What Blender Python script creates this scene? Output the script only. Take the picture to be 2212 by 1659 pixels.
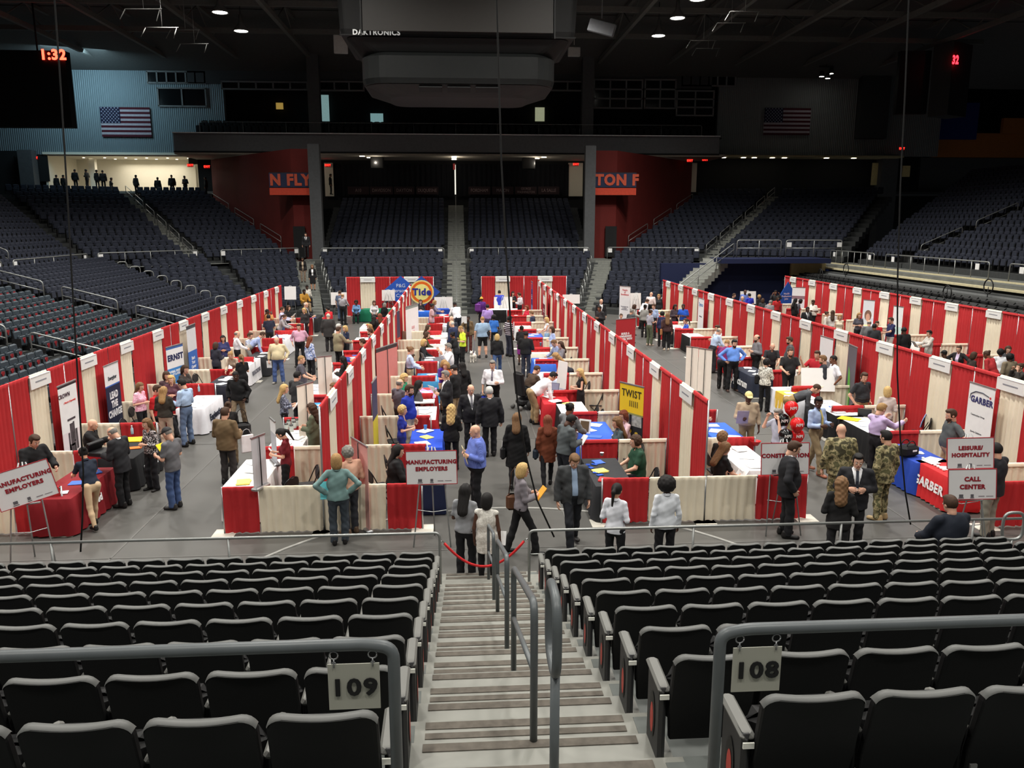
import bpy, bmesh, math, random
import numpy as np
from mathutils import Vector, Matrix, Euler
random.seed(7); RNG = np.random.default_rng(7)
PI = math.pi
SC = bpy.context.scene
COL = SC.collection
for _o in list(bpy.data.objects): bpy.data.objects.remove(_o)

# ------------------------------------------------------------------ camera
F_PX, CXP, CYP, EYE = 1750.0, 1106.0, 829.5, 5.85
PITCH = math.atan((CYP - 479) / F_PX); YAW = math.atan((CXP - 987) / F_PX * math.cos(PITCH))
cam_d = bpy.data.cameras.new('camera'); cam = bpy.data.objects.new('camera', cam_d); COL.objects.link(cam)
cam.location = (0, 0, EYE); cam.rotation_euler = (PI / 2 - PITCH, 0, -YAW)
cam_d.sensor_width = 36; cam_d.lens = F_PX / 2212 * 36; cam_d.clip_end = 400; cam_d.clip_start = 0.05
SC.camera = cam
_fw = np.array([math.sin(YAW) * math.cos(PITCH), math.cos(YAW) * math.cos(PITCH), -math.sin(PITCH)])
_rt = np.array([math.cos(YAW), -math.sin(YAW), 0.0]); _up = np.cross(_rt, _fw)
def _ray(px, py): return _fw * F_PX + _rt * (px - CXP) - _up * (py - CYP)
def at(px, py, z=0.0):            # point of the hall at height z seen at that spot of the photograph
    d = _ray(px, py); t = (z - EYE) / d[2]; return Vector((d[0] * t, d[1] * t, z))
def atY(px, py, Y):
    d = _ray(px, py); t = Y / d[1]; return Vector((d[0] * t, Y, EYE + d[2] * t))

# ------------------------------------------------------------------ world, exposure
w = bpy.data.worlds.new('world'); SC.world = w; w.use_nodes = True
w.node_tree.nodes['Background'].inputs[0].default_value = (0.9, 0.95, 1.0, 1)
w.node_tree.nodes['Background'].inputs[1].default_value = 0.05
vs = SC.view_settings; vs.view_transform = 'Standard'; vs.look = 'None'; vs.exposure = 0.0; vs.gamma = 1.0; vs.use_curve_mapping = False
SC.cycles.max_bounces = 5; SC.cycles.diffuse_bounces = 3; SC.cycles.glossy_bounces = 2
SC.cycles.sample_clamp_indirect = 3.0; SC.cycles.use_denoising = True

# hall lamps: high-bay lamps hung under the roof trusses, plus an added row behind the camera, all pointing straight down
LAMPS = [(x, y) for x in (-15.0, -5.0, 5.0, 15.0) for y in (9.0, 17.0, 25.0, 33.0, 41.0, 49.0)]
LAMPS = [(x, y) for x, y in LAMPS if not (abs(x) < 6 and 30 < y < 40)]
LAMPS += [(-15.0, -1.0), (-5.0, -1.0), (5.0, -1.0), (15.0, -1.0)]  # unseen row behind the camera, added to brighten upright surfaces facing it
LAMPS += [(-24.0, 36.0), (-24.0, 50.0), (24.0, 36.0), (24.0, 50.0)]
LAMPS += [(-15.0, 56.8), (-15.0, 62.0), (14.7, 51.7), (14.7, 56.3), (14.7, 61.5)]
LAMP_Z = 19.0
for i, (x, y) in enumerate(LAMPS):
    ld = bpy.data.lights.new('high_bay_light', 'SPOT'); lo = bpy.data.objects.new('high_bay_light', ld); COL.objects.link(lo)
    pw = 4600
    if y > 55: pw = 600
    if abs(x) > 20: pw = 1300
    if y < 10: pw = 1500
    if y < 0: pw = 3600
    ld.energy = pw; ld.spot_size = math.radians(138); ld.spot_blend = 0.75; ld.shadow_soft_size = 0.45
    ld.color = (1.0, 0.965, 0.90); lo.location = (x, y, LAMP_Z - 0.3)
# cool light washing the ribbed wall on the left (a video board stands in front of it)
ld = bpy.data.lights.new('wall_wash_light', 'AREA'); lo = bpy.data.objects.new('wall_wash_light', ld); COL.objects.link(lo)
ld.energy = 520; ld.size = 5; ld.color = (0.55, 0.85, 1.0); lo.location = (-31, 71.5, 18.4); lo.rotation_euler = (math.radians(50), 0, math.radians(10))
ld = bpy.data.lights.new('wall_flood_light', 'SPOT'); lo = bpy.data.objects.new('wall_flood_light', ld); COL.objects.link(lo)
ld.energy = 700; ld.spot_size = 1.9; ld.spot_blend = .9; ld.color = (1, 0.97, 0.9); lo.location = (45, 70, 20.5); lo.rotation_euler = (math.radians(25), 0, math.radians(-5))
# rooms lit from inside
for (x, y, z, e, s) in [(-29, 79.5, 11.3, 330, 6), (-13.2, 79, 10.9, 40, 1), (13.0, 79, 10.9, 40, 1), (22.2, 78.6, 10.9, 30, 1)]:
    ld = bpy.data.lights.new('room_light', 'AREA'); lo = bpy.data.objects.new('room_light', ld); COL.objects.link(lo)
    ld.energy = e; ld.size = s; ld.color = (1, 0.93, 0.80); lo.location = (x, y, z)
# downlights in the soffit under the far balcony
for x in (-14, -7, 0, 7, 14):
    ld = bpy.data.lights.new('soffit_light', 'POINT'); lo = bpy.data.objects.new('soffit_light', ld); COL.objects.link(lo)
    ld.energy = 48; ld.shadow_soft_size = .1; ld.color = (1, 0.9, 0.75); lo.location = (x, 73.5, 10.9)

# ------------------------------------------------------------------ helpers
def lin(c):
    return tuple(((v / 255) / 12.92 if v / 255 <= .04045 else ((v / 255 + .055) / 1.055) ** 2.4) for v in c)
_M = {}
def mat(rgb, rough=.85, metal=0.0, emit=0.0, noise=.06, scale=6.0, kind='plain', rgb2=None, alpha=1.0, bump=0.0):
    key = (rgb, rough, metal, emit, noise, scale, kind, rgb2, alpha, bump)
    if key in _M: return _M[key]
    m = bpy.data.materials.new(kind); m.use_nodes = True; nt = m.node_tree; N = nt.nodes; L = nt.links
    b = N['Principled BSDF']; b.inputs['Roughness'].default_value = rough; b.inputs['Metallic'].default_value = metal
    b.inputs['Specular IOR Level'].default_value = .35
    c = lin(rgb); c2 = lin(rgb2) if rgb2 else tuple(v * (1 - 2.2 * noise) for v in c)
    tc = N.new('ShaderNodeTexCoord')
    def ramp(fac, stops, const=True):
        r = N.new('ShaderNodeValToRGB'); r.color_ramp.interpolation = 'CONSTANT' if const else 'LINEAR'
        els = r.color_ramp.elements
        while len(els) < len(stops): els.new(0.5)
        for e, (p, cc) in zip(els, stops): e.position = p; e.color = (*cc, 1)
        L.new(fac, r.inputs[0]); return r.outputs[0]
    if kind in ('floral', 'camo', 'speck'):
        n = N.new('ShaderNodeTexNoise'); n.inputs['Scale'].default_value = scale; n.inputs['Detail'].default_value = 2
        L.new(tc.outputs['Object'], n.inputs['Vector'])
        if kind == 'camo': out = ramp(n.outputs['Fac'], [(0, lin((70, 66, 48))), (.45, lin((128, 120, 86))), (.53, lin((168, 156, 118))), (.6, lin((98, 96, 66)))])
        else: out = ramp(n.outputs['Fac'], [(0, c), (.52, c2)])
        L.new(out, b.inputs['Base Color'])
    elif kind == 'plaid':
        sx = N.new('ShaderNodeSeparateXYZ'); L.new(tc.outputs['Object'], sx.inputs[0])
        prev = None
        for ax in ('X', 'Z'):
            mm = N.new('ShaderNodeMath'); mm.operation = 'MULTIPLY'; mm.inputs[1].default_value = scale; L.new(sx.outputs[ax], mm.inputs[0])
            fr = N.new('ShaderNodeMath'); fr.operation = 'FRACT'; L.new(mm.outputs[0], fr.inputs[0])
            gt = N.new('ShaderNodeMath'); gt.operation = 'GREATER_THAN'; gt.inputs[1].default_value = .62; L.new(fr.outputs[0], gt.inputs[0])
            if prev is None: prev = gt
            else:
                ad = N.new('ShaderNodeMath'); ad.operation = 'ADD'; L.new(prev.outputs[0], ad.inputs[0]); L.new(gt.outputs[0], ad.inputs[1])
                hv = N.new('ShaderNodeMath'); hv.operation = 'MULTIPLY'; hv.inputs[1].default_value = .5; L.new(ad.outputs[0], hv.inputs[0])
                L.new(ramp(hv.outputs[0], [(0, c), (1, c2)], False), b.inputs['Base Color'])
    elif kind == 'stripe':
        sx = N.new('ShaderNodeSeparateXYZ'); L.new(tc.outputs['Object'], sx.inputs[0])
        mm = N.new('ShaderNodeMath'); mm.operation = 'MULTIPLY'; mm.inputs[1].default_value = scale; L.new(sx.outputs['Z'], mm.inputs[0])
        fr = N.new('ShaderNodeMath'); fr.operation = 'FRACT'; L.new(mm.outputs[0], fr.inputs[0])
        L.new(ramp(fr.outputs[0], [(0, c), (.7, c2)]), b.inputs['Base Color'])
    elif kind == 'ribbed':      # ribbed metal cladding, ribs run up the wall
        sx = N.new('ShaderNodeSeparateXYZ'); L.new(tc.outputs['Object'], sx.inputs[0])
        mm = N.new('ShaderNodeMath'); mm.operation = 'MULTIPLY'; mm.inputs[1].default_value = scale; L.new(sx.outputs['X'], mm.inputs[0])
        sn = N.new('ShaderNodeMath'); sn.operation = 'SINE'; L.new(mm.outputs[0], sn.inputs[0])
        bp = N.new('ShaderNodeBump'); bp.inputs['Strength'].default_value = .6; bp.inputs['Distance'].default_value = .03; L.new(sn.outputs[0], bp.inputs['Height'])
        L.new(bp.outputs[0], b.inputs['Normal']); b.inputs['Base Color'].default_value = (*c, 1)
    else:
        n = N.new('ShaderNodeTexNoise'); n.inputs['Scale'].default_value = scale; n.inputs['Detail'].default_value = 3
        L.new(tc.outputs['Object'], n.inputs['Vector'])
        L.new(ramp(n.outputs['Fac'], [(.3, c2), (.65, c)], False), b.inputs['Base Color'])
        if bump:
            bp = N.new('ShaderNodeBump'); bp.inputs['Strength'].default_value = bump; bp.inputs['Distance'].default_value = .02
            L.new(n.outputs['Fac'], bp.inputs['Height']); L.new(bp.outputs[0], b.inputs['Normal'])
    if emit: b.inputs['Emission Color'].default_value = (*c, 1); b.inputs['Emission Strength'].default_value = emit
    if alpha < 1:
        b.inputs['Alpha'].default_value = alpha
    _M[key] = m; return m

class MB:
    """collects shapes into one mesh"""
    def __init__(s): s.v = []; s.f = []; s.mi = []; s.sm = []
    def add(s, vs, fs, mi=0, sm=False):
        o = len(s.v); s.v += [tuple(v) for v in vs]; s.f += [tuple(i + o for i in f) for f in fs]; s.mi += [mi] * len(fs); s.sm += [sm] * len(fs); return s
    def box(s, c, d, rz=0.0, mi=0, rx=0.0, ry=0.0, bev=0.0):
        hx, hy, hz = d[0] / 2, d[1] / 2, d[2] / 2
        if bev:
            e = min(bev, hx * .9, hy * .9, hz * .9); pts = []; 
            for z, q in ((-hz, e), (-hz + e, 0), (hz - e, 0), (hz, e)):
                for (sx, sy) in ((-1, -1), (1, -1), (1, 1), (-1, 1)):
                    a, b2 = hx - q, hy - q
                    if sx * sy > 0: pts += [(sx * a, sy * (b2 - e), z), (sx * (a - e), sy * b2, z)]
                    else: pts += [(sx * (a - e), sy * b2, z), (sx * a, sy * (b2 - e), z)]
            fs = [tuple(range(7, -1, -1)), tuple(range(24, 32))]
            for r in range(3):
                for i in range(8): fs.append((r * 8 + i, r * 8 + (i + 1) % 8, r * 8 + 8 + (i + 1) % 8, r * 8 + 8 + i))
        else:
            pts = [(x, y, z) for z in (-hz, hz) for (x, y) in ((-hx, -hy), (hx, -hy), (hx, hy), (-hx, hy))]
            fs = [(3, 2, 1, 0), (4, 5, 6, 7), (0, 1, 5, 4), (1, 2, 6, 5), (2, 3, 7, 6), (3, 0, 4, 7)]
        R = Euler((rx, ry, rz)).to_matrix(); c = Vector(c)
        return s.add([c + R @ Vector(p) for p in pts], fs, mi)
    def tube(s, pts, r, n=8, mi=0, closed=False, caps=True):
        P = [Vector(p) for p in pts]; m = len(P); rs = r if isinstance(r, (list, tuple)) else [r] * m
        vs = []; prevn = None
        for i in range(m):
            a = P[(i - 1) % m] if (closed or i > 0) else P[i]; b = P[(i + 1) % m] if (closed or i < m - 1) else P[i]
            t = (b - a).normalized() if (b - a).length > 1e-9 else Vector((0, 0, 1))
            if prevn is None:
                u = Vector((1, 0, 0)) if abs(t.x) < .9 else Vector((0, 1, 0)); nn = (u - t * u.dot(t)).normalized()
            else: nn = (prevn - t * prevn.dot(t)).normalized()
            prevn = nn; bb = t.cross(nn)
            for k in range(n):
                a2 = 2 * PI * k / n; vs.append(P[i] + (nn * math.cos(a2) + bb * math.sin(a2)) * rs[i])
        fs = []
        for i in range(m if closed else m - 1):
            j = (i + 1) % m
            for k in range(n): fs.append((i * n + k, i * n + (k + 1) % n, j * n + (k + 1) % n, j * n + k))
        if not closed and caps: fs += [tuple(range(n - 1, -1, -1)), tuple((m - 1) * n + k for k in range(n))]
        return s.add(vs, fs, mi, True)
    def lathe(s, prof, c=(0, 0, 0), n=16, mi=0):
        vs = []; 
        for (r, z) in prof:
            for k in range(n): vs.append((c[0] + r * math.cos(2 * PI * k / n), c[1] + r * math.sin(2 * PI * k / n), c[2] + z))
        fs = [(i * n + k, i * n + (k + 1) % n, (i + 1) * n + (k + 1) % n, (i + 1) * n + k) for i in range(len(prof) - 1) for k in range(n)]
        fs += [tuple(range(n - 1, -1, -1)), tuple((len(prof) - 1) * n + k for k in range(n))]
        return s.add(vs, fs, mi, True)
    def quad(s, a, b, c, d, mi=0): return s.add([a, b, c, d], [(0, 1, 2, 3)], mi)
    def prism(s, poly, y0, y1, mi=0):        # outline in x,z pushed along y
        n = len(poly); vs = [(x, y0, z) for x, z in poly] + [(x, y1, z) for x, z in poly]
        fs = [tuple(range(n)), tuple(range(2 * n - 1, n - 1, -1))] + [(i, i + n, (i + 1) % n + n, (i + 1) % n) for i in range(n)]
        return s.add(vs, fs, mi)
    def mesh(s, name, mats):
        me = bpy.data.meshes.new(name); me.from_pydata(s.v, [], s.f)
        for m in (mats if isinstance(mats, (list, tuple)) else [mats]): me.materials.append(m)
        if len(me.polygons) == len(s.mi):
            me.polygons.foreach_set('material_index', s.mi); me.polygons.foreach_set('use_smooth', s.sm)
        me.update(); return me
    def build(s, name, mats, parent=None, loc=(0, 0, 0), rz=0.0, rot=None):
        return link(name, s.mesh(name, mats), parent, loc, rz, rot)
def link(name, me, parent=None, loc=(0, 0, 0), rz=0.0, rot=None):
    o = bpy.data.objects.new(name, me); COL.objects.link(o); o.location = loc; o.rotation_euler = rot if rot else (0, 0, rz)
    if parent: o.parent = parent
    return o
ALL_LABELS = {}
def tag(o, label, cat, group=None):
    if len(label.split()) > 16: print('LONG', label)
    if label in ALL_LABELS: print('DUP', label)
    ALL_LABELS[label] = 1
    o['label'] = label; o['category'] = cat
    if group: o['group'] = group
    return o
def thing(name, label, cat, loc=(0, 0, 0), rz=0.0, group=None):
    return tag(link(name, None, None, loc, rz), label, cat, group)
def struct(name, mb, mats, loc=(0, 0, 0), rz=0.0):
    o = mb.build(name, mats, None, loc, rz); o['kind'] = 'structure'; return o
def copy_tree(o, parent=None):
    c = o.copy(); COL.objects.link(c)
    if parent: c.parent = parent
    for ch in list(o.children): copy_tree(ch, c)
    return c
def text(body, size, m, parent, loc, rot=(PI / 2, 0, 0), align='CENTER', bold=0.0, name='lettering', ext=.002, sx=1.0, shear=0.0):
    cu = bpy.data.curves.new(name, 'FONT'); cu.body = body; cu.size = size; cu.align_x = align; cu.align_y = 'CENTER'
    cu.extrude = ext; cu.space_character = 1.13 if bold else 1.0; cu.offset = bold; cu.resolution_u = 3; cu.shear = shear; cu.materials.append(m)
    to = bpy.data.objects.new(name, cu); me = bpy.data.meshes.new_from_object(to); bpy.data.objects.remove(to); me.name = name
    if bold:
        V = [v.co[:] for v in me.vertices]; Fc = [tuple(p.vertices) for p in me.polygons]; n = len(V); q = min(bold * .75, size * .011); sh = ((-q, 0), (q, 0), (0, q * .7), (0, -q * .7))
        me = bpy.data.meshes.new(name); me.from_pydata([(a + dx, b_ + dy, c_ + .0004 * kk) for kk, (dx, dy) in enumerate(sh) for a, b_, c_ in V], [], [tuple(i + n * k for i in f) for k in range(4) for f in Fc]); me.materials.append(m)
    o = bpy.data.objects.new(name, me); COL.objects.link(o); o.parent = parent; o.location = loc; o.rotation_euler = rot; o.scale = (sx, 1, 1)
    return o
def arc(c, r, a0, a1, n, ax='xz'):
    out = []
    for i in range(n + 1):
        a = a0 + (a1 - a0) * i / n; p = [c[0], c[1], c[2]]
        if ax == 'xz': p[0] += r * math.cos(a); p[2] += r * math.sin(a)
        elif ax == 'yz': p[1] += r * math.cos(a); p[2] += r * math.sin(a)
        else: p[0] += r * math.cos(a); p[1] += r * math.sin(a)
        out.append(tuple(p))
    return out
ORD = ['nearest', 'second', 'third', 'fourth', 'fifth', 'sixth', 'seventh', 'eighth', 'ninth', 'tenth', 'eleventh', 'twelfth', 'thirteenth', 'fourteenth', 'fifteenth', 'sixteenth', 'seventeenth', 'eighteenth', 'nineteenth', 'twentieth'] + ['twenty-' + q for q in ['first', 'second', 'third', 'fourth', 'fifth', 'sixth', 'seventh', 'eighth', 'ninth']] + ['thirtieth'] + ['thirty-' + q for q in ['first', 'second', 'third', 'fourth', 'fifth', 'sixth', 'seventh', 'eighth', 'ninth']] + ['fortieth']
ORD1 = ['first'] + ORD[1:]
# common materials
M_STEEL = mat((150, 152, 154), .38, .85); M_RAIL = mat((152, 154, 152), .42, .6); M_RAILD = mat((94, 99, 101), .38)
M_BLACK = mat((20, 20, 21), .6); M_BLK2 = mat((34, 34, 36), .5); M_WHITE = mat((240, 240, 238), .6, noise=.01)
M_RED = mat((190, 44, 48), .82, noise=.05, scale=3); M_CREAM = mat((242, 230, 206), .85, noise=.03, scale=3)
M_ALU = mat((176, 178, 180), .35, .8); M_PAPER = mat((245, 245, 244), .7, noise=.01); M_GREYTXT = mat((150, 152, 160), .8)
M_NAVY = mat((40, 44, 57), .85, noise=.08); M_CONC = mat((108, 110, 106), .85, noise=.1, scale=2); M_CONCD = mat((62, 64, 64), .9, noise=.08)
# ------------------------------------------------------------------ floor
mf = mat((84, 83, 80), .45, noise=.05, scale=.6)
b = MB(); b.quad((-30, 10.5, 0), (34, 10.5, 0), (34, 64, 0), (-30, 64, 0)); struct('floor', b, mf)
# seams and court lines of the floor cover
b = MB(); z = .004
for x in (-11.0, -6.2, 0.35, 2.1, 8.9, 15.2): b.box((x, 34, z), (.035, 46, .004), mi=0)
for y in (13.9, 21.5, 34.0, 47.0): b.box((2, y, z), (44, .03, .004), mi=0)
b.tube([(x, y, .003) for x, y, _ in arc((0.8, 10.8, 0), 5.2, .25, PI - .25, 30, 'xy')], .03, 4, mi=1)
struct('trim_floor_seams', b, [mat((96, 95, 92), .5), mat((150, 149, 144), .5)])

# ------------------------------------------------------------------ near stand (concrete risers and the aisle stairs)
NR = 10; T = .84; RISE = .2715; Y0 = 11.62; Z0 = .4
AX0, AX1 = -.30, 1.12
def tread(k): return Z0 + RISE * k
def seg_box(b, x0, x1, y0, y1, z0, z1, mi=0): b.box(((x0 + x1) / 2, (y0 + y1) / 2, (z0 + z1) / 2), (x1 - x0, y1 - y0, z1 - z0), mi=mi)
m_st = mat((134, 134, 127), .5, noise=.06, scale=4); m_grip = mat((98, 92, 84), .9, noise=.14, scale=14); m_sd = mat((104, 108, 105), .6, noise=.12, scale=3)
b = MB()
for k in range(NR):
    y1 = Y0 - T * k; y0 = y1 - T
    for (xa, xb) in ((-12, AX0 - .13), (AX1 + .13, 14)): seg_box(b, xa, xb, y0, y1, -.1, tread(k))
yb = Y0 - T * NR
for (xa, xb) in ((-12, AX0 - .13), (AX1 + .13, 14)): seg_box(b, xa, xb, -2, yb, -.1, tread(NR) - .02)
struct('floor_near_risers', b, m_sd)
b = MB()
steps = [(12.6, Z0 - .27), (12.18, Z0 - .135)]
for k in range(NR):
    y1 = Y0 - T * k; steps += [(y1, tread(k)), (y1 - T / 2, tread(k) + RISE / 2)]
steps += [(yb, tread(NR))]
for i, (y, z) in enumerate(steps):
    yn = steps[i + 1][0] if i + 1 < len(steps) else 2.2
    seg_box(b, AX0 - .13, AX1 + .13, yn, y, -.1, z, 0)
    b.box(((AX0 + AX1) / 2, y - .06, z + .003), (AX1 - AX0 - .1, .075, .006), mi=1)
    b.box(((AX0 + AX1) / 2, y - .17 , z + .003), (AX1 - AX0 - .1, .06, .006), mi=1) if i % 2 == 0 and i > 2 else None
    if i % 2 == 0:
        for sx, ex in ((AX0 - .13, AX0 - .02), (AX1 + .02, AX1 + .13)): seg_box(b, sx, ex, y - .40, y - .05, z, z + .004, 2)
seg_box(b, AX0 - .13, AX1 + .13, -2, 2.2, -.1, tread(NR) + .13, 0)
b.box(((AX0 + AX1) / 2, 2.7, tread(NR) + .003), (AX1 - AX0 - .1, .5, .006), mi=1)
struct('floor_aisle_stairs', b, [m_st, m_grip, m_sd])

# ------------------------------------------------------------------ far bowl: risers, walkways
def lerp(a, c, t): return tuple(a[i] + (c[i] - a[i]) * t for i in range(len(a)))
ROWS = []   # every far seat row: (section, k, p0, p1, tread z)
def section(name, a0, a1, b0, b1, n, z0, z1, mi=0):
    """rows between front line a0-a1 and back line b0-b1"""
    for k in range(n):
        t = k / (n - 1); ROWS.append((name, k, lerp(a0, b0, t), lerp(a1, b1, t), z0 + (z1 - z0) * t))
ZL0, ZL1 = .35, 2.85
section('center_left', (-8.0, 52.7), (-.95, 52.7), (-10.1, 61.1), (-.95, 61.1), 11, ZL0, ZL1)
section('center_right', (.8, 52.7), (7.8, 52.7), (.8, 61.1), (10.1, 61.1), 11, ZL0, ZL1)
section('left_corner_inner', (-12.0, 50.3), (-9.7, 52.0), (-16.4, 58.6), (-11.9, 61.9), 11, ZL0, ZL1)
section('left_corner_outer', (-14.0, 49.0), (-12.0, 50.3), (-22.0, 55.2), (-17.4, 58.0), 11, ZL0, ZL1)
section('right_corner_inner', (9.3, 52.4), (12.2, 50.4), (11.8, 61.9), (18.2, 60.2), 11, ZL0, ZL1)
section('left_side_far', (-12.4, 38.9), (-12.4, 46.6), (-22.2, 38.9), (-22.2, 53.6), 13, ZL0, ZL1)
section('left_side_logo', (-12.4, 29.5), (-12.4, 37.7), (-22.2, 29.5), (-22.2, 37.7), 13, ZL0, ZL1)
section('left_side_near', (-12.4, 18.5), (-12.4, 28.3), (-22.2, 18.5), (-22.2, 28.3), 13, ZL0, ZL1)
section('center_upper_left', (-10.0, 63.9), (-.95, 63.9), (-10.4, 75.0), (-.95, 75.0), 14, 3.1, 7.1)
section('center_upper_right', (.8, 63.9), (9.8, 63.9), (.8, 75.0), (10.4, 75.0), 14, 3.1, 7.1)
section('left_upper_inner', (-17.6, 58.6), (-12.8, 62.9), (-28.2, 75.0), (-22.4, 75.6), 16, 3.1, 8.0)
section('left_upper_outer', (-23.3, 53.6), (-18.6, 57.8), (-36.5, 70.0), (-29.4, 74.8), 16, 3.1, 8.0)
section('left_upper_side', (-23.6, 38.0), (-23.6, 52.6), (-37.2, 38.0), (-37.2, 68.0), 16, 3.1, 8.6)
section('right_upper_inner', (12.8, 63.4), (18.4, 61.0), (22.6, 75.6), (28.6, 75.0), 16, 3.1, 8.0)
section('right_upper_outer', (19.6, 60.4), (26.2, 55.6), (29.8, 74.6), (37.6, 71.0), 16, 3.1, 8.0)
section('right_side_a', (28.0, 49.8), (28.0, 54.6), (42.0, 49.8), (42.0, 66.0), 16, 3.3, 9.2)
section('right_side_b', (28.0, 38.6), (28.0, 48.6), (42.0, 38.6), (42.0, 48.6), 16, 3.3, 9.2)
section('right_side_c', (28.0, 28.0), (28.0, 37.4), (42.0, 28.0), (42.0, 37.4), 16, 3.3, 9.2)
# risers: one concrete body per bank of seating
def riser_bank(names, nm):
    b = MB()
    for nme in names:
        rs = [r for r in ROWS if r[0] == nme]
        for i, (_, k, p0, p1, z) in enumerate(rs):
            if i + 1 < len(rs): q0, q1 = rs[i + 1][2], rs[i + 1][3]
            else: q0, q1 = lerp(rs[i - 1][2], p0, 2.3), lerp(rs[i - 1][3], p1, 2.3)
            e = .55
            def sh(p, o): # widen the row ends a little so that aisles close up
                return p
            mid0, mid1 = lerp(p0, q0, -.42), lerp(p1, q1, -.42); end0, end1 = lerp(p0, q0, .60), lerp(p1, q1, .60)
            dx, dy = p1[0] - p0[0], p1[1] - p0[1]; ln = math.hypot(dx, dy); ux, uy = dx / ln * e, dy / ln * e
            P = [(mid0[0] - ux, mid0[1] - uy), (mid1[0] + ux, mid1[1] + uy), (end1[0] + ux, end1[1] + uy), (end0[0] - ux, end0[1] - uy)]
            vs = [(x, y, z - .5) for x, y in P] + [(x, y, z) for x, y in P]
            b.add(vs, [(3, 2, 1, 0), (4, 5, 6, 7), (0, 1, 5, 4), (1, 2, 6, 5), (2, 3, 7, 6), (3, 0, 4, 7)])
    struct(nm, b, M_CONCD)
SEC = []
for r in ROWS:
    if r[0] not in SEC: SEC.append(r[0])
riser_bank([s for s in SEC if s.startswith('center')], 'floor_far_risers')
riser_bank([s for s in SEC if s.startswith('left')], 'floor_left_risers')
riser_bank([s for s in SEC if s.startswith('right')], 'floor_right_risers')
# walkways behind the lower rows
b = MB()
b.box((0, 62.6, 2.9), (23, 2.2, .3)); 
b.add([(-23.4, 24, 3.0), (-22.4, 24, 3.0), (-22.4, 51.8, 3.0), (-11.8, 62.0, 3.0), (-12.2, 63.4, 3.0), (-23.8, 52.6, 3.0)], [(0, 1, 2, 3, 4, 5)])
b.add([(11.0, 61.6, 3.0), (18.6, 60.0, 3.0), (25.6, 55.2, 3.0), (27.2, 56, 3.0), (19, 61.6, 3.0), (11.5, 63.6, 3.0)], [(0, 1, 2, 3, 4, 5)])
b.box((26.6, 42, 2.85), (2.8, 34, .3)); struct('floor_walkway', b, M_CONC)
# pale stair flights running up through the banks
def flight(name, a, c, z0, z1, n, wdt, m):
    b = MB(); ax, ay = a; dx, dy = c[0] - ax, c[1] - ay; L = math.hypot(dx, dy); rz = math.atan2(dy, dx)
    for i in range(n):
        t = (i + .5) / n; z = z0 + (z1 - z0) * (i + 1) / n
        b.box((ax + dx * t, ay + dy * t, z - .3), (L / n * 1.02, wdt, .6), rz=rz)
        b.box((ax + dx * (t - .42 / n), ay + dy * (t - .42 / n), z + .005), (.05, wdt, .01), rz=rz, mi=1)
    struct(name, b, [m, mat((78, 78, 76), .8)])
m_fl = mat((126, 128, 122), .7, noise=.08)
flight('floor_far_stairs', (-.08, 51.9), (-.08, 61.6), 0, 3.0, 22, 1.35, m_fl)
flight('floor_far_upper_stairs', (-.08, 63.4), (-.08, 75.4), 3.0, 7.3, 26, 1.35, m_fl)
flight('floor_corner_stairs_left', (-9.2, 51.6), (-11.3, 61.4), 0, 3.0, 22, 1.5, m_fl)
flight('floor_corner_stairs_right', (8.7, 52.0), (11.1, 61.4), 0, 3.0, 22, 1.3, m_fl)
flight('floor_upper_stairs_left', (-18.2, 58.0), (-29.0, 75.0), 3.0, 8.1, 30, 1.0, m_fl)
flight('floor_upper_stairs_right', (19.0, 60.6), (29.4, 75.0), 3.0, 8.1, 30, 1.2, m_fl)
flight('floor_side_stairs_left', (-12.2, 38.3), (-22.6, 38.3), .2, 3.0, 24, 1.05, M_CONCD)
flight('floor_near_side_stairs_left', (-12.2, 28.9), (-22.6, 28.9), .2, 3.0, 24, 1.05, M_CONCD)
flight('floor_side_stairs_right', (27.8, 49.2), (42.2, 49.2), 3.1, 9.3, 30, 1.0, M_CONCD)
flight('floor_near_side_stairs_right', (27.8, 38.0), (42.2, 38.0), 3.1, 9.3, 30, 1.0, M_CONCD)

# ------------------------------------------------------------------ walls of the far end
m_rib = mat((122, 136, 142), .55, .25, kind='ribbed', scale=36.0)
m_ribr = mat((122, 126, 126), .55, .25, kind='ribbed', scale=36.0)
m_dark = mat((30, 31, 32), .85); m_mid = mat((58, 60, 62), .8); m_redw = mat((104, 30, 26), .8, noise=.06, scale=1)
b = MB(); b.box((-38, 77.3, 16.4), (35, .5, 9.4)); struct('wall_far_left', b, m_rib)
b = MB(); b.box((35, 77.3, 16.9), (21.5, .5, 9.9)); struct('wall_far_right', b, m_ribr)
b = MB(); b.box((0, 78.2, 9.3), (47, .4, 4.5), mi=0)
struct('wall_far_back', b, m_dark)
b = MB(); b.box((0, 80.5, 16.4), (50, .4, 10.5)); struct('wall_suite_back', b, m_dark)
b = MB(); b.box((0, 90, 10.5), (130, .5, 26)); b.box((-52, 50, 10.5), (.5, 80, 26)); b.box((60, 50, 10.5), (.5, 80, 26)); struct('wall_outer', b, m_dark)
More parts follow.
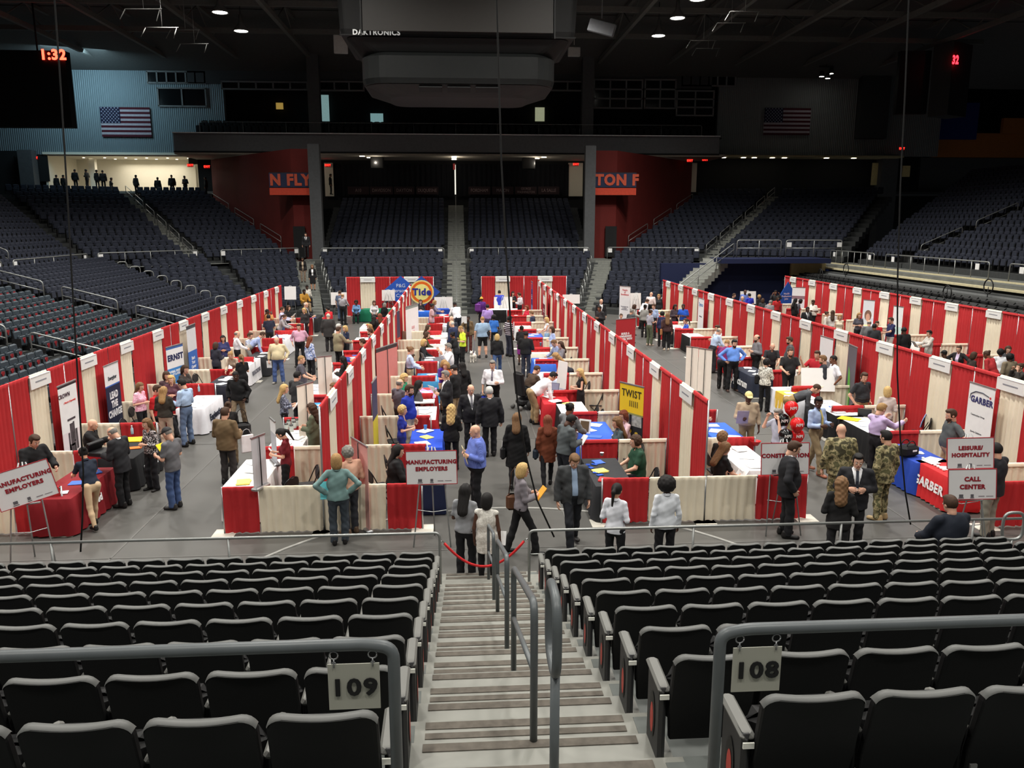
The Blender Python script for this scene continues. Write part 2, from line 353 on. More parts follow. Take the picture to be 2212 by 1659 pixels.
# red walls left and right under the balcony
for sx, nm in ((-1, 'wall_red_left'), (1, 'wall_red_right')):
    b = MB()
    pts = [(21.9, 76.6), (12.6, 65.0), (10.9, 65.0)]
    for (x0, y0), (x1, y1) in zip(pts, pts[1:]):
        P = [(sx * x0, y0), (sx * x1, y1), (sx * x1, y1 + .3), (sx * x0, y0 + .3)]
        vs = [(x, y, 2.8) for x, y in P] + [(x, y, 11.3) for x, y in P]
        b.add(vs, [(0, 1, 5, 4), (1, 2, 6, 5), (2, 3, 7, 6), (3, 0, 4, 7), (4, 5, 6, 7), (3, 2, 1, 0)])
    struct(nm, b, m_redw)
    b = MB(); b.box((sx * 12.2, 64.8, 4.3), (.9, .1, 2.4)); struct('door_%d' % (1 if sx < 0 else 2), b, m_dark)
# balcony fascia, ledge, soffit
b = MB(); b.box((-.3, 72.4, 12.35), (46.4, .9, 1.5), mi=0); b.box((-.3, 72.2, 13.12), (46.4, 1.0, .07), mi=1); b.box((-.3, 71.9, 11.6), (46.4, .1, .12), mi=2)
struct('trim_balcony_front', b, [mat((112, 114, 116), .7), mat((246, 246, 246), .5), m_dark])
b = MB(); b.box((0, 75.2, 11.5), (47.0, 6.6, .2)); struct('ceiling_soffit', b, mat((168, 160, 146), .8))
b = MB(); b.box((0, 76.8, 13.1), (47, 7, .1)); struct('floor_balcony', b, m_dark)
# columns
for i, (x, y, z0, z1, wd) in enumerate([(-10.55, 63.4, 2.8, 11.5, .85), (10.2, 63.4, 2.8, 11.5, .8), (-12.0, 73.6, 13.1, 20, 1.0), (11.5, 73.6, 13.1, 20, 1.0), (40.5, 76.4, 3, 12, 1.6), (-37.6, 76.4, 3, 12, 1.2)]):
    b = MB(); b.box((x, y, (z0 + z1) / 2), (wd, wd * .8, z1 - z0)); struct('trim_column_%d' % (i + 1), b, mat((84, 86, 88), .8))
# hanging dark blocks under the soffit (speaker boxes)
for i, x in enumerate((-6.9, 6.4)):
    b = MB(); b.box((0, 0, 0), (1.1, .9, 1.0), bev=.05); tag(b.build('speaker_cabinet', M_BLACK, None, (x, 74, 10.9)), 'black loudspeaker cabinet under the balcony soffit, %s of centre stairs' % ('left' if i == 0 else 'right'), 'speaker', 'soffit loudspeakers')
# lit concourse room on the far left
m_rw = mat((232, 226, 208), .8, noise=.01)
b = MB(); b.box((-29, 83, 10.2), (15, .2, 3.2)); b.box((-36.4, 80, 10.2), (.2, 6, 3.2)); b.box((-21.8, 80, 9.7), (.2, 6, 4)); b.box((-33, 78.6, 10.0), (.5, .5, 3)); b.box((-25.2, 82.8, 9.6), (.1, .1, 3)); struct('wall_concourse', b, m_rw)
b = MB(); b.box((-29, 80, 8.45), (15, 6.4, .2)); struct('floor_concourse', b, mat((150, 146, 138), .6))
b = MB(); b.box((-29, 80, 11.8), (15, 6.4, .2)); b.box((-29, 77.4, 11.75), (15, .3, .3)); struct('ceiling_concourse', b, m_rw)
b = MB(); b.box((-23.9, 82.6, 9.6), (1.9, .1, 2.0)); struct('door_3', b, mat((150, 150, 148), .6))
b = MB()
for x in np.arange(-35, -22.5, 1.9):
    for y in (78.2, 80.4, 82.0): b.lathe([(0.001, 0), (.11, 0), (.11, .02), (.001, .02)], (x + (y - 78) * .2, y, 11.67), 8)
lt = b.build('ceiling_downlights', mat((255, 244, 214), .5, emit=6)); tag(lt, 'rows of small round downlights in the white concourse ceiling', 'lights'); lt['kind'] = 'stuff'
# dark openings / portals behind
for i, (px0, px1, py0, py1, Y, m) in enumerate([(32, 108, 335, 392, 77.0, m_dark), (700, 722, 352, 424, 77.6, m_rw), (1228, 1258, 352, 424, 77.6, m_rw), (1494, 1503, 352, 415, 76.9, m_rw), (1885, 1893, 352, 400, 76.5, mat((226, 210, 150), .8)), (1950, 1964, 358, 382, 76.2, mat((226, 210, 150), .8))]):
    A, B = atY(px0, py0, Y), atY(px1, py1, Y)
    b = MB(); b.box(((A.x + B.x) / 2, Y, (A.z + B.z) / 2), (B.x - A.x, .12, A.z - B.z)); struct('door_%d' % (i + 4), b, m)
b = MB(); A, B = atY(1885, 352, 76.4), atY(1893, 400, 76.4)
# right concourse back wall and ceiling strip
b = MB(); b.box((31.5, 77.0, 10.0), (19.6, .3, 4.0)); b.box((-41.4, 77.2, 9.9), (8.6, .3, 4.2)); struct('wall_concourse_right', b, m_dark)
b = MB(); b.box((31, 75.6, 11.7), (20, 2.4, .16)); struct('ceiling_right_soffit', b, mat((176, 166, 128), .8))
b = MB(); b.box((44, 81.5, 8.6), (36, 6, .2)); struct('floor_concourse_right', b, m_mid)
# orange-brown and blue walls, far right
b = MB(); b.box((53.5, 79.5, 13.2), (14, .4, 2.3)); b.box((57, 78.8, 15.0), (8, .4, 1.4)); struct('wall_orange_right', b, mat((176, 112, 56), .8))
b = MB(); b.box((48.4, 78.9, 15.4), (4.2, .3, 3.4)); struct('wall_blue_right', b, mat((30, 44, 116), .7))
b = MB(); b.box((53.5, 79.6, 10.3), (16, .4, 3.4)); struct('wall_grey_right', b, mat((74, 76, 78), .8))
# windows of the suites above the balcony
def win(idx, px0, px1, py0, py1, Y, nx, nz):
    A, B = atY(px0, py0, Y), atY(px1, py1, Y); W, Hh = B.x - A.x, A.z - B.z
    o = link('window_%d' % idx, None, None, (A.x, Y, B.z)); o['kind'] = 'structure'
    b = MB(); t = .13
    for i in range(nx + 1): b.box((W * i / nx, 0, Hh / 2), (t, .1, Hh))
    for i in range(nz + 1): b.box((W / 2, 0, Hh * i / nz), (W + t, .1, t))
    b.build('window_frame', mat((128, 130, 130), .6), o)
    b = MB(); b.box((W / 2, .06, Hh / 2), (W, .02, Hh)); b.build('pane', mat((22, 24, 26), .12), o)
win(1, 317, 443, 154, 180, 76.9, 6, 1); win(2, 340, 446, 190, 230, 76.9, 2, 1); win(3, 478, 664, 176, 194, 76.6, 5, 1)
win(4, 690, 786, 176, 196, 76.6, 3, 1); win(5, 1190, 1262, 176, 196, 76.6, 2, 1); win(6, 1284, 1386, 172, 234, 76.6, 3, 3)
win(7, 1394, 1458, 172, 234, 76.6, 2, 3); win(8, 1463, 1540, 196, 250, 76.6, 2, 3); win(9, 1474, 1588, 160, 186, 76.9, 6, 1)
b = MB(); b.box((0, 77.0, 18.6), (47, .3, 1.6)); struct('wall_suite_header', b, mat((70, 72, 73), .8))
# lit slivers inside suites
for i, (px0, px1, py0, py1, c) in enumerate([(688, 712, 205, 262, (170, 214, 214)), (800, 828, 245, 264, (170, 220, 222)), (1156, 1176, 232, 262, (214, 220, 180)), (596, 612, 222, 236, (230, 190, 96))]):
    A, B = atY(px0, py0, 79.9), atY(px1, py1, 79.9); b = MB(); b.box(((A.x + B.x) / 2, 79.9, (A.z + B.z) / 2), (B.x - A.x, .1, A.z - B.z)); struct('window_%d' % (10 + i), b, mat(c, .6, emit=.35))
# ceiling
b = MB(); b.box((3, 45, 21.6), (130, 100, .3)); struct('ceiling', b, mat((96, 96, 94), .95))
# roof slopes down to the far walls
b = MB(); b.add([(-50, 66, 21.4), (60, 66, 21.4), (60, 79, 18.4), (-50, 79, 18.4)], [(0, 1, 2, 3)]); struct('ceiling_slope', b, mat((96, 96, 94), .95))

# ------------------------------------------------------------------ near rails
def tag_rail(o, label): return tag(o, label, 'railing')
def bend_path(pts, r=.12, n=5):
    out = [Vector(pts[0])]
    for i in range(1, len(pts) - 1):
        a, p, c = Vector(pts[i - 1]), Vector(pts[i]), Vector(pts[i + 1]); u = (a - p).normalized(); v = (c - p).normalized()
        rr = min(r, (a - p).length * .45, (c - p).length * .45)
        for k in range(n + 1):
            t = k / n; out.append((p + u * rr) * (1 - t) ** 2 + p * 2 * t * (1 - t) + (p + v * rr) * t * t)
    out.append(Vector(pts[-1])); return out
# rails behind the last row of seats, with hanging section plates 109 and 108
for nm, xs, zb, plate, lab in (('guard_rail', (-.27, -6.0), 4.235, '109', 'thick grey steel guard rail in the left foreground carrying the 109 plate'), ('guard_rail', (1.035, 7.0), 4.245, '108', 'thick grey steel guard rail in the right foreground carrying the 108 plate')):
    t = thing(nm, lab, 'railing', (xs[0], 2.93, 0)); d = xs[1] - xs[0]; s = 1 if d > 0 else -1
    b = MB(); b.tube(bend_path([(0, 0, 3.09), (0, 0, zb - .02), (s * .1, 0, zb), (d, 0, zb)], .1, 6), .0245, 12); b.build('top_rail', M_RAILD, t)
    for q in (2.2, 4.4):
        b = MB(); b.tube([(s * q, 0, 3.09), (s * q, 0, zb)], .0245, 12); b.build('post', M_RAILD, t)
    cx = -.155 if plate == '109' else .15; px = xs[0] + cx
    p = thing('section_plate', 'small white number plate hung from the %s foreground guard rail' % ('left' if plate == '109' else 'right'), 'sign', (px, 2.915, zb - .17))
    b = MB(); b.box((0, 0, 0), (.2, .004, .195)); b.build('plate', mat((166, 166, 154), .5, noise=.02), p)
    text(plate, .098, M_BLACK, p, (0, -.004, -.005), bold=.0022, sx=1.15)
    for q in (-.075, .075):
        b = MB(); b.tube(arc((q, 0, .135), .017, 0, 2 * PI, 12), .003, 5, closed=False); b.tube([(q, 0, .118), (q, -.004, .085)], .0035, 5); b.tube(arc((q, 0, .098), .008, 0, 2 * PI, 8), .002, 4); b.build('hook_ring', M_STEEL, p)
# front rails between first row and floor
for lab, x0, x1, posts in (('thin grey steel rail in front of the left seats, ending at the aisle', -.33, -11.5, (3.2, 5.8, 8.6)), ('thin grey steel rail in front of the right seats, starting at the aisle', 1.06, 10.2, (2.6, 5.0, 7.2, 8.9))):
    t = thing('front_rail', lab, 'railing', (x0, 11.86, 0)); d = x1 - x0; s = 1 if d > 0 else -1
    b = MB(); b.tube(bend_path([(0, 0, .27), (0, 0, 1.14), (s * .2, 0, 1.14), (d, 0, 1.14)], .14, 6), .022, 10); b.build('top_rail', M_RAIL, t)
    for q in posts: b = MB(); b.tube([(s * q, 0, .1), (s * q, 0, 1.13)], .02, 8); b.build('post', M_RAIL, t)
    if s > 0: b = MB(); b.tube([(0, 0, .75), (.24, 0, .75)], .012, 6); b.build('bracket', M_RAIL, t)
# stair handrails in the aisle
def slope_z(y): return 4.07 - .323 * y + .0
SEGS = [((4.45, 6.24), 'nearest stepped handrail in the middle of the aisle stairs, behind the oval loop'), ((7.18, 9.08), 'middle stepped handrail of the aisle stairs'), ((10.1, 12.05), 'farthest stepped handrail of the aisle stairs, beside the red rope')]
for (ya, yb2), lab in SEGS:
    t = thing('stair_handrail', lab, 'handrail', (.43, ya, 0)); za, zb = slope_z(ya), slope_z(yb2); L = yb2 - ya
    b = MB(); b.tube(bend_path([(0, 0, za - .05), (0, 0, za + 1.0), (0, L, zb + 1.0), (0, L, zb - .05)], .13, 6), .0235, 12); b.build('frame', M_RAILD, t)
    b = MB(); b.tube([(0, 0, za + .55), (0, L, zb + .55)], .0195, 10); b.build('mid_rail', M_RAILD, t)
t = thing('loop_handrail', 'near grey oval steel loop on a single post at the top of the aisle stairs', 'handrail', (.44, 3.6, 0))
b = MB(); lp = [(0, .16 * math.copysign(abs(math.cos(a)) ** .6, math.cos(a)), 3.92 + .20 * math.copysign(abs(math.sin(a)) ** .6, math.sin(a))) for a in np.linspace(0, 2 * PI, 40, endpoint=False)]
b.tube(lp, .0235, 12, closed=True); b.build('loop', M_RAILD, t)
b = MB(); b.tube([(0, -.10, 2.9), (0, -.10, 3.73)], .0235, 12); b.build('post', M_RAILD, t)
# red velvet rope across the foot of the stairs
t = thing('velvet_rope', 'red velvet rope with chrome hooks slung across the foot of the stairs', 'rope', (.36, 11.9, 0))
b = MB(); pts = [(-.62 + 1.24 * q, 0, .95 - .40 * (1 - (2 * q - 1) ** 2)) for q in np.linspace(0, 1, 19)]; b.tube(pts, .021, 8); b.build('rope', mat((196, 30, 34), .7), t)
for s in (-1, 1): b = MB(); b.tube([(s * .62, 0, .95), (s * .665, 0, .985), (s * .69, 0, 1.0)], [.018, .012, .014], 8); b.build('hook', mat((220, 220, 220), .2, 1.0), t)
# extra loop rail at the right end of the first row
t = thing('loop_handrail', 'far grey oval steel loop standing at the right end of the front row', 'handrail', (8.55, 11.35, 0))
b = MB(); lp = [(.17 * math.copysign(abs(math.cos(a)) ** .6, math.cos(a)), 0, 1.22 + .22 * math.copysign(abs(math.sin(a)) ** .6, math.sin(a))) for a in np.linspace(0, 2 * PI, 30, endpoint=False)]
b.tube(lp, .024, 10, closed=True); b.build('loop', M_RAIL, t); b = MB(); b.tube([(0, 0, .4), (0, 0, 1.0)], .024, 8); b.build('post', M_RAIL, t)

# ------------------------------------------------------------------ far rails
def rail_line(pts, h, label, nposts=3, mid=False, plates=(), name='stand_rail', r=.035):
    P = [Vector(p) for p in pts]; o = P[0]
    t = thing(name, label, 'railing', tuple(o))
    R = [p - o for p in P]; up = Vector((0, 0, h))
    b = MB(); b.tube(bend_path([R[0]] + [p + up for p in R] + [R[-1]], .15, 3), r, 6); b.build('top_rail', M_RAIL, t)
    if mid: b = MB(); b.tube([p + up * .55 for p in R], r * .8, 6); b.build('mid_rail', M_RAIL, t)
    for i in range(1, nposts + 1):
        q = R[0].lerp(R[-1], i / (nposts + 1)); b = MB(); b.tube([q, q + up], r * .8, 6); b.build('post', M_RAIL, t)
    for f in plates:
        q = R[0].lerp(R[-1], f) + up * .75; d = (R[-1] - R[0]); b = MB(); b.box(tuple(q + Vector((0, -.05, 0))), (.3, .03, .3), rz=math.atan2(d.y, d.x)); b.build('number_plate', M_WHITE, t)
    return t
ZW = 3.02
for a, c, lab in [((-10.1, 61.9, ZW), (-1.0, 61.9, ZW), 'grey steel rail above the far centre seats, left of the centre stairs'), ((.8, 61.9, ZW), (10.0, 61.9, ZW), 'grey steel rail above the far centre seats, right of the centre stairs'),
                  ((-16.4, 58.2, ZW), (-11.9, 62.6, ZW), 'grey steel rail above the far left corner seats, beside the column'), ((-22.5, 53.0, ZW), (-18.0, 58.4, ZW), 'grey steel rail above the seats right of the oval loops'),
                  ((-22.7, 43.5, ZW), (-22.7, 52.0, ZW), 'grey steel rail above the left side seats'), ((-22.7, 36.0, ZW), (-22.7, 42.4, ZW), 'grey steel rail cut off by the left edge above the emblem seats'),
                  ((11.5, 62.4, ZW), (18.2, 60.8, ZW), 'grey steel rail above the far right corner seats')]:
    rail_line([a, c], .9, lab, 3, plates=(.03, .97))
# diagonal stair rails
def stair_rails(a, c, z0, z1, segs, where, h=.95, gap=.25):
    a = Vector((*a, z0)); c = Vector((*c, z1))
    for i in range(segs):
        p, q = a.lerp(c, (i + gap / 2) / segs), a.lerp(c, (i + 1 - gap / 2) / segs)
        rail_line([tuple(p), tuple(q)], h, '%s sloping grey handrail %s, counted upward' % ('lowest' if i == 0 else ORD[i], where), 0, True, name='stair_rail', r=.03)
stair_rails((-18.2, 58.4), (-29.0, 75.0), 3.1, 8.1, 6, 'on the far left upper stairs')
stair_rails((18.6, 60.8), (29.4, 75.0), 3.1, 8.1, 6, 'on the far right upper stairs')
stair_rails((-12.0, 38.3), (-21.6, 38.3), .4, 3.0, 3, 'between emblem seats and plain seats')
stair_rails((-12.0, 28.9), (-21.6, 28.9), .4, 3.0, 3, 'among the nearer emblem seats')
stair_rails((28.2, 49.0), (41.8, 49.0), 3.3, 9.2, 4, 'on the farther right side stairs')
stair_rails((28.2, 37.8), (41.8, 37.8), 3.3, 9.2, 4, 'on the nearer right side stairs')
stair_rails((-23.8, 46.0), (-37.0, 46.0), 3.2, 8.6, 4, 'on the upper left side stairs')
stair_rails((-22.2, 76.2), (-13.6, 66.0), 7.6, 3.6, 3, 'against the left red wall')
stair_rails((22.2, 76.2), (13.6, 66.0), 7.6, 3.6, 3, 'against the right red wall')
rail_line([(-.08, 51.9, .1), (-.08, 61.3, 3.0)], .85, 'long thin handrail up the middle of the far centre stairs', 6, r=.025)
rail_line([(-.08, 63.6, 3.1), (-.08, 75.2, 7.3)], .85, 'long thin handrail up the upper far centre stairs', 6, r=.025)
# oval loops beside the left corner aisle
for i in range(9):
    t0 = i / 8; x, y, z = lerp((-13.9, 48.6, .55), (-22.6, 54.9, 2.55), t0)
    t = thing('aisle_loop', '%s oval grey aisle loop beside the left corner seats, counted upward' % ('lowest' if i == 0 else ORD[i]), 'handrail', (x, y, z - .25), .55, 'oval aisle loops at the left corner')
    b = MB(); lp = [(.30 * math.copysign(abs(math.cos(a)) ** .6, math.cos(a)), 0, .95 + .33 * math.copysign(abs(math.sin(a)) ** .6, math.sin(a))) for a in np.linspace(0, 2 * PI, 24, endpoint=False)]
    b.tube(lp, .035, 6, closed=True); b.build('loop', M_RAIL, t); b = MB(); b.tube([(0, 0, 0), (0, 0, .62)], .03, 6); b.build('post', M_RAIL, t)
# loops beside centre-right and centre-left stairs
for sx in (-1, 1):
    for i in range(6):
        x, y, z = lerp((sx * 8.1, 53.0, .5), (sx * 9.6, 58.6, 2.2), i / 5)
        t = thing('aisle_loop', '%s upright aisle loop at the %s edge of the far centre seats, counted upward' % ('lowest' if i == 0 else ORD[i], 'left' if sx < 0 else 'right'), 'handrail', (x, y, z), PI / 2 + sx * .25, 'upright aisle loops at the far centre seats')
        b = MB(); lp = [(.16 * math.cos(a), 0, .95 + .3 * math.sin(a)) for a in np.linspace(0, 2 * PI, 16, endpoint=False)]
        b.tube(lp, .025, 6, closed=True); b.build('loop', M_RAIL, t); b = MB(); b.tube([(0, 0, -.3), (0, 0, .65)], .022, 6); b.build('post', M_RAIL, t)

# ------------------------------------------------------------------ vomitory at the far right corner
m_nav = mat((24, 32, 66), .8, noise=.05); m_tan = mat((186, 168, 122), .8)
b = MB(); b.box((18.2, 54.5, 1.55), (9.0, .4, 3.1)); b.box((13.9, 53.2, 1.0), (.4, 2.6, 2.0)); struct('wall_vomitory_navy', b, m_nav)
b = MB(); b.box((23.8, 54.2, 1.6), (2.4, .3, 3.2)); struct('wall_vomitory_tan', b, m_tan)
b = MB(); b.box((25.3, 53.6, 1.35), (1.0, .2, 2.7)); b.box((26.1, 53.5, 1.35), (.5, .3, 2.7)); struct('door_10', b, mat((36, 56, 120), .7))
b = MB(); b.box((21.0, 54.0, 3.3), (7.4, 2.6, .3)); struct('floor_vomitory_bridge', b, m_nav)
flight('floor_vomitory_stairs', (12.9, 50.6), (17.6, 54.6), .15, 3.4, 16, 1.7, mat((150, 152, 146), .7))
rail_line([(12.6, 49.8, .2), (18.4, 53.6, 3.5)], .95, 'long sloping grey rail of the pale stairs left of the navy wall', 3, True)
rail_line([(18.5, 53.3, 3.5), (21.4, 53.1, 3.5)], 1.15, 'short level grey guard rail at the top of the pale stairs', 1, True)
rail_line([(21.7, 53.0, 3.5), (25.4, 52.8, 3.5)], 1.15, 'level grey guard rail with two white plates over the navy opening', 1, True, plates=(.05, .95))
# ------------------------------------------------------------------ folded retractable seating on the right
def side_bank():
    t = thing('retractable_seating', 'folded bank of retractable seating with flat dark tiers behind the right booths', 'seating', (22.2, 0, 0))
    for k in range(4):
        b = MB(); b.box((.35 + k * .82, 42, 2.05 + .16 * k), (.7, 31, .12), mi=0); b.box((.02 + k * .82, 42, 1.98 + .16 * k), (.1, 31, .10), mi=1); b.build('deck', [mat((70, 72, 72), .6), mat((130, 132, 132), .6)], t)
    b = MB(); b.box((1.6, 42, .95), (3.0, 31, 1.9)); b.build('front_panel', M_BLACK, t)
    for k in range(3):
        for y in np.arange(27.5, 57, .62):
            b = MB(); b.box((.3 + k * .82, y, 2.2 + .16 * k), (.34, .5, .13), ry=.12, bev=.03); b.box((.5 + k * .82, y, 2.25 + .16 * k), (.05, .46, .2), ry=.9)
            if len(t.children) < 100: b.build('folded_seat', M_BLACK, t)
    for (y, k) in ((36.5, 0), (36.0, 2), (50.0, 0), (50.0, 2)):
        b = MB(); b.tube(arc((.6 + k * .82, y, 2.6 + .16 * k), .33, 0, 2 * PI, 20, 'yz'), .03, 6); b.tube([(.6 + k * .82, y, 2.2), (.6 + k * .82, y, 2.9)], .02, 6); b.build('hoop', M_BLACK, t)
side_bank()
b = MB(); b.box((25.35, 42, 1.35), (.3, 31, 2.7), mi=0); b.box((25.4, 42, 2.78), (.9, 31, .1), mi=1); b.box((25.9, 42, 3.0), (.1, 31, .16), mi=1)
for y in np.arange(27, 57, 1.5): b.box((25.82, y, 2.92), (.06, 1.1, .12), mi=2)
struct('wall_side_platform', b, [mat((60, 62, 62), .8), mat((206, 196, 160), .7), mat((34, 52, 120), .7)])
for i, (ya, yb2) in enumerate([(55.6, 49.6), (48.2, 38.4), (36.9, 27)]):
    rail_line([(26.0, ya, 2.86), (26.0, yb2, 2.86)], 1.05, '%s grey barrier with uprights and hung plates above the folded seating' % ['farthest', 'middle', 'nearest'][i], 6, plates=(.08, .9), r=.035)
# ================================================================== near seats (seen from behind)
m_sh = mat((13, 13, 14), .62, noise=.02); m_rim = mat((100, 101, 99), .5, noise=.02); m_arm = mat((108, 108, 104), .5, noise=.02); m_std = mat((24, 24, 25), .5)  # rim grey stands for light caught on the black seat tops
def back_outline(wd, h, n=26, r=.07):
    """upright rounded outline, slightly dished top edge; from bottom left clockwise"""
    pts = [(-wd * .46, 0), (-wd * .5, h * .35)]
    for i in range(6): a = PI - (PI / 2) * i / 5; pts.append((-wd / 2 + r + r * math.cos(a), h - r + r * math.sin(a)))
    for i in range(1, 8): x = -wd / 2 + r + (wd - 2 * r) * i / 8; pts.append((x, h - .014 * math.sin(PI * i / 8)))
    for i in range(6): a = PI / 2 - (PI / 2) * i / 5; pts.append((wd / 2 - r + r * math.cos(a), h - r + r * math.sin(a)))
    pts += [(wd * .5, h * .35), (wd * .46, 0)]
    return pts
def seat_meshes():
    wd, h = .495, .60
    P = back_outline(wd, h); n = len(P)
    def ring(sc, y, dz=0): return [(x * sc, y - .05 * (z / h) ** 2 * 0 + lean(z), z + dz) for x, z in P]
    def lean(z): return -.13 * (z / h)      # leans towards the viewer (seat faces the floor, +y)
    b = MB(); vs = []
    for (s, y) in ((.97, -.028), (1.0, -.018), (1.0, .012), (.96, .028)): vs += [(x * s, y + lean(z) + .04 * (x / wd) ** 2, .25 + z * (1 if s == 1 else .995)) for x, z in P]
    fs = [(r * n + i, r * n + i + 1, r * n + n + i + 1, r * n + n + i) for r in range(3) for i in range(n - 1)] + [tuple(range(n - 1, -1, -1)), tuple(range(3 * n, 4 * n))]
    b.add(vs, fs, 0, False); back = b.mesh('backrest', m_sh)
    b = MB(); Q = P[1:-1]; vs = []   # paler strip: light from above on the black top edge, put into colour
    Q = P[3:-3]; m2 = len(Q)
    for (dy, dz, s) in ((-.028, -.006, 1.0), (-.022, .006, 1.010), (.014, .008, 1.012), (.03, -.012, 1.0)): vs += [(x * s, dy + lean(z) + .04 * (x / wd) ** 2, .25 + z + dz * min(1, max(.15, (z - h + .08) / .07))) for x, z in Q]
    fs = [(r * m2 + i, r * m2 + i + 1, r * m2 + m2 + i + 1, r * m2 + m2 + i) for r in range(3) for i in range(m2 - 1)]
    b.add(vs, fs, 0, True); rim = b.mesh('lit_top_edge', m_rim)
    b = MB(); b.box((0, .13, .44), (.44, .12, .34), rx=-.12, bev=.05); pan = b.mesh('seat_pan', m_sh)
    b = MB(); b.box((.268, .11, .60), (.055, .32, .035), rx=.05, bev=.014); arm = b.mesh('armrest', m_arm)
    b = MB(); b.box((.268, .08, .33), (.03, .22, .56), bev=.01); b.box((.268, .02, .03), (.04, .3, .04)); std = b.mesh('standard', m_std)
    b = MB(); b.tube(arc((.268, -.23, .40), .045, 0, 2 * PI, 18, 'xy'), .004, 6); b.box((.268, -.17, .41), (.03, .05, .016)); b.box((.268, -.14, .45), (.035, .01, .022)); cup = b.mesh('cup_holder', mat((150, 150, 148), .3, .8))
    b = MB(); b.box((-.285, .08, .32), (.045, .30, .58), bev=.02); endp = b.mesh('end_panel', mat((40, 40, 41), .5))
    b = MB(); b.box((-.275, .11, .60), (.075, .34, .035), rx=.05, bev=.014); enda = b.mesh('armrest', m_arm)
    b = MB(); b.box((-.28, -.075, .565), (.055, .008, .03)); numb = b.mesh('row_number', mat((235, 235, 225), .4))
    b = MB(); vs = [(-.312, .08 + .06 * math.cos(a), .36 + .15 * math.sin(a)) for a in np.linspace(0, 2 * PI, 20, endpoint=False)]; b.add(vs, [tuple(range(20))]); b2 = MB()
    emb = b.mesh('emblem_back', mat((8, 8, 8), .5)); b = MB(); vs = [(-.3135, .08 + .036 * math.cos(a), .34 + .10 * math.sin(a)) for a in np.linspace(0, 2 * PI, 14, endpoint=False)]; b.add(vs, [tuple(range(14))]); emr = b.mesh('emblem', mat((176, 60, 50), .5))
    return back, rim, pan, arm, std, cup, endp, enda, numb, emb, emr
_sb = seat_meshes()
def near_seat(x, y, z, end, label, group, full=True):
    t = thing('stadium_chair', label, 'seat', (x, y, z), 0, group); back, rim, pan, arm, std, cup, endp, enda, numb, emb, emr = _sb
    bk = link('backrest', back, t); link('lit_top_edge', rim, bk); link('seat_pan', pan, t)
    if end != 1: link('armrest', arm, t); link('standard', std, t); link('cup_holder', cup, t)
    if end:   # the seat at the aisle: broad armrest, side panel, number plate, oval emblem
        o = link('end_armrest', enda, t); p = link('end_panel', endp, t); nu = link('row_number', numb, p)
        l = [o, p]
        if end > 0: link('emblem_back', emb, p); link('emblem', emr, p)
        if end == 1:
            for q in l: q.scale = (-1, 1, 1)
        else:
            link('armrest', arm, t)
    return t
offsL = [.28, .05, .22, .0, .17, .30, .09, .02, .28, .02]
offsR = [.10, .02, .22, .05, .14, .0, .20, .04, .12, .62]
PITCHS = .535
for k in range(NR):
    y = 10.99 - T * k; z = tread(k); rown = 'front row' if k == 0 else ('back row' if k == NR - 1 else ORD[k] + ' row')
    half = .66 * (y + 2.0)
    # left block
    x = -.63 ; i = 0
    while x > -(.50 * y + 2.3) :
        near_seat(x, y, z, 1 if i == 0 else 0, 'black folding stadium seat left of the aisle, %s, %s from the aisle' % (rown, ORD1[i]), 'black seats left of the aisle'); i += 1; x -= PITCHS
        if i == 1: x += 0.0
    x = AX1 + .33 + (.18 if k == NR - 1 else 0); i = 0
    while x < .79 * y + 1.6 and x < (8.1 if k == 0 else 99):
        near_seat(x, y, z, 2 if i == 0 else 0, 'black folding stadium seat right of the aisle, %s, %s from the aisle' % (rown, ORD1[i]), 'black seats right of the aisle'); i += 1; x += PITCHS

# ================================================================== far seats
m_pl = mat((54, 64, 72), .5, noise=.03)
def far_seat_mesh(name, fabric, emblem=False):
    b = MB(); b.box((0, -.05, .56), (.455, .10, .58), rx=.14, bev=.06, mi=0); b.box((0, .09, .50), (.43, .12, .40), rx=.1, bev=.05, mi=0); b.box((.262, .02, .34), (.035, .3, .5), mi=1)
    return b.mesh(name, [fabric, M_BLACK])
me_navy = far_seat_mesh('folding_seat', M_NAVY); me_logo = far_seat_mesh('emblem_seat', m_pl)
b = MB(); b.prism([(x, z + .52) for x, z in [(-.07, .08), (.06, .09), (.095, .03), (.03, -.10), (-.01, -.12), (-.02, -.03), (-.07, 0)]], .155, .175); me_emb = b.mesh('emblem', mat((150, 40, 46), .6))
seatpos = []
for (sec, k, p0, p1, z) in ROWS:
    dx, dy = p1[0] - p0[0], p1[1] - p0[1]; L = math.hypot(dx, dy); n = int(L / .535); ang = math.atan2(dy, dx)
    # seats look at the court centre (0, 33)
    nx, ny = -math.sin(ang), math.cos(ang)
    mx, my = (p0[0] + p1[0]) / 2, (p0[1] + p1[1]) / 2
    if nx * (2 - mx) + ny * (33 - my) < 0: nx, ny = -nx, -ny
    rz = math.atan2(ny, nx) - PI / 2
    for i in range(n):
        t = (i + .5) * .535 / L + (1 - n * .535 / L) / 2
        seatpos.append((sec, k, i, n, p0[0] + dx * t, p0[1] + dy * t, z, rz))
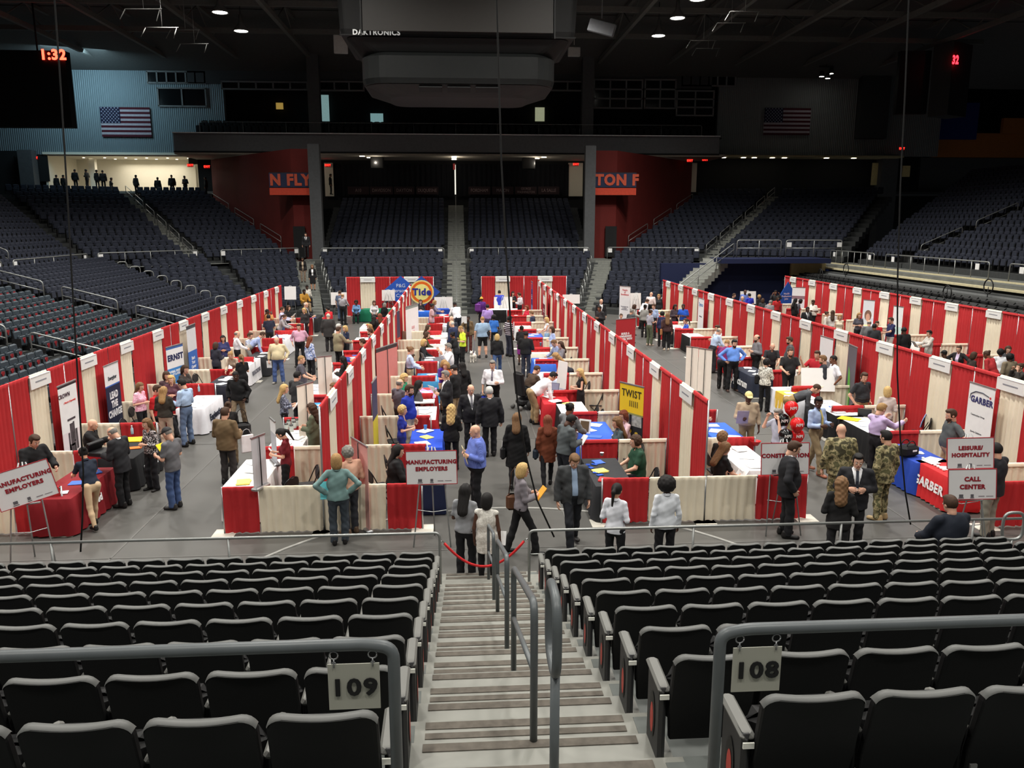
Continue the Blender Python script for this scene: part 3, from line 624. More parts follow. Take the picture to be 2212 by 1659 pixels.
# keep only what the view can take in
def seen(x, y, z):
    v = np.array([x, y, z + .5 - EYE]); kf = v @ _fw
    px = CXP + F_PX * (v @ _rt) / kf
    return -25 < px < 2240
seatpos = [s for s in seatpos if seen(s[4], s[5], s[6])]
logo = [s for s in seatpos if s[0] in ('left_side_logo', 'left_side_near')]; plain = [s for s in seatpos if s[0] not in ('left_side_logo', 'left_side_near')]
logo.sort(key=lambda s: math.hypot(s[4], s[5])); plain.sort(key=lambda s: math.hypot(s[4], s[5]) + (8 if s[6] > 3.2 else 0) + (5 if s[0].startswith('right_side') else 0))
SN = {'center_left': 'far centre left block', 'center_right': 'far centre right block', 'left_corner_inner': 'far left corner block', 'left_corner_outer': 'block right of the oval loops', 'right_corner_inner': 'far right corner block', 'left_side_far': 'plain block beyond the emblem seats', 'left_side_logo': 'emblem block by the loops', 'left_side_near': 'nearer emblem block', 'right_side_a': 'farthest right side block', 'right_side_b': 'middle right side block', 'right_side_c': 'nearest right side block'}
for (sec, k, i, n, x, y, z, rz) in logo[:300]:
    o = link('emblem_chair', me_logo, None, (x, y, z), rz); link('emblem', me_emb, o)
    tag(o, 'slate emblem seat, %s, %s row up, %s in the row' % (SN[sec], ORD1[k], ORD1[i]), 'seat', 'emblem seats in the ' + SN[sec])
for (sec, k, i, n, x, y, z, rz) in plain[:300]:
    o = link('arena_chair', me_navy, None, (x, y, z), rz)
    s2 = SN.get(sec, sec.replace('_', ' '))
    tag(o, 'navy seat, %s, %s row up, %s in the row' % (s2, ORD1[k], ORD1[i]), 'seat', 'navy seats in the ' + s2)
def mass(name, base, rest, label, mats):
    bv = np.array([v.co[:] for v in base.vertices]); bf = [tuple(p.vertices) for p in base.polygons]; bm = [p.material_index for p in base.polygons]; nv = len(bv)
    V = []; Fs = []; Mi = []
    for q, (sec, k, i, n, x, y, z, rz) in enumerate(rest):
        c, s = math.cos(rz), math.sin(rz); V.append(np.stack([bv[:, 0] * c - bv[:, 1] * s + x, bv[:, 0] * s + bv[:, 1] * c + y, bv[:, 2] + z], 1)); o = q * nv
        Fs += [tuple(a + o for a in f) for f in bf]; Mi += bm
    me = bpy.data.meshes.new(name); me.from_pydata(np.concatenate(V).tolist(), [], Fs)
    for m in mats: me.materials.append(m)
    me.polygons.foreach_set('material_index', Mi); me.update(); o = link(name, me); tag(o, label, 'seats'); o['kind'] = 'stuff'
mass('distant_seats', me_navy, plain[300:] , 'remaining rows of dark navy folding seats filling the far and side stands', [M_NAVY, M_BLACK])
if len(logo) > 300: mass('distant_emblem_seats', me_logo, logo[300:], 'remaining slate emblem seats in the far rows of the left stand', [m_pl, M_BLACK])
print('SEATS', len(logo), len(plain))

# ================================================================== scoreboard
def rrect(hw, hd, r, n=6):
    out = []
    for cx, cy, a0 in ((hw - r, hd - r, 0), (-hw + r, hd - r, PI / 2), (-hw + r, -hd + r, PI), (hw - r, -hd + r, 1.5 * PI)):
        for i in range(n + 1): a = a0 + PI / 2 * i / n; out.append((cx + r * math.cos(a), cy + r * math.sin(a)))
    return out
def loft(b, secs, cy=35.5, cx=.16, mi=0, cap=True, smooth=False):
    n = None; vs = []
    for (hw, hd, r, z) in secs: p = rrect(hw, hd, r); n = len(p); vs += [(cx + x, cy + y, z) for x, y in p]
    fs = [(i * n + k, i * n + (k + 1) % n, (i + 1) * n + (k + 1) % n, (i + 1) * n + k) for i in range(len(secs) - 1) for k in range(n)]
    if cap: fs += [tuple(range(n - 1, -1, -1)), tuple((len(secs) - 1) * n + k for k in range(n))]
    b.add(vs, fs, mi, smooth)
t = thing('scoreboard', 'huge dark centre-hung scoreboard with rounded lower ring over the floor', 'scoreboard', (0, 0, 0))
b = MB(); loft(b, [(4.45, 2.5, .25, 12.78), (4.5, 2.55, .25, 13.0), (4.75, 2.8, .25, 18.5)]); b.build('housing', mat((34, 34, 34), .6), t)
b = MB(); b.box((.16, 32.93, 15.2), (7.2, .1, 4.6), rx=-.055); b.build('screen', mat((60, 57, 54), .5, noise=.02), t)
b = MB(); b.box((.16, 33.0, 12.79), (9.0, .06, .05)); b.box((-3.5, 32.9, 15.2), (.06, .06, 5.0), rx=-.055); b.box((3.82, 32.9, 15.2), (.06, .06, 5.0), rx=-.055); b.build('trim', mat((16, 16, 16), .5), t)
b = MB(); loft(b, [(3.6, 1.8, .8, 12.0), (3.9, 2.1, .8, 12.3), (4.3, 2.4, .5, 12.75)]); b.build('neck', mat((30, 30, 30), .7), t)
b = MB(); loft(b, [(3.74, 2.35, 1.0, 11.1), (3.8, 2.4, 1.0, 11.3), (3.8, 2.4, 1.0, 12.1), (3.6, 2.2, 1.0, 12.25)]); b.build('ring_display', mat((30, 32, 32), .45), t)
b = MB(); loft(b, [(2.75, 1.5, .6, 10.72), (2.95, 1.7, .9, 10.8), (3.68, 2.3, 1.0, 11.08)]); b.build('lower_cone', mat((26, 27, 28), .6), t)
b = MB()
for i in range(3): b.box((-.95 + i * 1.1, 33.35, 10.93), (.9, .1, .25), rx=.9)
b.build('speaker_grille', mat((44, 45, 46), .7), t)
text('DAKTRONICS', .26, mat((235, 235, 230), .5, emit=.4), t, (-2.95, 32.95, 12.87), bold=.006)
for (x, y) in ((-3, 33.5), (3.3, 33.5), (-3, 37), (3.3, 37)): b = MB(); b.tube([(x, y, 18.4), (x, y, 21.4)], .05, 6); b.build('hanger', M_BLACK, t)

# ================================================================== roof trusses and lamps
for i, x in enumerate((-30.5, -24.5, -18.5, -12.3, -7.0, 7.3, 12.6, 18.8, 24.8, 31.0, 38.0)):
    t = thing('roof_truss', '%s of the dark roof trusses counted from the left' % ORD1[i], 'truss', (x, 0, 0), 0, 'dark roof trusses')
    zt, zb = 21.2, 19.6
    b = MB(); b.box((0, 48, zb), (.28, 58, .32)); b.build('bottom_chord', mat((120, 120, 116), .8), t)
    b = MB(); b.box((0, 48, zt), (.25, 58, .25)); b.build('top_chord', mat((110, 110, 106), .8), t)
    b = MB()
    for j, y in enumerate(np.arange(22, 76, 3.0)): b.tube([(0, y, zb if j % 2 else zt), (0, y + 3, zt if j % 2 else zb)], .06, 4)
    b.build('web', mat((116, 116, 112), .8), t)
for i, y in enumerate((58.0, 66.0, 73.5)):
    b = MB(); b.box((2, y, 19.9), (80, .25, .35)); tag(b.build('cross_beam', mat((110, 110, 106), .8)), '%s dark beam crossing below the roof trusses, seen from the floor' % ORD1[i], 'beam')
m_em = mat((255, 252, 240), .5, emit=14.0)
for i, (x, y) in enumerate(LAMPS):
    if y < 50 or abs(x) > 20: vis = False
    t = thing('high_bay_lamp', 'round high-bay lamp under the roof, at %d metres right and %d metres out' % (round(x), round(y)), 'lamp', (x, y, LAMP_Z), 0, 'high-bay lamps')  # fixtures are also built for the added row behind the camera
    if y > 50 and abs(x) < 20: t['label'] = {(-15.0, 56.8): 'lit high-bay lamp, left of the scoreboard, upper of the pair', (-15.0, 62.0): 'lit high-bay lamp, left of the scoreboard, lower of the pair', (14.7, 51.7): 'lit high-bay lamp right of the scoreboard, cut by the top edge', (14.7, 56.3): 'lit high-bay lamp right of the scoreboard, middle of three', (14.7, 61.5): 'lit high-bay lamp right of the scoreboard, lowest of three'}.get((x, y), t['label'])
    b = MB(); b.lathe([(.12, 1.1), (.16, .55), (.52, .1), (.55, .0), (.52, .0), (.46, .06)], (0, 0, 0), 20); b.build('reflector', mat((120, 120, 118), .5), t)
    b = MB(); b.lathe([(.001, .02), (.45, .02), (.44, .06), (.001, .06)], (0, 0, 0), 20); b.build('lens', m_em, t)
    b = MB(); b.tube([(0, 0, 1.1), (0, 0, 2.3)], .03, 5); b.build('stem', M_BLACK, t)
for lab, px, py, Y, n in (('cluster of three small lit spotlights on the right upper wall', 1785, 163, 74, 3), ('small lit spotlight high at the far right', 2140, 45, 66, 1)):
    c = atY(px, py, Y); t = thing('spotlight', lab, 'lamp', c)
    for i in range(n):
        q = ((-.42, 0, -.1), (.42, 0, .16), (.15, 0, -.25))[i] if n > 1 else (0, 0, 0)
        b = MB(); b.lathe([(.01, .5), (.16, .45), (.24, 0), (.2, 0)], q, 12); b.build('can', M_BLK2, t); b = MB(); b.lathe([(.001, -.01), (.2, -.01), (.2, .02), (.001, .02)], q, 12); b.build('lens', m_em, t)
    b = MB(); b.box((0, .1, .75), (1.3 if n > 1 else .5, .1, .1)); b.tube([(0, .1, .8), (0, .1, 3.5)], .04, 5); b.build('bracket', M_BLK2, t)
# lamp bars and speakers among the trusses
for i, (px, py, Y, rz) in enumerate([(736, 96, 60, .1), (1300, 60, 50, -.4), (1240, 112, 66, 0)]):
    c = atY(px, py, Y); b = MB(); b.box((0, 0, 0), (.95 if i != 1 else 1.6, .3, 1.2 if i == 0 else .7), rz=rz, ry=.3 if i == 1 else 0, bev=.04); b.tube([(0, 0, .5), (0, 0, 22 - c.z)], .03, 5)
    tag(b.build('roof_unit', mat((200, 200, 196) if i != 1 else (110, 112, 116), .6), None, c), ['white box hung from the roof left of the scoreboard', 'tilted grey box hung from the roof right of the scoreboard', 'small pale box hung behind the right side of the scoreboard'][i], 'fixture')
for i, (px, py, Y) in enumerate([(310, 20, 45), (350, 60, 50), (400, 65, 55), (420, 95, 58), (1610, 25, 50), (1580, 50, 53), (1520, 88, 58), (1530, 105, 62)]):
    c = atY(px, py, Y); b = MB(); b.tube([(-.9, 0, 0), (.9, 0, .03)], .03, 5); b.tube([(-.9, 0, 0), (-1.2, 0, -.5)], .025, 5); b.tube([(.8, 0, 0), (.6, 0, -.55)], .025, 5); b.tube([(0, 0, 0), (0, 0, 21.5 - c.z)], .02, 4)
    tag(b.build('lamp_bar', mat((120, 120, 118), .6), None, c), '%s unlit lamp bar under the roof, counted from the left' % ORD1[i], 'lamp bar', 'unlit lamp bars')
# soffit downlights under the far balcony
b = MB()
for px, py in ((782, 332), (798, 344), (810, 353), (981, 332), (981, 344), (981, 353), (1175, 332), (1160, 343), (1148, 353), (1321, 334), (540, 333), (630, 336), (1405, 331), (1580, 330), (1624, 333), (1648, 331), (1688, 335), (1715, 330), (1808, 337), (1852, 341)):
    c = atY(px, py, 72.9 if py < 338 else (74.3 if py < 348 else 76)); b.box((c.x, c.y, 11.37), (.42, .3, .03)) if abs(c.x) < 23 else b.box((c.x, 75, 11.58), (.36, .3, .03))
lt = b.build('soffit_downlights', mat((255, 246, 224), .5, emit=7)); tag(lt, 'scattered small downlights in the soffit under the far balcony', 'lights'); lt['kind'] = 'stuff'
# thin light gap between the dark curtains above the centre stairs
b = MB(); A, B = atY(983, 356, 77.8), atY(983, 420, 77.8); b.box((A.x, 77.8, (A.z + B.z) / 2), (.11, .05, A.z - B.z)); struct('window_14', b, mat((240, 236, 220), .5, emit=1.2))
# exit signs
for i, (px, py, Y) in enumerate([(75, 341, 76.8), (411, 357, 76), (447, 360, 76), (708, 357, 76.9), (981, 360, 76.9), (1244, 355, 76.9), (1523, 345, 75), (1490, 347, 75), (1948, 321, 76.4)]):
    c = atY(px, py, Y); t = thing('exit_sign', 'small glowing red exit sign at the far end, %s counted from the left' % ORD1[i], 'sign', c, 0, 'red exit signs')
    b = MB(); b.box((0, 0, 0), (.5 if i not in (4,) else .2, .06, .3 if i != 4 else .55)); b.build('box', mat((110, 10, 10), .5, emit=.5), t)
    if i not in (4,): text('EXIT', .24, mat((255, 40, 30), .5, emit=5), t, (0, -.035, 0), bold=.004)
# video boards with red digits
t = thing('video_board', 'large unlit black video board at the upper left with red clock digits', 'screen', (0, 0, 0)); A, B = atY(145, 112, 62), atY(145, 270, 62)
b = MB(); b.box((A.x - 8, 62, (A.z + B.z) / 2 - .1), (16, .8, A.z - B.z + .2)); b.build('housing', mat((8, 8, 8), .6), t)
text('1:32', .92, mat((255, 60, 40), .5, emit=9), t, tuple(atY(114, 119, 61.5)), bold=.03)
b = MB(); b.tube([(A.x - 2, 62, A.z), (A.x - 2, 62, 21)], .06, 5); b.tube([(A.x - 14, 62, A.z), (A.x - 14, 62, 21)], .06, 5); b.build('hanger', M_BLACK, t)
t = thing('video_board', 'dark video board turned edge-on at the upper right with red digits', 'screen', (0, 0, 0)); A, B = atY(1985, 105, 66), atY(2055, 258, 66)
b = MB(); b.box(((A.x + B.x) / 2 + .3, 64.5, (A.z + B.z) / 2), (2.6, 1.6, A.z - B.z), rz=.5); b.build('housing', mat((56, 58, 58), .6), t)
b = MB(); b.box(((A.x + B.x) / 2 - 2.2, 65.5, (A.z + B.z) / 2), (2.4, .5, A.z - B.z - .6), rz=-.1); b.build('side_panel', mat((20, 20, 20), .6), t)
text('32', .85, mat((255, 30, 40), .5, emit=9), t, tuple(atY(2064, 130, 63)), bold=.03, sx=.55)
# banner boxes
for s, (a, c2), word, lab in ((0, (580, 691), 'N FLYE', 'navy and orange lettered banner box left of the far seats'), (1, (1271, 1374), 'YTON F', 'navy and orange lettered banner box right of the far seats')):
    A, B = atY(a, 372, 64), atY(c2, 422, 64); W = B.x - A.x; Hh = A.z - B.z; t = thing('banner_box', lab, 'banner', (A.x, 64, B.z))
    b = MB(); b.box((W / 2, .6, Hh / 2), (W, 1.0, Hh)); b.build('box', M_BLK2, t)
    b = MB(); b.box((W / 2, .06, Hh * .66), (W, .06, Hh * .62)); b.build('navy_band', mat((42, 50, 78), .8), t)
    b = MB(); b.box((W / 2, .04, Hh * .165), (W, .06, Hh * .31)); b.build('orange_band', mat((206, 74, 52), .8), t)
    text(word, 1.12, mat((206, 92, 66), .8), t, (W / 2, -.0, Hh * .65), bold=.045, sx=.94)
# hanging dark curtains and name boards behind the top rows
for i, (px0, px1) in enumerate(((722, 981), (986, 1228))):
    A, B = atY(px0, 354, 77.5), atY(px1, 424, 77.5); b = MB(); n = 90; vs = []
    for j in range(n + 1):
        x = A.x + (B.x - A.x) * j / n; y = 77.5 + .08 * math.sin(j * 1.6); vs += [(x, y, B.z), (x, y, A.z)]
    b.add(vs, [(2 * j, 2 * j + 2, 2 * j + 3, 2 * j + 1) for j in range(n)]); tag(b.build('stage_curtain', mat((18, 20, 26), .9)), 'dark curtain closing the concourse %s of the centre stairs' % ('left' if i == 0 else 'right'), 'curtain')
for i, (px0, px1, wds) in enumerate(((750, 798, 'A10'), (798, 850, 'DAVIDSON'), (850, 896, 'DAYTON'), (898, 948, 'DUQUESNE'), (1011, 1060, 'FORDHAM'), (1062, 1110, 'MASON'), (1112, 1160, 'GEORGE\nWASHINGTON'), (1162, 1209, 'LA SALLE'))):
    A, B = atY(px0, 403, 76.8), atY(px1, 420, 76.8); t = thing('name_board', 'dim dark name board above the top far rows, %s from the left' % ORD1[i], 'sign', ((A.x + B.x) / 2, 76.8, (A.z + B.z) / 2), 0, 'dim name boards')
    b = MB(); b.box((0, 0, 0), (B.x - A.x - .08, .06, A.z - B.z)); b.build('board', mat((44, 30, 34), .8), t); text(wds, .42 if '\n' not in wds else .3, mat((150, 130, 130), .8), t, (0, -.04, 0), sx=.8)
# flags
for (px0, px1, py0, py1, lab) in ((215, 328, 231, 296, 'United States flag hung flat on the left ribbed wall'), (1652, 1748, 233, 292, 'United States flag hung flat on the right ribbed wall')):
    A, B = atY(px0, py0, 76.9), atY(px1, py1, 76.9); W = B.x - A.x; Hh = A.z - B.z; t = thing('flag', lab, 'flag', (A.x, 76.9, B.z))
    b = MB(); n = 13
    for j in range(n): b.box((W / 2, 0, Hh * (j + .5) / n), (W, .04, Hh / n), mi=j % 2)
    b.build('stripes', [mat((74, 20, 34), .9), mat((172, 164, 172), .9)], t)
    b = MB(); b.box((W * .2, -.03, Hh * .73), (W * .4, .04, Hh * .54)); b.build('canton', mat((26, 26, 52), .9), t)
    b = MB()
    for r in range(9):
        for c in range(6 if r % 2 == 0 else 5):
            x = W * .4 * (c + (.5 if r % 2 == 0 else 1)) / 6; z = Hh * (.46 + .54 * (9 - r - .5) / 9)
            P = [((.085 if q % 2 == 0 else .035) * math.sin(q * PI / 5) + x, -.055, (.085 if q % 2 == 0 else .035) * math.cos(q * PI / 5) + z) for q in range(10)]; b.add(P, [tuple(range(9, -1, -1))])
    b.build('stars', mat((160, 160, 180), .9), t)
# projecting boxes on the ribbed walls
for lab, px0, px1, py0, py1, m in (('dark recessed control booth with equipment lights on the left wall', 1866, 1910, 95, 300, mat((58, 60, 60), .7)),):
    A, B = atY(px0, py0, 76.6), atY(px1, py1, 76.6); b = MB(); b.box(((A.x + B.x) / 2, 76.6, (A.z + B.z) / 2), (B.x - A.x, .8, A.z - B.z)); struct('trim_wall_box', b, m)
# balcony seats and glass rail on the far suite level
mbn = MB()
for r_ in range(3):
    for x in np.arange(-22, 22, .6): mbn.box((x, 74.2 + r_ * .9, 13.6 + r_ * .3), (.5, .3, .75), bev=.06)
o = mbn.build('balcony_seats', mat((26, 27, 30), .7)); tag(o, 'rows of dark seats on the balcony of the far suites', 'seats'); o['kind'] = 'stuff'
rail_line([(-21.5, 72.7, 13.1), (21.5, 72.7, 13.1)], 1.0, 'thin rail along the edge of the far balcony', 11, r=.022)
# hanging ropes in front
def rope(pts, lab, r=.014):
    P = [Vector(p) for p in pts]; b = MB(); b.tube(P, r, 6); tag(b.build('hanging_rope', mat((10, 10, 10), .7)), lab, 'rope')
def ropeY(pp): return [tuple(atY(x, y, Y)) for x, y, Y in pp]
rope([(atY(118, 0, 13.5).x, 13.5, 20.5)] + ropeY([(118, 0, 13.5), (132, 200, 13.3), (147, 450, 13.0), (158, 650, 12.8), (170, 850, 12.6), (180, 1020, 12.4), (178, 1120, 12.35), (174, 1192, 12.3)]), 'black rope hanging from the roof at the left of the floor')
rope([(atY(1073, 0, 13.5).x, 13.5, 20.5)] + ropeY([(1073, 0, 13.5), (1077, 150, 13.4), (1083, 350, 13.2), (1092, 520, 13.0), (1103, 700, 12.8), (1118, 870, 12.6), (1135, 980, 12.5), (1160, 1080, 12.4), (1197, 1160, 12.3)]), 'black rope hanging from the roof in the middle, bending away below')
rope([(atY(1963, 0, 13.5).x, 13.5, 20.5)] + ropeY([(1963, 0, 13.5), (1955, 200, 13.3), (1945, 400, 13.1), (1939, 600, 12.9), (1938, 800, 12.7), (1945, 950, 12.5), (1955, 1060, 12.4), (1967, 1133, 12.3)]), 'black rope hanging from the roof at the right of the floor')
# ================================================================== pipe and drape
def drape_panel(L, h, seed, wave=.16, amp=.028, hem=.02):
    """hanging cloth along +x, from height h down to the floor"""
    rg = np.random.default_rng(seed); n = max(8, int(L / .035)); b = MB(); zs = [h - .06, h + .004, h + .022, h + .004, h - .07, h * .55, h * .3, hem]; yo = [.03, .028, 0, -.026, -.012, 0, 0, 0]; vs = []
    ph = rg.uniform(0, 6); xs = np.linspace(0, L, n + 1); wob = np.cumsum(rg.normal(0, .35, n + 1))
    for j, z in enumerate(zs):
        g = (.1, .1, .12, .15, .6, .9, 1.0, 1.1)[j]
        for i, x in enumerate(xs): vs.append((min(max(x + .012 * math.sin(i * .9 + j), 0), L) + (.02 * (1 - z / h) * math.sin(i * .5)), amp * g * math.sin(x / wave * 2 * PI + ph + .6 * math.sin(wob[i])) + yo[j], z))
    m = n + 1
    b.add(vs, [(j * m + i, (j + 1) * m + i, (j + 1) * m + i + 1, j * m + i + 1) for j in range(len(zs) - 1) for i in range(n)], 0, True)
    return b
def upright(parent, x, h):
    b = MB(); b.tube([(x, 0, .01), (x, 0, h + .02)], .019, 8); p = b.build('upright', M_ALU, parent)
    b = MB(); b.box((x, 0, .008), (.42, .42, .014)); b.build('base_plate', mat((206, 202, 190), .6), p)
_ds = [0]
def bay(x, y, rz, L, h, cols, label, cat='drape', group=None, name='pipe_and_drape', last=False):
    """one bay of pipe and drape: uprights, cross bar and hung cloths; cols = [(share, material, name)]"""
    t = thing(name, label, cat, (x, y, 0), rz, group); upright(t, 0, h)
    if last: upright(t, L, h)
    b = MB(); b.tube([(0, 0, h - .01), (L, 0, h - .01)], .014, 6); b.build('crossbar', M_ALU, t); x0 = .01
    for share, m, nm in cols:
        _ds[0] += 1; w_ = L * share; b = drape_panel(w_ - .015, h, _ds[0]); b.build(nm, m, t, (x0, 0, 0)); x0 += w_
    return t
RC = [(.34, M_RED, 'red_drape'), (.32, M_CREAM, 'cream_drape'), (.34, M_RED, 'red_drape')]
def booth_sign(x, y, z, rz, label, strip=True):
    t = thing('booth_sign', label, 'sign', (x, y, z), rz, 'white cards on the drapes')
    b = MB(); b.box((0, 0, 0), (.92, .012, .27)); b.box((0, .03, .14), (.86, .09, .012)); b.build('card', M_WHITE, t)
    b = MB(); b.box((0, -.008, 0.01), (.5, .004, .03)); b.build('print_line', M_GREYTXT, t)
H8 = 2.44; H3 = .92
ROWDEF = {
 'A': dict(x=-9.65, y0=12.7, n=13, d=2.5, where='left wall row', face=1, sides=[(1, -7.55)]),
 'B': dict(x=-2.62, y0=15.0, n=11, d=2.76, where='row left of the centre aisle', face=1, sides=[(-1, -4.5), (1, -.74)]),
 'D': dict(x=4.83, y0=15.05, n=12, d=2.8, where='row right of the centre aisle', face=-1, sides=[(-1, 2.77), (1, 6.87)]),
 'E': dict(x=12.25, y0=12.75, n=13, d=2.71, where='row right of the right aisle', face=-1, sides=[(-1, 10.1)]),
 'F': dict(x=21.0, y0=26.2, n=9, d=2.77, where='far right wall row', face=-1, sides=[(-1, 18.9)])}
for key, R in ROWDEF.items():
    for i in range(R['n']):
        y = R['y0'] + i * R['d']; o = 'nearest' if i == 0 else ORD[i]
        bay(R['x'], y, PI / 2, R['d'], H8, RC, '%s tall drape bay from the near end, %s' % (o, R['where']), 'drape', 'tall drape bays, ' + R['where'], last=(i == R['n'] - 1))
        yc = y + R['d'] / 2
        if not (key == 'D' and i == 1 and False):
            booth_sign(R['x'] + R['face'] * .06, yc, 2.27, PI / 2 if R['face'] > 0 else -PI / 2, 'white name card on the %s drape bay, %s' % (o, R['where']))
        for (s, xe) in R['sides']:
            for yy in ([y] if i < R['n'] - 1 else [y]):
                if key in 'BD' and i == 0: continue
                if key == 'F' and i == 0: continue
                L = abs(xe - R['x']) - .06
                sd = {('A', 1): '', ('B', -1): ', its left face', ('B', 1): ', its right face', ('D', -1): ', its left face', ('D', 1): ', its right face'}.get((key, s), '')
                bay(R['x'] + s * .06, yy, 0 if s > 0 else PI, L, H3, [(.56, M_CREAM, 'cream_drape'), (.43, M_RED, 'red_drape')], '%s low divider from the near end, %s%s' % (o, R['where'], sd), 'divider', 'low booth dividers', 'side_rail_drape', last=True)
# row ends
bay(-4.5, 14.95, 0, 1.88, H3, [(.36, M_RED, 'red_drape'), (.64, M_CREAM, 'cream_drape')], 'low red and cream end drape behind the couple, left half, by the white banner table', 'divider', None, 'side_rail_drape')
bay(-2.62, 14.95, 0, 1.88, H3, [(.64, M_CREAM, 'cream_drape'), (.36, M_RED, 'red_drape')], 'low cream and red end drape beside the manufacturing easel sign', 'divider', None, 'side_rail_drape', True)
bay(2.77, 15.0, 0, 2.06, H3, [(.45, M_RED, 'red_drape'), (.55, M_CREAM, 'cream_drape')], 'low red and cream end drape behind the two people in white shirts', 'divider', None, 'side_rail_drape')
bay(4.83, 15.0, 0, 2.06, H3, [(.5, M_CREAM, 'cream_drape'), (.5, M_RED, 'red_drape')], 'low cream and red end drape behind the construction easel sign', 'divider', None, 'side_rail_drape', True)
bay(10.2, 14.3, 0, 2.0, H3, [(.42, M_RED, 'red_drape'), (.58, M_CREAM, 'cream_drape')], 'low end drape at the right edge behind the call center sign', 'divider', None, 'side_rail_drape', True)
# far back wall booths
for i, (x, l) in enumerate([(-6.98, 'far back booths, left of two at the left'), (-4.25, 'far back booths, right of two at the left'), (1.5, 'far back booths, left of two at the right'), (4.2, 'far back booths, right of two at the right')]):
    bay(x, 51.6, 0, 2.72, H8, [(.32, M_RED, 'red_drape'), (.34, M_CREAM, 'cream_drape'), (.34, M_RED, 'red_drape')], 'tall red and cream drape bay, ' + l, 'drape', 'far back drape bays', last=i in (1, 3)); booth_sign(x + 1.36, 51.52, 2.27, 0, 'white name card on the ' + l)

# ================================================================== tables
TAB = []
def cover_table(x, y, rz, cloth, label, L=1.83, W=.76, top=None, word=None, wcol=(240, 240, 240), wsz=.2, group=None, skirt=None, open_back=False):
    """cloth-covered folding table; its local -y side is the dressed front"""
    t = thing('covered_table', label, 'table', (x, y, 0), rz, group); TAB.append((x, y, rz, L, W))
    m = mat(cloth, .8, noise=.04); ms = mat(skirt, .85, noise=.04) if skirt else m
    b = MB(); b.box((0, 0, .725), (L, W, .03), bev=.01); b.build('tabletop', mat((190, 186, 176), .6), t)
    for sx in (-1, 1):
        for sy in (-1, 1): b = MB(); b.tube([(sx * L * .4, sy * W * .35, 0), (sx * L * .42, sy * W * .4, .715)], .014, 5); b.build('leg', M_STEEL, t)
    # cloth: top sheet plus skirt with soft folds
    per = []; nx, ny = 22, 9
    for i in range(nx): per.append((-L / 2 + L * i / nx, -W / 2, 0, -1))
    for i in range(ny): per.append((L / 2, -W / 2 + W * i / ny, 1, 0))
    for i in range(nx): per.append((L / 2 - L * i / nx, W / 2, 0, 1))
    for i in range(ny): per.append((-L / 2, W / 2 - W * i / ny, -1, 0))
    n = len(per); vs = []; zz = (.746, .735, .45, .03)
    for j, z in enumerate(zz):
        for i, (px, py, qx, qy) in enumerate(per):
            f = (.004, .012, .03, .055)[j] + (0, 0, .018, .03)[j] * math.sin(i * 2.1 + x)
            vs.append((px + qx * f, py + qy * f, z))
    b = MB(); b.add(vs, [(j * n + i, j * n + (i + 1) % n, (j + 1) * n + (i + 1) % n, (j + 1) * n + i) for j in range(3) for i in range(n)], 1 if skirt else 0, True); b.add(vs[:n], [tuple(range(n))], 0)
    b.build('tablecloth', [m, ms], t)
    if top:
        b = MB(); b.box((0, 0, .75), (L * .34, W + .03, .006)); b.box((0, -W / 2 - .035, .5), (L * .34, .01, .5), rx=-.05); b.build('table_runner', mat(top, .8), t)
    if word: text(word, wsz, mat(wcol, .7), t, (0, -W / 2 - .062, .40), (PI / 2 - .09, 0, 0), bold=.006, ext=.006)
    return t
PILE = [0]
def paper(x, y, z, rz, label, w_=.22, h_=.28, col=(245, 245, 244), n=1, name='paper_stack', cat='paper'):
    b = MB(); rg = random.Random(PILE[0]); PILE[0] += 1
    for i in range(n): b.box((rg.uniform(-.02, .02), rg.uniform(-.02, .02), .004 + i * .006), (w_, h_, .006), rz=rg.uniform(-.15, .15))
    return tag(b.build(name, mat(col, .7, noise=.01), None, (x, y, z), rz), label, cat)
ZT = .752
NEG, POS = PI / 2, -PI / 2   # front towards -x? helper: rz so that local -y looks to +x (aisle on the right) or -x
def TB(px, py, side, cloth, label, **k):
    p = at(px, py, .75); return cover_table(p.x, p.y, {'R': PI / 2, 'L': -PI / 2, 'F': 0, 'K': PI}[side], cloth, label, **k)
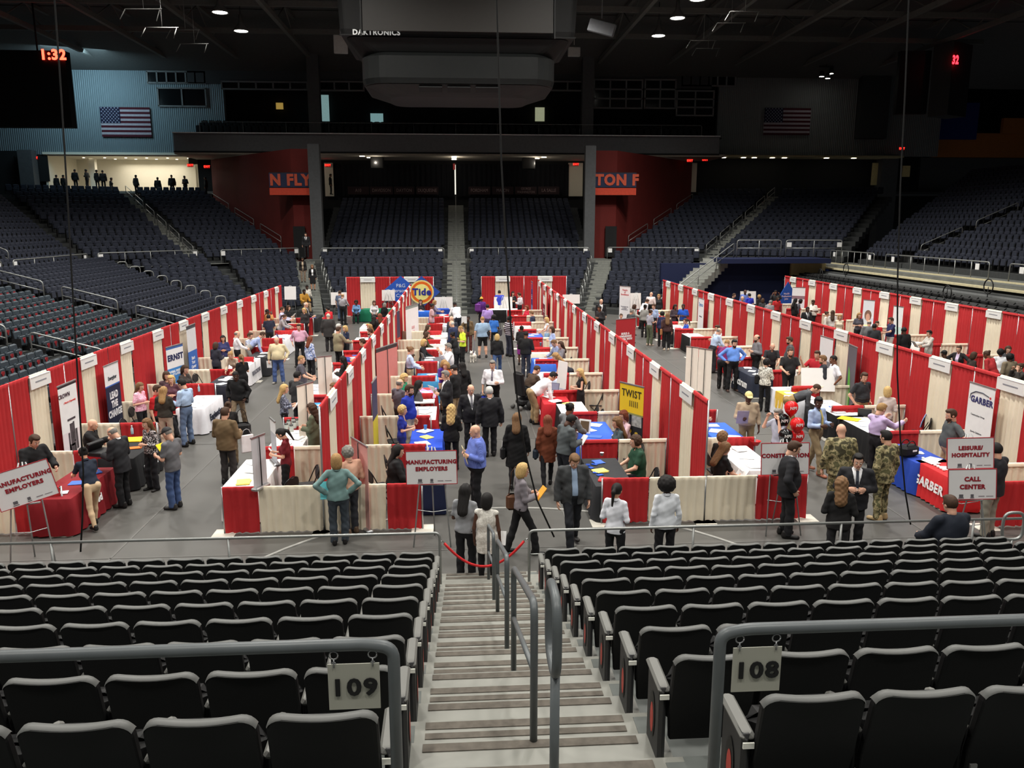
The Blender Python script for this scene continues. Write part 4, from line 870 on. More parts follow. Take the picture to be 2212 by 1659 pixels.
TABLES = [
 (160, 1042, 'R', (132, 20, 30), 'dark red covered table at the lower left behind the manufacturing sign', dict(word='eed', L=2.0)),
 (282, 968, 'R', (26, 27, 30), 'black covered table with yellow papers and white lettering, left row', dict(word='power', wsz=.3, L=1.7)),
 (432, 868, 'R', (238, 238, 244), 'white covered table with red arcs logo, left row', dict(word='Enginetics', wcol=(40, 44, 60), wsz=.26)),
 (487, 822, 'R', (30, 32, 44), 'dark covered table beside the person in the black sweater', dict(word='ERNST', wsz=.34)),
 (527, 782, 'R', (236, 236, 240), 'white covered table beyond the dark printed table, left row', dict(word='REACTIONS', wcol=(120, 120, 130), wsz=.2)),
 (568, 764, 'R', (40, 40, 44), 'charcoal covered table left of the person in the cream shirt', dict(word='DRT', wsz=.3)),
 (607, 728, 'R', (228, 230, 236), 'white covered table behind the person in the cream shirt', {}),
 (632, 703, 'R', (236, 236, 236), 'white topped table behind the person in the pink shirt', dict(skirt=(176, 24, 32))),
 (676, 684, 'R', (30, 30, 32), 'black covered table right of the bald person in a suit, far left row', {}),
 (548, 1020, 'L', (236, 236, 236), 'white covered table with bottles and a grey banner, near the left aisle', dict(L=1.9)),
 (628, 948, 'L', (238, 238, 238), 'white covered table with glass jars before the person in the green sweater', dict(L=1.7)),
 (690, 885, 'L', (60, 150, 206), 'light blue covered table behind the green sweater person', {}),
 (690, 842, 'L', (238, 238, 240), 'white covered table the person in the white shirt leans over', {}),
 (742, 806, 'L', (232, 232, 232), 'white covered table beside the seated person in black', {}),
 (768, 768, 'L', (44, 60, 140), 'blue covered table with red boxes before the person in the black polo', dict(top=(180, 24, 30))),
 (784, 735, 'L', (214, 216, 214), 'pale covered table behind the person in the tan blazer', {}),
 (798, 704, 'L', (236, 236, 236), 'white covered table at the far end left of the centre drape', {}),
 (922, 946, 'R', (36, 74, 190), 'bright blue covered table with papers left of the centre aisle', dict(L=1.7)),
 (912, 892, 'R', (236, 236, 238), 'white table with a drawing board beyond the bright blue table', dict(skirt=(170, 24, 32), L=1.6)),
 (915, 848, 'R', (222, 150, 214), 'table with a pink top sheet before the person holding papers', dict(skirt=(170, 24, 32), L=1.5)),
 (925, 815, 'R', (60, 140, 190), 'light blue covered table before the person in purple', dict(L=1.5)),
 (932, 778, 'R', (96, 96, 104), 'grey covered table with a laptop before the person in the pale blue shirt', dict(L=1.5)),
 (940, 757, 'R', (238, 238, 240), 'white covered table below the gesturing person in white', dict(L=1.5)),
 (945, 738, 'R', (236, 236, 236), 'white covered table beside the olive-clad person', dict(L=1.5)),
 (948, 723, 'R', (238, 238, 238), 'white covered table beside the brown-haired seated person', dict(L=1.5)),
 (958, 702, 'R', (180, 184, 190), 'grey covered table beneath the blue display, left of the centre aisle', dict(top=(44, 84, 190), L=1.5)),
 (958, 682, 'R', (180, 24, 32), 'red covered table by the person in the dusty pink shirt', dict(L=1.5)),
 (1310, 1018, 'L', (44, 45, 48), 'black covered table with blue pens before the person in the green shirt', dict(L=1.9)),
 (1288, 930, 'L', (50, 96, 206), 'blue covered table with photo stand before the two seated people', dict(L=1.8)),
 (1238, 884, 'L', (238, 238, 240), 'white board topped table with black skirt right of the centre aisle', dict(skirt=(20, 20, 22), L=1.9)),
 (1196, 858, 'L', (196, 34, 44), 'red covered table with white script, right of the centre aisle', dict(word='H. Roberts', wsz=.2, L=1.8)),
 (1187, 812, 'L', (196, 206, 226), 'pale covered table before the person in the powered wheelchair', dict(L=1.5)),
 (1174, 780, 'L', (60, 110, 214), 'blue covered table before the bending blonde person', dict(L=1.5)),
 (1164, 757, 'L', (236, 230, 214), 'cream covered table before the person in the blue blouse', dict(L=1.5)),
 (1154, 725, 'L', (60, 90, 190), 'blue covered table before the person in the white top', dict(L=1.5)),
 (1128, 702, 'L', (232, 232, 232), 'white covered table right of the striped-shirt person', dict(L=1.5)),
 (1118, 684, 'L', (186, 26, 34), 'red covered table by the seated person in red', dict(L=1.4)),
 (1558, 932, 'R', (54, 104, 214), 'blue covered table before the standing person in black', dict(L=1.8)),
 (1608, 988, 'R', (238, 238, 240), 'white covered table behind the construction sign', dict(L=1.9)),
 (1625, 802, 'L', (40, 46, 62), 'dark navy covered table with white lettering, right aisle', dict(word='Spectrum', wsz=.34, L=1.8)),
 (1712, 848, 'L', (232, 234, 240), 'white and yellow flowered covered table before the person in the red polo', dict(top=(230, 190, 70), L=1.8)),
 (1800, 880, 'L', (238, 238, 240), 'white topped table with black skirt left of the hands-in-pockets person', dict(skirt=(20, 20, 22), L=1.9)),
 (1880, 920, 'L', (236, 236, 236), 'white topped table with black skirt, yellow folder and laptop', dict(skirt=(20, 20, 22), L=1.9)),
 (1975, 978, 'L', (36, 70, 170), 'royal blue covered table carrying a black tool bag', dict(L=1.5)),
 (2052, 1012, 'L', (206, 40, 44), 'red covered table with white lettering and white cards', dict(word='GARBER', wsz=.26, L=1.3)),
 (1585, 765, 'L', (232, 232, 232), 'white covered table behind the white display panels', dict(skirt=(170, 24, 32), L=1.5)),
 (1500, 725, 'L', (238, 238, 238), 'white topped black table below the seated person in blue', dict(skirt=(20, 20, 22), L=1.5)),
 (1460, 706, 'L', (232, 234, 238), 'white covered table behind the people reading, right aisle', dict(skirt=(20, 20, 22), L=1.5)),
 (1418, 678, 'L', (120, 190, 120), 'green patterned table at the far right aisle', dict(L=1.4)),
 (808, 667, 'F', (24, 116, 84), 'green covered table with two seated people at the far end', dict(L=2.4, skirt=(24, 116, 84))),
 (912, 672, 'F', (40, 100, 206), 'bright blue table under the round orange logo sign', dict(L=1.6)),
 (1090, 668, 'F', (236, 236, 236), 'white topped table with black skirt in front of the far right back drape', dict(L=2.0, skirt=(20, 20, 22))),
 (1885, 706, 'L', (238, 238, 238), 'white covered table before the person in the navy polo, far right row', dict(L=1.6)),
 (1995, 745, 'L', (236, 232, 226), 'white covered table before the person in the pale blazer', dict(L=1.7)),
]
TOBJ = []
for i, (px, py, s, c, lab, kw) in enumerate(TABLES): TOBJ.append(TB(px, py, s, c, lab, **kw))
# papers and small goods lying on the tables
rp = random.Random(3)
GOODS = ['white leaflet pile', 'white form stack', 'printed sheet', 'white brochure fan']
SPOT = ['at the near end', 'in the middle', 'at the far end']
for t, (px, py, s, c, lab, kw) in zip(TOBJ, TABLES):
    if rp.random() < .05: continue
    L = kw.get('L', 1.83)
    for j in range(3):
        u = (-.33 + .33 * j) * L + rp.uniform(-.06, .06); v = rp.uniform(-.16, .12); cth, sth = math.cos(t.rotation_euler.z), math.sin(t.rotation_euler.z)
        x, y = t.location.x + u * cth - v * sth, t.location.y + u * sth + v * cth
        k2 = rp.random(); col = (246, 246, 245) if k2 < .75 else rp.choice([(210, 220, 240), (240, 220, 120), (200, 60, 60), (70, 110, 200)])
        nearer = j if abs(sth) < .5 or sth > 0 else 2 - j; wd = ('near end', 'middle', 'far end')[nearer] if abs(sth) > .5 else ('left end', 'middle', 'right end')[j]
        sh = lab.replace(' covered', '').split(); lbl = ' '.join(('papers, %s of %s' % (wd, ' '.join(sh))).split()[:16])
        paper(x, y, ZT, rp.uniform(0, 3), lbl, rp.uniform(.18, .34), rp.uniform(.24, .34), col, rp.choice([1, 2, 4]))
def on(px, py, z=ZT): return at(px, py, z)
def jar(px, py, lab, c=(200, 200, 190)):
    p = on(px, py); t = thing('jar', lab, 'jar', p, 0, 'glass jars on the white table'); b = MB(); b.lathe([(.05, 0), (.055, .02), (.055, .13), (.04, .15), (.04, .16)], (0, 0, 0), 12); b.build('glass', mat((190, 196, 190), .2), t); b = MB(); b.lathe([(.043, .155), (.043, .185), (.001, .187)], (0, 0, 0), 12); b.build('lid', mat((90, 90, 90), .4, .6), t)
for i, (x, y) in enumerate([(619, 930), (624, 922), (630, 933), (636, 925), (642, 920), (634, 917)]): jar(x, y, 'glass jar with grey lid on the white jar table, %s from the left' % ORD1[i])
def cup(px, py, lab, c=(60, 120, 190), h=.13):
    p = on(px, py); b = MB(); b.lathe([(.03, 0), (.042, h), (.045, h), (.045, h + .012), (.001, h + .013)], (0, 0, 0), 14); tag(b.build('paper_cup', mat(c, .6), None, p), lab, 'cup')
cup(919, 930, 'blue paper cup on the bright blue table'); cup(1246, 945, 'small white cup near the seated people', (240, 240, 240)); cup(1168, 747, 'blue lidded cup on the cream table', (120, 170, 210)); cup(1300, 984, 'round white tub on the black table', (240, 240, 240), .06); cup(1523, 735, 'yellow cup on the far white table', (240, 220, 60))
def bottle(px, py, lab, h=.2, c=(170, 200, 215)):
    p = on(px, py); t = thing('water_bottle', lab, 'bottle', p); b = MB(); b.lathe([(.03, 0), (.033, .02), (.033, h * .7), (.014, h * .88), (.014, h)], (0, 0, 0), 12); b.build('body', mat(c, .15), t); b = MB(); b.lathe([(.016, h), (.016, h + .02), (.001, h + .02)], (0, 0, 0), 10); b.build('cap', mat((240, 240, 240), .5), t)
bottle(286, 938, 'clear water bottle on the table beside the long-haired woman'); bottle(903, 905, 'white bottle-shaped stand on the drawing table', .32, (240, 240, 240)); bottle(430, 846, 'dark drink bottle on the white table with red arcs'); bottle(1198, 770, 'clear bottle on the blue table of the bending person'); bottle(94, 1030, 'bottle on the dark red table')
def laptop(px, py, rz, lab, col=(30, 30, 34), scr=(60, 90, 160)):
    p = on(px, py); t = thing('laptop', lab, 'laptop', p, rz); b = MB(); b.box((0, 0, .01), (.34, .24, .018), bev=.006); b.build('base', mat(col, .4), t); b = MB(); b.box((0, .16, .12), (.34, .014, .23), rx=-.3); l = b.build('lid', mat(col, .4), t); b = MB(); b.box((0, .15, .12), (.31, .006, .2), rx=-.3); b.build('screen', mat(scr, .3, emit=.3), l)
laptop(1868, 898, 2.6, 'open laptop with blue screen on the yellow folder table'); laptop(922, 775, 1.9, 'grey laptop before the person in the pale blue shirt', (110, 112, 120), (150, 150, 160)); laptop(1466, 697, 2.0, 'dark laptop at the far right aisle table'); laptop(1192, 845, -.6, 'grey laptop on the red script table', (90, 92, 110), (120, 120, 140)); laptop(608, 732, 2.0, 'open laptop on the far left white table', (40, 60, 120))
paper(*on(1835, 905), .9, 'large yellow folder lying on the black-skirted table', .36, .5, (250, 214, 20), 2, 'folder', 'folder')
paper(*on(285, 950), .2, 'pile of yellow leaflets on the black table', .5, .42, (250, 206, 30), 3, 'leaflets', 'leaflets')
paper(*on(290, 968), .2, 'orange cards beside the yellow leaflets', .3, .2, (240, 110, 40), 2, 'cards', 'cards')
for i in range(8):
    p = on(1994 + i * 6.4, 992 + i * 3.4); b = MB(); b.box((0, 0, .02), (.055, .12, .035), bev=.006); tag(b.build('white_card_box', M_WHITE, None, p, -.5), '%s small white box in the row on the bright red table' % ORD1[i], 'box', 'small white boxes')
for i, (x, y) in enumerate([(1270, 1005), (1276, 1011), (1284, 1004), (1288, 1022), (1296, 1027), (1302, 1018)]):
    p = on(x, y); b = MB()
    for q in range(5): b.tube([(q * .018 - .04, -.07, .012), (q * .018 - .03, .07, .012)], .007, 5)
    tag(b.build('pen_bundle', mat((40, 90, 200), .5), None, p, i * .5), '%s bundle of blue pens on the black table' % ORD1[i], 'pens', 'blue pen bundles')
p = on(1960, 985); t = thing('tool_bag', 'black tool bag with two handles on the royal blue table', 'bag', p, .3)
b = MB(); b.box((0, 0, .13), (.46, .28, .26), bev=.06); b.build('body', mat((20, 20, 24), .8), t)
for q in (-.08, .08): b = MB(); b.tube(arc((0, q, .24), .12, 0, PI, 10), .012, 6); b.build('handle', mat((24, 24, 26), .7), t)
b = MB(); b.box((.05, -.143, .15), (.12, .006, .04)); b.build('label_patch', M_WHITE, t)
p = on(811, 655); b = MB(); b.box((0, 0, .06), (.5, .3, .12), mi=0); b.box((0, 0, .2), (.36, .25, .16), mi=1); b.box((0, 0, .38), (.22, .2, .2), mi=2); b.lathe([(.09, .48), (.05, .7), (.001, .72)], (0, 0, 0), 10, mi=0); tag(b.build('toy_tower', [mat((246, 200, 40), .6), mat((220, 90, 140), .6), mat((90, 190, 70), .6)], None, p), 'yellow, pink and green stacked display on the green table', 'display')
p = on(903, 870); b = MB(); b.box((0, 0, .02), (.95, .72, .03), rx=-.08); tag(b.build('drawing_board', M_WHITE, None, (p.x, p.y, ZT + .02)), 'large white drawing board lying on the white table', 'board')
p = on(1263, 935); b = MB(); b.box((0, 0, .17), (.3, .02, .34), rx=-.2); b.box((0, -.014, .17), (.22, .008, .26), rx=-.2, mi=1); tag(b.build('photo_stand', [M_WHITE, mat((104, 84, 60), .6)], None, p, -.5), 'standing white framed photo on the blue table', 'frame')
p = on(1632, 962); b = MB(); b.lathe([(.06, 0), (.12, .10), (.125, .11), (.11, .10), (.05, .02)], (0, 0, 0), 16); tag(b.build('candy_bowl', mat((200, 40, 44), .4), None, p), 'red bowl of sweets on the white table behind the construction sign', 'bowl')
for i, (px, py, w_, h_, rz) in enumerate([(1765, 845, 1.0, .72, -.15), (1712, 812, .3, .22, .3), (1700, 806, .18, .22, .2)]):
    p = on(px, py); b = MB(); b.box((0, 0, h_ / 2), (w_, .02, h_), rx=-.28); b.box((0, .12, h_ * .3), (.1, .01, h_ * .6), rx=.35); tag(b.build('foam_board', M_WHITE, None, p, rz), ['large white foam board leaning on the table behind the bending person', 'small white tent card on the flowered table, right one', 'small white tent card on the flowered table, left one'][i], 'board')
p = on(1214, 838); b = MB(); b.box((0, 0, .42), (.5, .02, .84), rx=-.08); tag(b.build('display_board', M_WHITE, None, p, -1.1), 'tall white display board on the red script table', 'board')

# ================================================================== folding chairs
def folding_chair_parts():
    b = MB()
    for s in (-1, 1):
        b.tube(bend_path([(s * .215, .24, 0), (s * .20, -.02, .44), (s * .19, -.19, .80), (0, -.20, .86)], .08, 4), .012, 6)
        b.tube([(s * .19, -.26, 0), (s * .18, .17, .42)], .011, 6)
    fr = b.mesh('frame', mat((40, 40, 42), .4, .5))
    b = MB(); n = 18; vs = [(.19 * math.copysign(abs(math.cos(a)) ** .7, math.cos(a)), 0, .13 * math.copysign(abs(math.sin(a)) ** .8, math.sin(a))) for a in np.linspace(0, 2 * PI, n, endpoint=False)]
    V = [(x, y - .168 - .1 * (z + .13) + .02 * (x / .19) ** 2 * 0, .70 + z) for y in (-.01, .012) for x, _, z in vs]; b.add(V, [tuple(range(n)), tuple(range(2 * n - 1, n - 1, -1))] + [(i, i + n, (i + 1) % n + n, (i + 1) % n) for i in range(n)]); bk = b.mesh('backrest', mat((46, 46, 48), .6))
    b = MB(); b.box((0, .03, .45), (.39, .39, .035), rx=.04, bev=.015); st = b.mesh('seat', mat((46, 46, 48), .6)); return fr, bk, st
_fc = folding_chair_parts()
def folding_chair(px, py, face, lab, zt=.84):
    """px,py: top of the backrest; face: compass heading the sitter looks to (0 = away from the viewer)"""
    p = at(px, py, zt); t = thing('folding_chair', lab, 'chair', (p.x, p.y, 0), -math.radians(face), 'black folding chairs')
    # shift so that the backrest stands at the given point
    a = -math.radians(face); t.location = (p.x - .2 * math.sin(a), p.y + .2 * math.cos(a), 0)
    for nm, me in zip(('frame', 'backrest', 'seat'), _fc): link(nm, me, t)
    return t
for px, py, fc, lab in [(833, 921, 80, 'black folding chair beside the yellow-edged banner, left of the centre aisle'), (824, 878, 80, 'black folding chair half hidden behind the tall drape end'), (830, 985, 80, 'black folding chair behind the person in the black coat'), (795, 1016, 60, 'black folding chair near the pink banner back'),
    (687, 1006, 250, 'black folding chair by the low cream drape near the banner table'), (632, 1032, 300, 'black folding chair behind the person in maroon'), (262, 906, 90, 'black folding chair behind the bald seated person'), (281, 880, 90, 'white and black folding chair under the LEAD THE CHARGE banner'),
    (1292, 878, 270, 'black folding chair left of two beyond the blue table'), (1303, 885, 270, 'black folding chair right of two beyond the blue table'), (1357, 905, 270, 'black folding chair behind the person with long straight hair'), (1389, 960, 270, 'black folding chair holding the person in green'), (1421, 1012, 270, 'black folding chair alone beside the low cream end drape'),
    (1274, 825, 270, 'black folding chair beside the blonde person in the black dress'), (1301, 846, 270, 'black folding chair partly hidden behind a divider'), (1235, 772, 270, 'black folding chair behind the bending person'), (1528, 980, 90, 'black folding chair left of the seated people by the construction sign'),
    (1850, 872, 180, 'black folding chair behind the hands-in-pockets person'), (2012, 905, 300, 'black folding chair with a pale blue jacket over it'), (420, 808, 100, 'white folding chair behind the seated brunette'), (520, 742, 100, 'black folding chair behind the person in plaid'), (1248, 1000, 90, 'dark chair leg peeking behind the black table')]: folding_chair(px, py, fc, lab)
p = at(2003, 895, .86); b = MB(); vs = []
for j in range(7):
    for i in range(9): a = j / 6 * 2.6 - 1.3; vs.append(((i - 4) * .045, .12 * math.sin(a) + .02 * math.sin(i * 2), .04 - abs(j - 3) * .13 + .015 * math.sin(i * 1.7)))
b.add(vs, [(j * 9 + i, j * 9 + i + 1, (j + 1) * 9 + i + 1, (j + 1) * 9 + i) for j in range(6) for i in range(8)], 0, True); tag(b.build('jacket', mat((150, 172, 220), .8), None, p, .9), 'pale blue jacket draped over a chair back by the large white banner', 'jacket')

# ================================================================== roll-up banners
def banner(px0, py0, px1, py1, ztop, bands, lab, texts=(), h=None, back=False, name='roll_up_banner'):
    """top corners given; bands from the top down: (share, colour)"""
    A, B = at(px0, py0, ztop), at(px1, py1, ztop)
    for R in ROWDEF.values():      # keep it in front of the drape it stands against
        for f in (-1, 1):
            xw = R['x'] + f * .28; C0 = (A + B) / 2
            if R['face'] == f and ((f < 0 and R['x'] - .3 < C0.x < R['x'] + 1.6) or (f > 0 and R['x'] < -5 and R['x'] - 1.6 < C0.x < R['x'] + .3)) and C0.y > R['y0']:
                ra, rb = _ray(px0, py0), _ray(px1, py1); ta, tb = xw / ra[0], xw / rb[0]; A = Vector((xw, ra[1] * ta, EYE + ra[2] * ta)); B = Vector((xw, rb[1] * tb, EYE + rb[2] * tb))
                zz = (A.z + B.z) / 2; A.z = B.z = zz; ztop = zz; h = (h or 1e9) if h else None; wd = B - A; md = (A + B) / 2
                if wd.length > 1.05: A, B = md - wd.normalized() * .46, md + wd.normalized() * .46
                if wd.length < .5: A, B = md - wd.normalized() * .36, md + wd.normalized() * .36
    d = B - A; W = d.length; rz = math.atan2(d.y, d.x); c = (A + B) / 2; h = h or ztop - .06
    t = thing(name, lab, 'banner', (c.x, c.y, 0), rz); z = ztop
    b = MB(); ms = []
    for i, (s, col) in enumerate(bands): hh = h * s; b.box((0, 0, z - hh / 2), (W, .008, hh), mi=i); ms.append(mat(col, .6, noise=.02)); z -= hh
    b.build('panel', ms, t); b = MB(); b.box((0, 0, ztop + .012), (W + .02, .03, .03)); b.build('top_bar', M_ALU, t)
    b = MB(); b.box((0, 0, ztop - h - .035), (W + .04, .14, .07), bev=.02); b.build('cassette', M_ALU, t)
    b = MB(); s = -1 if back else 1; b.tube([(0, s * .03, ztop - h), (0, s * .03, ztop)], .011, 6); b.build('pole', M_BLACK if back else M_ALU, t)
    for (s, sz, col, x, zf, bold, sx) in texts: text(s, sz * W, mat(col, .7), t, (x * W, -.008, ztop - h * zf), bold=bold * W, sx=sx)
    return t
N0 = (244, 244, 246)
t = banner(118, 836, 168, 822, 2.05, [(.03, (60, 50, 56)), (.55, N0), (.42, (236, 226, 232))], 'tall white roll-up banner with red script and forklift photo, left wall row', [('CROWN', .15, (90, 70, 80), -.22, .13, .004, 1), ('a World of Opportunity', .075, (220, 60, 50), .05, .22, 0, .9)])
b = MB()
for (x, z, w_, h_) in ((-.2, .62, .1, .5), (.16, .85, .09, .5), (0, .8, .2, .55), (.05, 1.18, .5, .05), (.3, .65, .12, .5), (0, .45, .3, .25), (-.2, .42, .06, .35), (.17, .5, .06, .3)): b.box((x * .75, -.007, z), (w_ * .8, .004, h_), mi=0)
b.build('photo_print', mat((88, 80, 88), .6, noise=.3, scale=9), t)
banner(218, 792, 259, 782, 2.05, [(.33, N0), (.02, (60, 110, 200)), (.65, (28, 36, 66))], 'navy roll-up banner reading LEAD THE CHARGE, left wall row', [('LEAD\nTHE\nCHARGE', .27, (240, 240, 244), -.0, .66, .012, .8), ('Energizer', .15, (70, 74, 84), 0, .22, .004, .9)], h=1.65)
banner(358, 752, 394, 742, 2.05, [(.04, (70, 110, 180)), (.3, N0), (.66, (66, 136, 206))], 'blue and white roll-up banner with dark heading, left row', [('ERNST', .26, (40, 46, 90), 0, .18, .012, 1.1), ('GLOBAL PRESENCE\nAT A STEP', .095, (240, 244, 250), 0, .42, .005, 1)])
banner(402, 706, 421, 700, 2.2, [(.05, (80, 84, 92)), (.35, (232, 234, 238)), (.6, (58, 110, 196))], 'narrow blue and white roll-up banner right of the blue and white one', [('Start\nYour\nCareer\nOut', .16, (236, 240, 250), 0, .62, .006, 1)])
t = banner(1340, 826, 1391, 838, 2.05, [(.34, (246, 206, 44)), (.02, (150, 150, 90)), (.64, (34, 35, 38))], 'yellow and black roll-up banner with spring logo', [('TWIST', .3, (70, 60, 34), 0, .11, .004, .85), ('lllll', .26, (120, 100, 40), .1, .23, 0, 1.4)])
b = MB()
for (x, z, w_, h_) in ((-.22, 1.2, .33, .26), (.2, 1.2, .33, .26)): b.box((x, -.007, z), (w_, .004, h_))
b.build('photo_print', mat((190, 190, 186), .6, noise=.25, scale=12), t)
b = MB()
for (x, z, r) in ((-.05, .93, .09), (.2, .9, .06), (-.25, .92, .05), (.1, .66, .07), (-.1, .5, .04), (.28, .5, .05)): b.add([(x + r * math.cos(a), -.007, z + r * .7 * math.sin(a)) for a in np.linspace(2 * PI, 0, 10, endpoint=False)], [tuple(range(10))])
b.build('emblem_print', mat((226, 190, 60), .6, noise=.2, scale=20), t)
t = banner(2085, 826, 2163, 843, 2.0, [(1, (244, 244, 242))], 'large white roll-up banner beside the right easel signs', [('GARBER', .215, (58, 58, 110), .04, .17, .008, 1), ('Construction Group', .065, (110, 112, 116), -.05, .34, 0, 1), ('Service Solutions', .065, (110, 112, 116), -.05, .53, 0, 1), ('Voice & Communications', .065, (110, 112, 116), 0, .71, 0, 1)])
W_ = .9; b = MB(); b.tube([(-.40 + .0, -.008, 1.62), (-.37, -.008, 1.74), (-.2, -.008, 1.82), (.05, -.008, 1.83), (.28, -.008, 1.78)], [.004, .012, .014, .012, .01], 5); b.build('swoosh', mat((70, 76, 92), .6), t, (0, 0, .17))
b = MB(); b.add([(.33 + .03 * math.cos(a), -.01, 1.765 + .03 * math.sin(a)) for a in np.linspace(2 * PI, 0, 12, endpoint=False)], [tuple(range(12))]); b.build('red_dot', mat((206, 50, 60), .6), t, (0, 0, .17))
t = banner(1834, 744, 1852, 752, 2.15, [(1, (104, 100, 108))], 'narrow grey roll-up banner with green curve, right row', [])
b = MB(); b.prism([(-.2, .12), (.02, .12), (.05, .6), (0, 1.0), (-.1, 1.35), (-.2, 1.5)], -.009, -.006); b.build('green_curve', mat((116, 206, 84), .6), t)
banner(1763, 728, 1811, 732, 1.95, [(.36, N0), (.64, (132, 134, 138))], 'white topped roll-up banner with black and white photo, right row', [])
banner(1502, 645, 1529, 646, 2.0, [(1, N0)], 'white roll-up banner with blue logo, right aisle', [('Sysco', .28, (90, 140, 196), 0, .14, .004, 1), ('delivering', .1, (90, 94, 100), 0, .42, .002, 1)])
banner(1339, 618, 1362, 620, 2.15, [(.3, (246, 240, 242)), (.7, (238, 238, 242))], 'tall white roll-up banner with red heading beside the easel, right aisle', [('People\nof\nExcellence', .15, (214, 90, 100), 0, .16, .004, 1), ('Continuing the\nTradition\nof Excellence', .1, (110, 112, 130), 0, .6, .002, 1)])
banner(1331, 691, 1373, 687, 2.05, [(1, (178, 46, 52))], 'dark red roll-up banner reading BUILD A REWARDING CAREER', [('BUILD A\nREWARDING\nCAREER WITH\nHBD', .105, (246, 240, 240), -.02, .38, .006, .95)])
banner(876, 664, 903, 656, 2.1, [(.06, (150, 156, 150)), (.94, (246, 240, 240))], 'wide white roll-up banner with pale red print left of the centre aisle', [('lllllllll\nlllllllll\nlllllllll', .12, (236, 170, 176), .05, .6, 0, 1)])
banner(851, 677, 863, 671, 2.1, [(.55, (66, 60, 84)), (.2, (206, 84, 60)), (.25, (156, 144, 132))], 'navy and orange roll-up banner on the centre left drape', [])
banner(1138, 609, 1162, 608, 2.0, [(.3, (60, 78, 150)), (.35, (48, 66, 140)), (.35, (110, 160, 214))], 'blue roll-up banner with pink lettering at the far right back drape', [('EXPERIENCE\nSPECIAL\nAGENCY', .15, (230, 120, 130), 0, .12, .006, 1), ('seeking\nmotivated\nemployees', .12, (236, 240, 246), 0, .42, .003, 1)])
banner(1164, 640, 1188, 638, 2.0, [(.22, N0), (.42, (110, 44, 66)), (.36, (190, 160, 160))], 'white and maroon roll-up banner beside the blue one', [('Join Team 1\nFamily Team', .12, (236, 226, 230), 0, .4, .003, 1)])
for i, (a, b2, c2, d2, zt, lab) in enumerate([(1483, 749, 1509, 752, 2.0, 'tall plain cream banner back, left of the pair in the right aisle'), (1510, 753, 1539, 757, 2.0, 'tall plain cream banner back, right of the pair in the right aisle'), (641, 836, 676, 826, 2.0, 'plain white banner back with black pole behind the green sweater person'), (685, 772, 716, 769, 1.9, 'plain white banner back right of the person in the grey polo')]):
    banner(a, b2, c2, d2, zt, [(1, (244, 240, 228))], lab, back=True)
banner(542, 949, 571, 938, 1.9, [(1, (206, 206, 210))], 'silver grey table banner back beside the person in maroon', h=.95, back=True)
banner(583, 903, 594, 913, 1.7, [(.3, N0), (.7, (190, 192, 200))], 'narrow grey poster stand behind the person in maroon', h=.9)
banner(812, 755, 857, 741, 1.95, [(.06, (70, 60, 60)), (.94, (226, 140, 132))], 'wide pinkish banner back leaning on the tall drape left of the centre aisle', back=True)
banner(759, 946, 793, 967, 1.7, [(1, (226, 170, 164))], 'pinkish banner back with silver top bar at the near drape end', back=True)
banner(803, 829, 813, 815, 2.1, [(.45, (70, 66, 96)), (.55, (226, 206, 66))], 'narrow navy and yellow banner on the near part of the centre left drape', [])
banner(1712, 621, 1740, 622, 2.0, [(.25, N0), (.1, (150, 120, 130)), (.65, (236, 236, 240))], 'white roll-up banner with grey band, far right row', [])
t = banner(1866, 648, 1890, 650, 2.0, [(.45, (236, 240, 246)), (.55, (206, 214, 226))], 'white portrait roll-up banner at the far right row', [])
b = MB(); b.add([(.19 * math.cos(a), -.007, 1.25 + .27 * math.sin(a)) for a in np.linspace(2 * PI, 0, 18, endpoint=False)], [tuple(range(18))]); b.build('hair_print', mat((140, 106, 88), .8, noise=.2), t)
b = MB(); b.add([(.11 * math.cos(a), -.009, 1.15 + .2 * math.sin(a)) for a in np.linspace(2 * PI, 0, 18, endpoint=False)], [tuple(range(18))]); b.build('face_print', mat((216, 168, 146), .7), t)
banner(1931, 661, 1952, 664, 1.95, [(.5, (244, 246, 246)), (.2, (206, 236, 230)), (.3, (90, 206, 186))], 'white and teal roll-up banner, far right row', [])
# diamond signs
def diamond(px, py, Y, hw, hh, lab, col, m2=None, kind=0):
    c = atY(px, py, Y); t = thing('diamond_sign', lab, 'sign', c); b = MB(); b.prism([(0, hh), (hw, 0), (0, -hh), (-hw, 0)], 0, .03); b.build('board', mat(col, .6), t)
    b = MB(); b.tube([(0, .05, -hh), (0, .05, -c.z)], .02, 5); b.build('stand', M_STEEL, t)
    if kind == 1:
        for r, col2, yy in ((.66, (246, 224, 140), -.004), (.58, (236, 110, 30), -.008), (.44, (250, 240, 150), -.012)): b = MB(); b.add([(hw * r * math.cos(a), yy, hw * r * math.sin(a)) for a in np.linspace(2 * PI, 0, 24, endpoint=False)], [tuple(range(24))]); b.build('ring_print', mat(col2, .6), t)
        text('Tide', hw * .5, mat((40, 50, 150), .6), t, (0, -.03, 0), bold=.02, rot=(PI / 2, 0, 0))
    else: text('P&G\nPersonal\nCare', hw * .28, mat((220, 230, 250), .6), t, (0, -.02, 0))
diamond(911, 631, 51.0, 1.14, 1.0, 'blue diamond sign with round orange logo at the far back', (46, 84, 176), kind=1)
diamond(866, 628, 51.0, 1.1, .92, 'blue diamond sign with small white lettering left of the orange logo', (44, 90, 190))
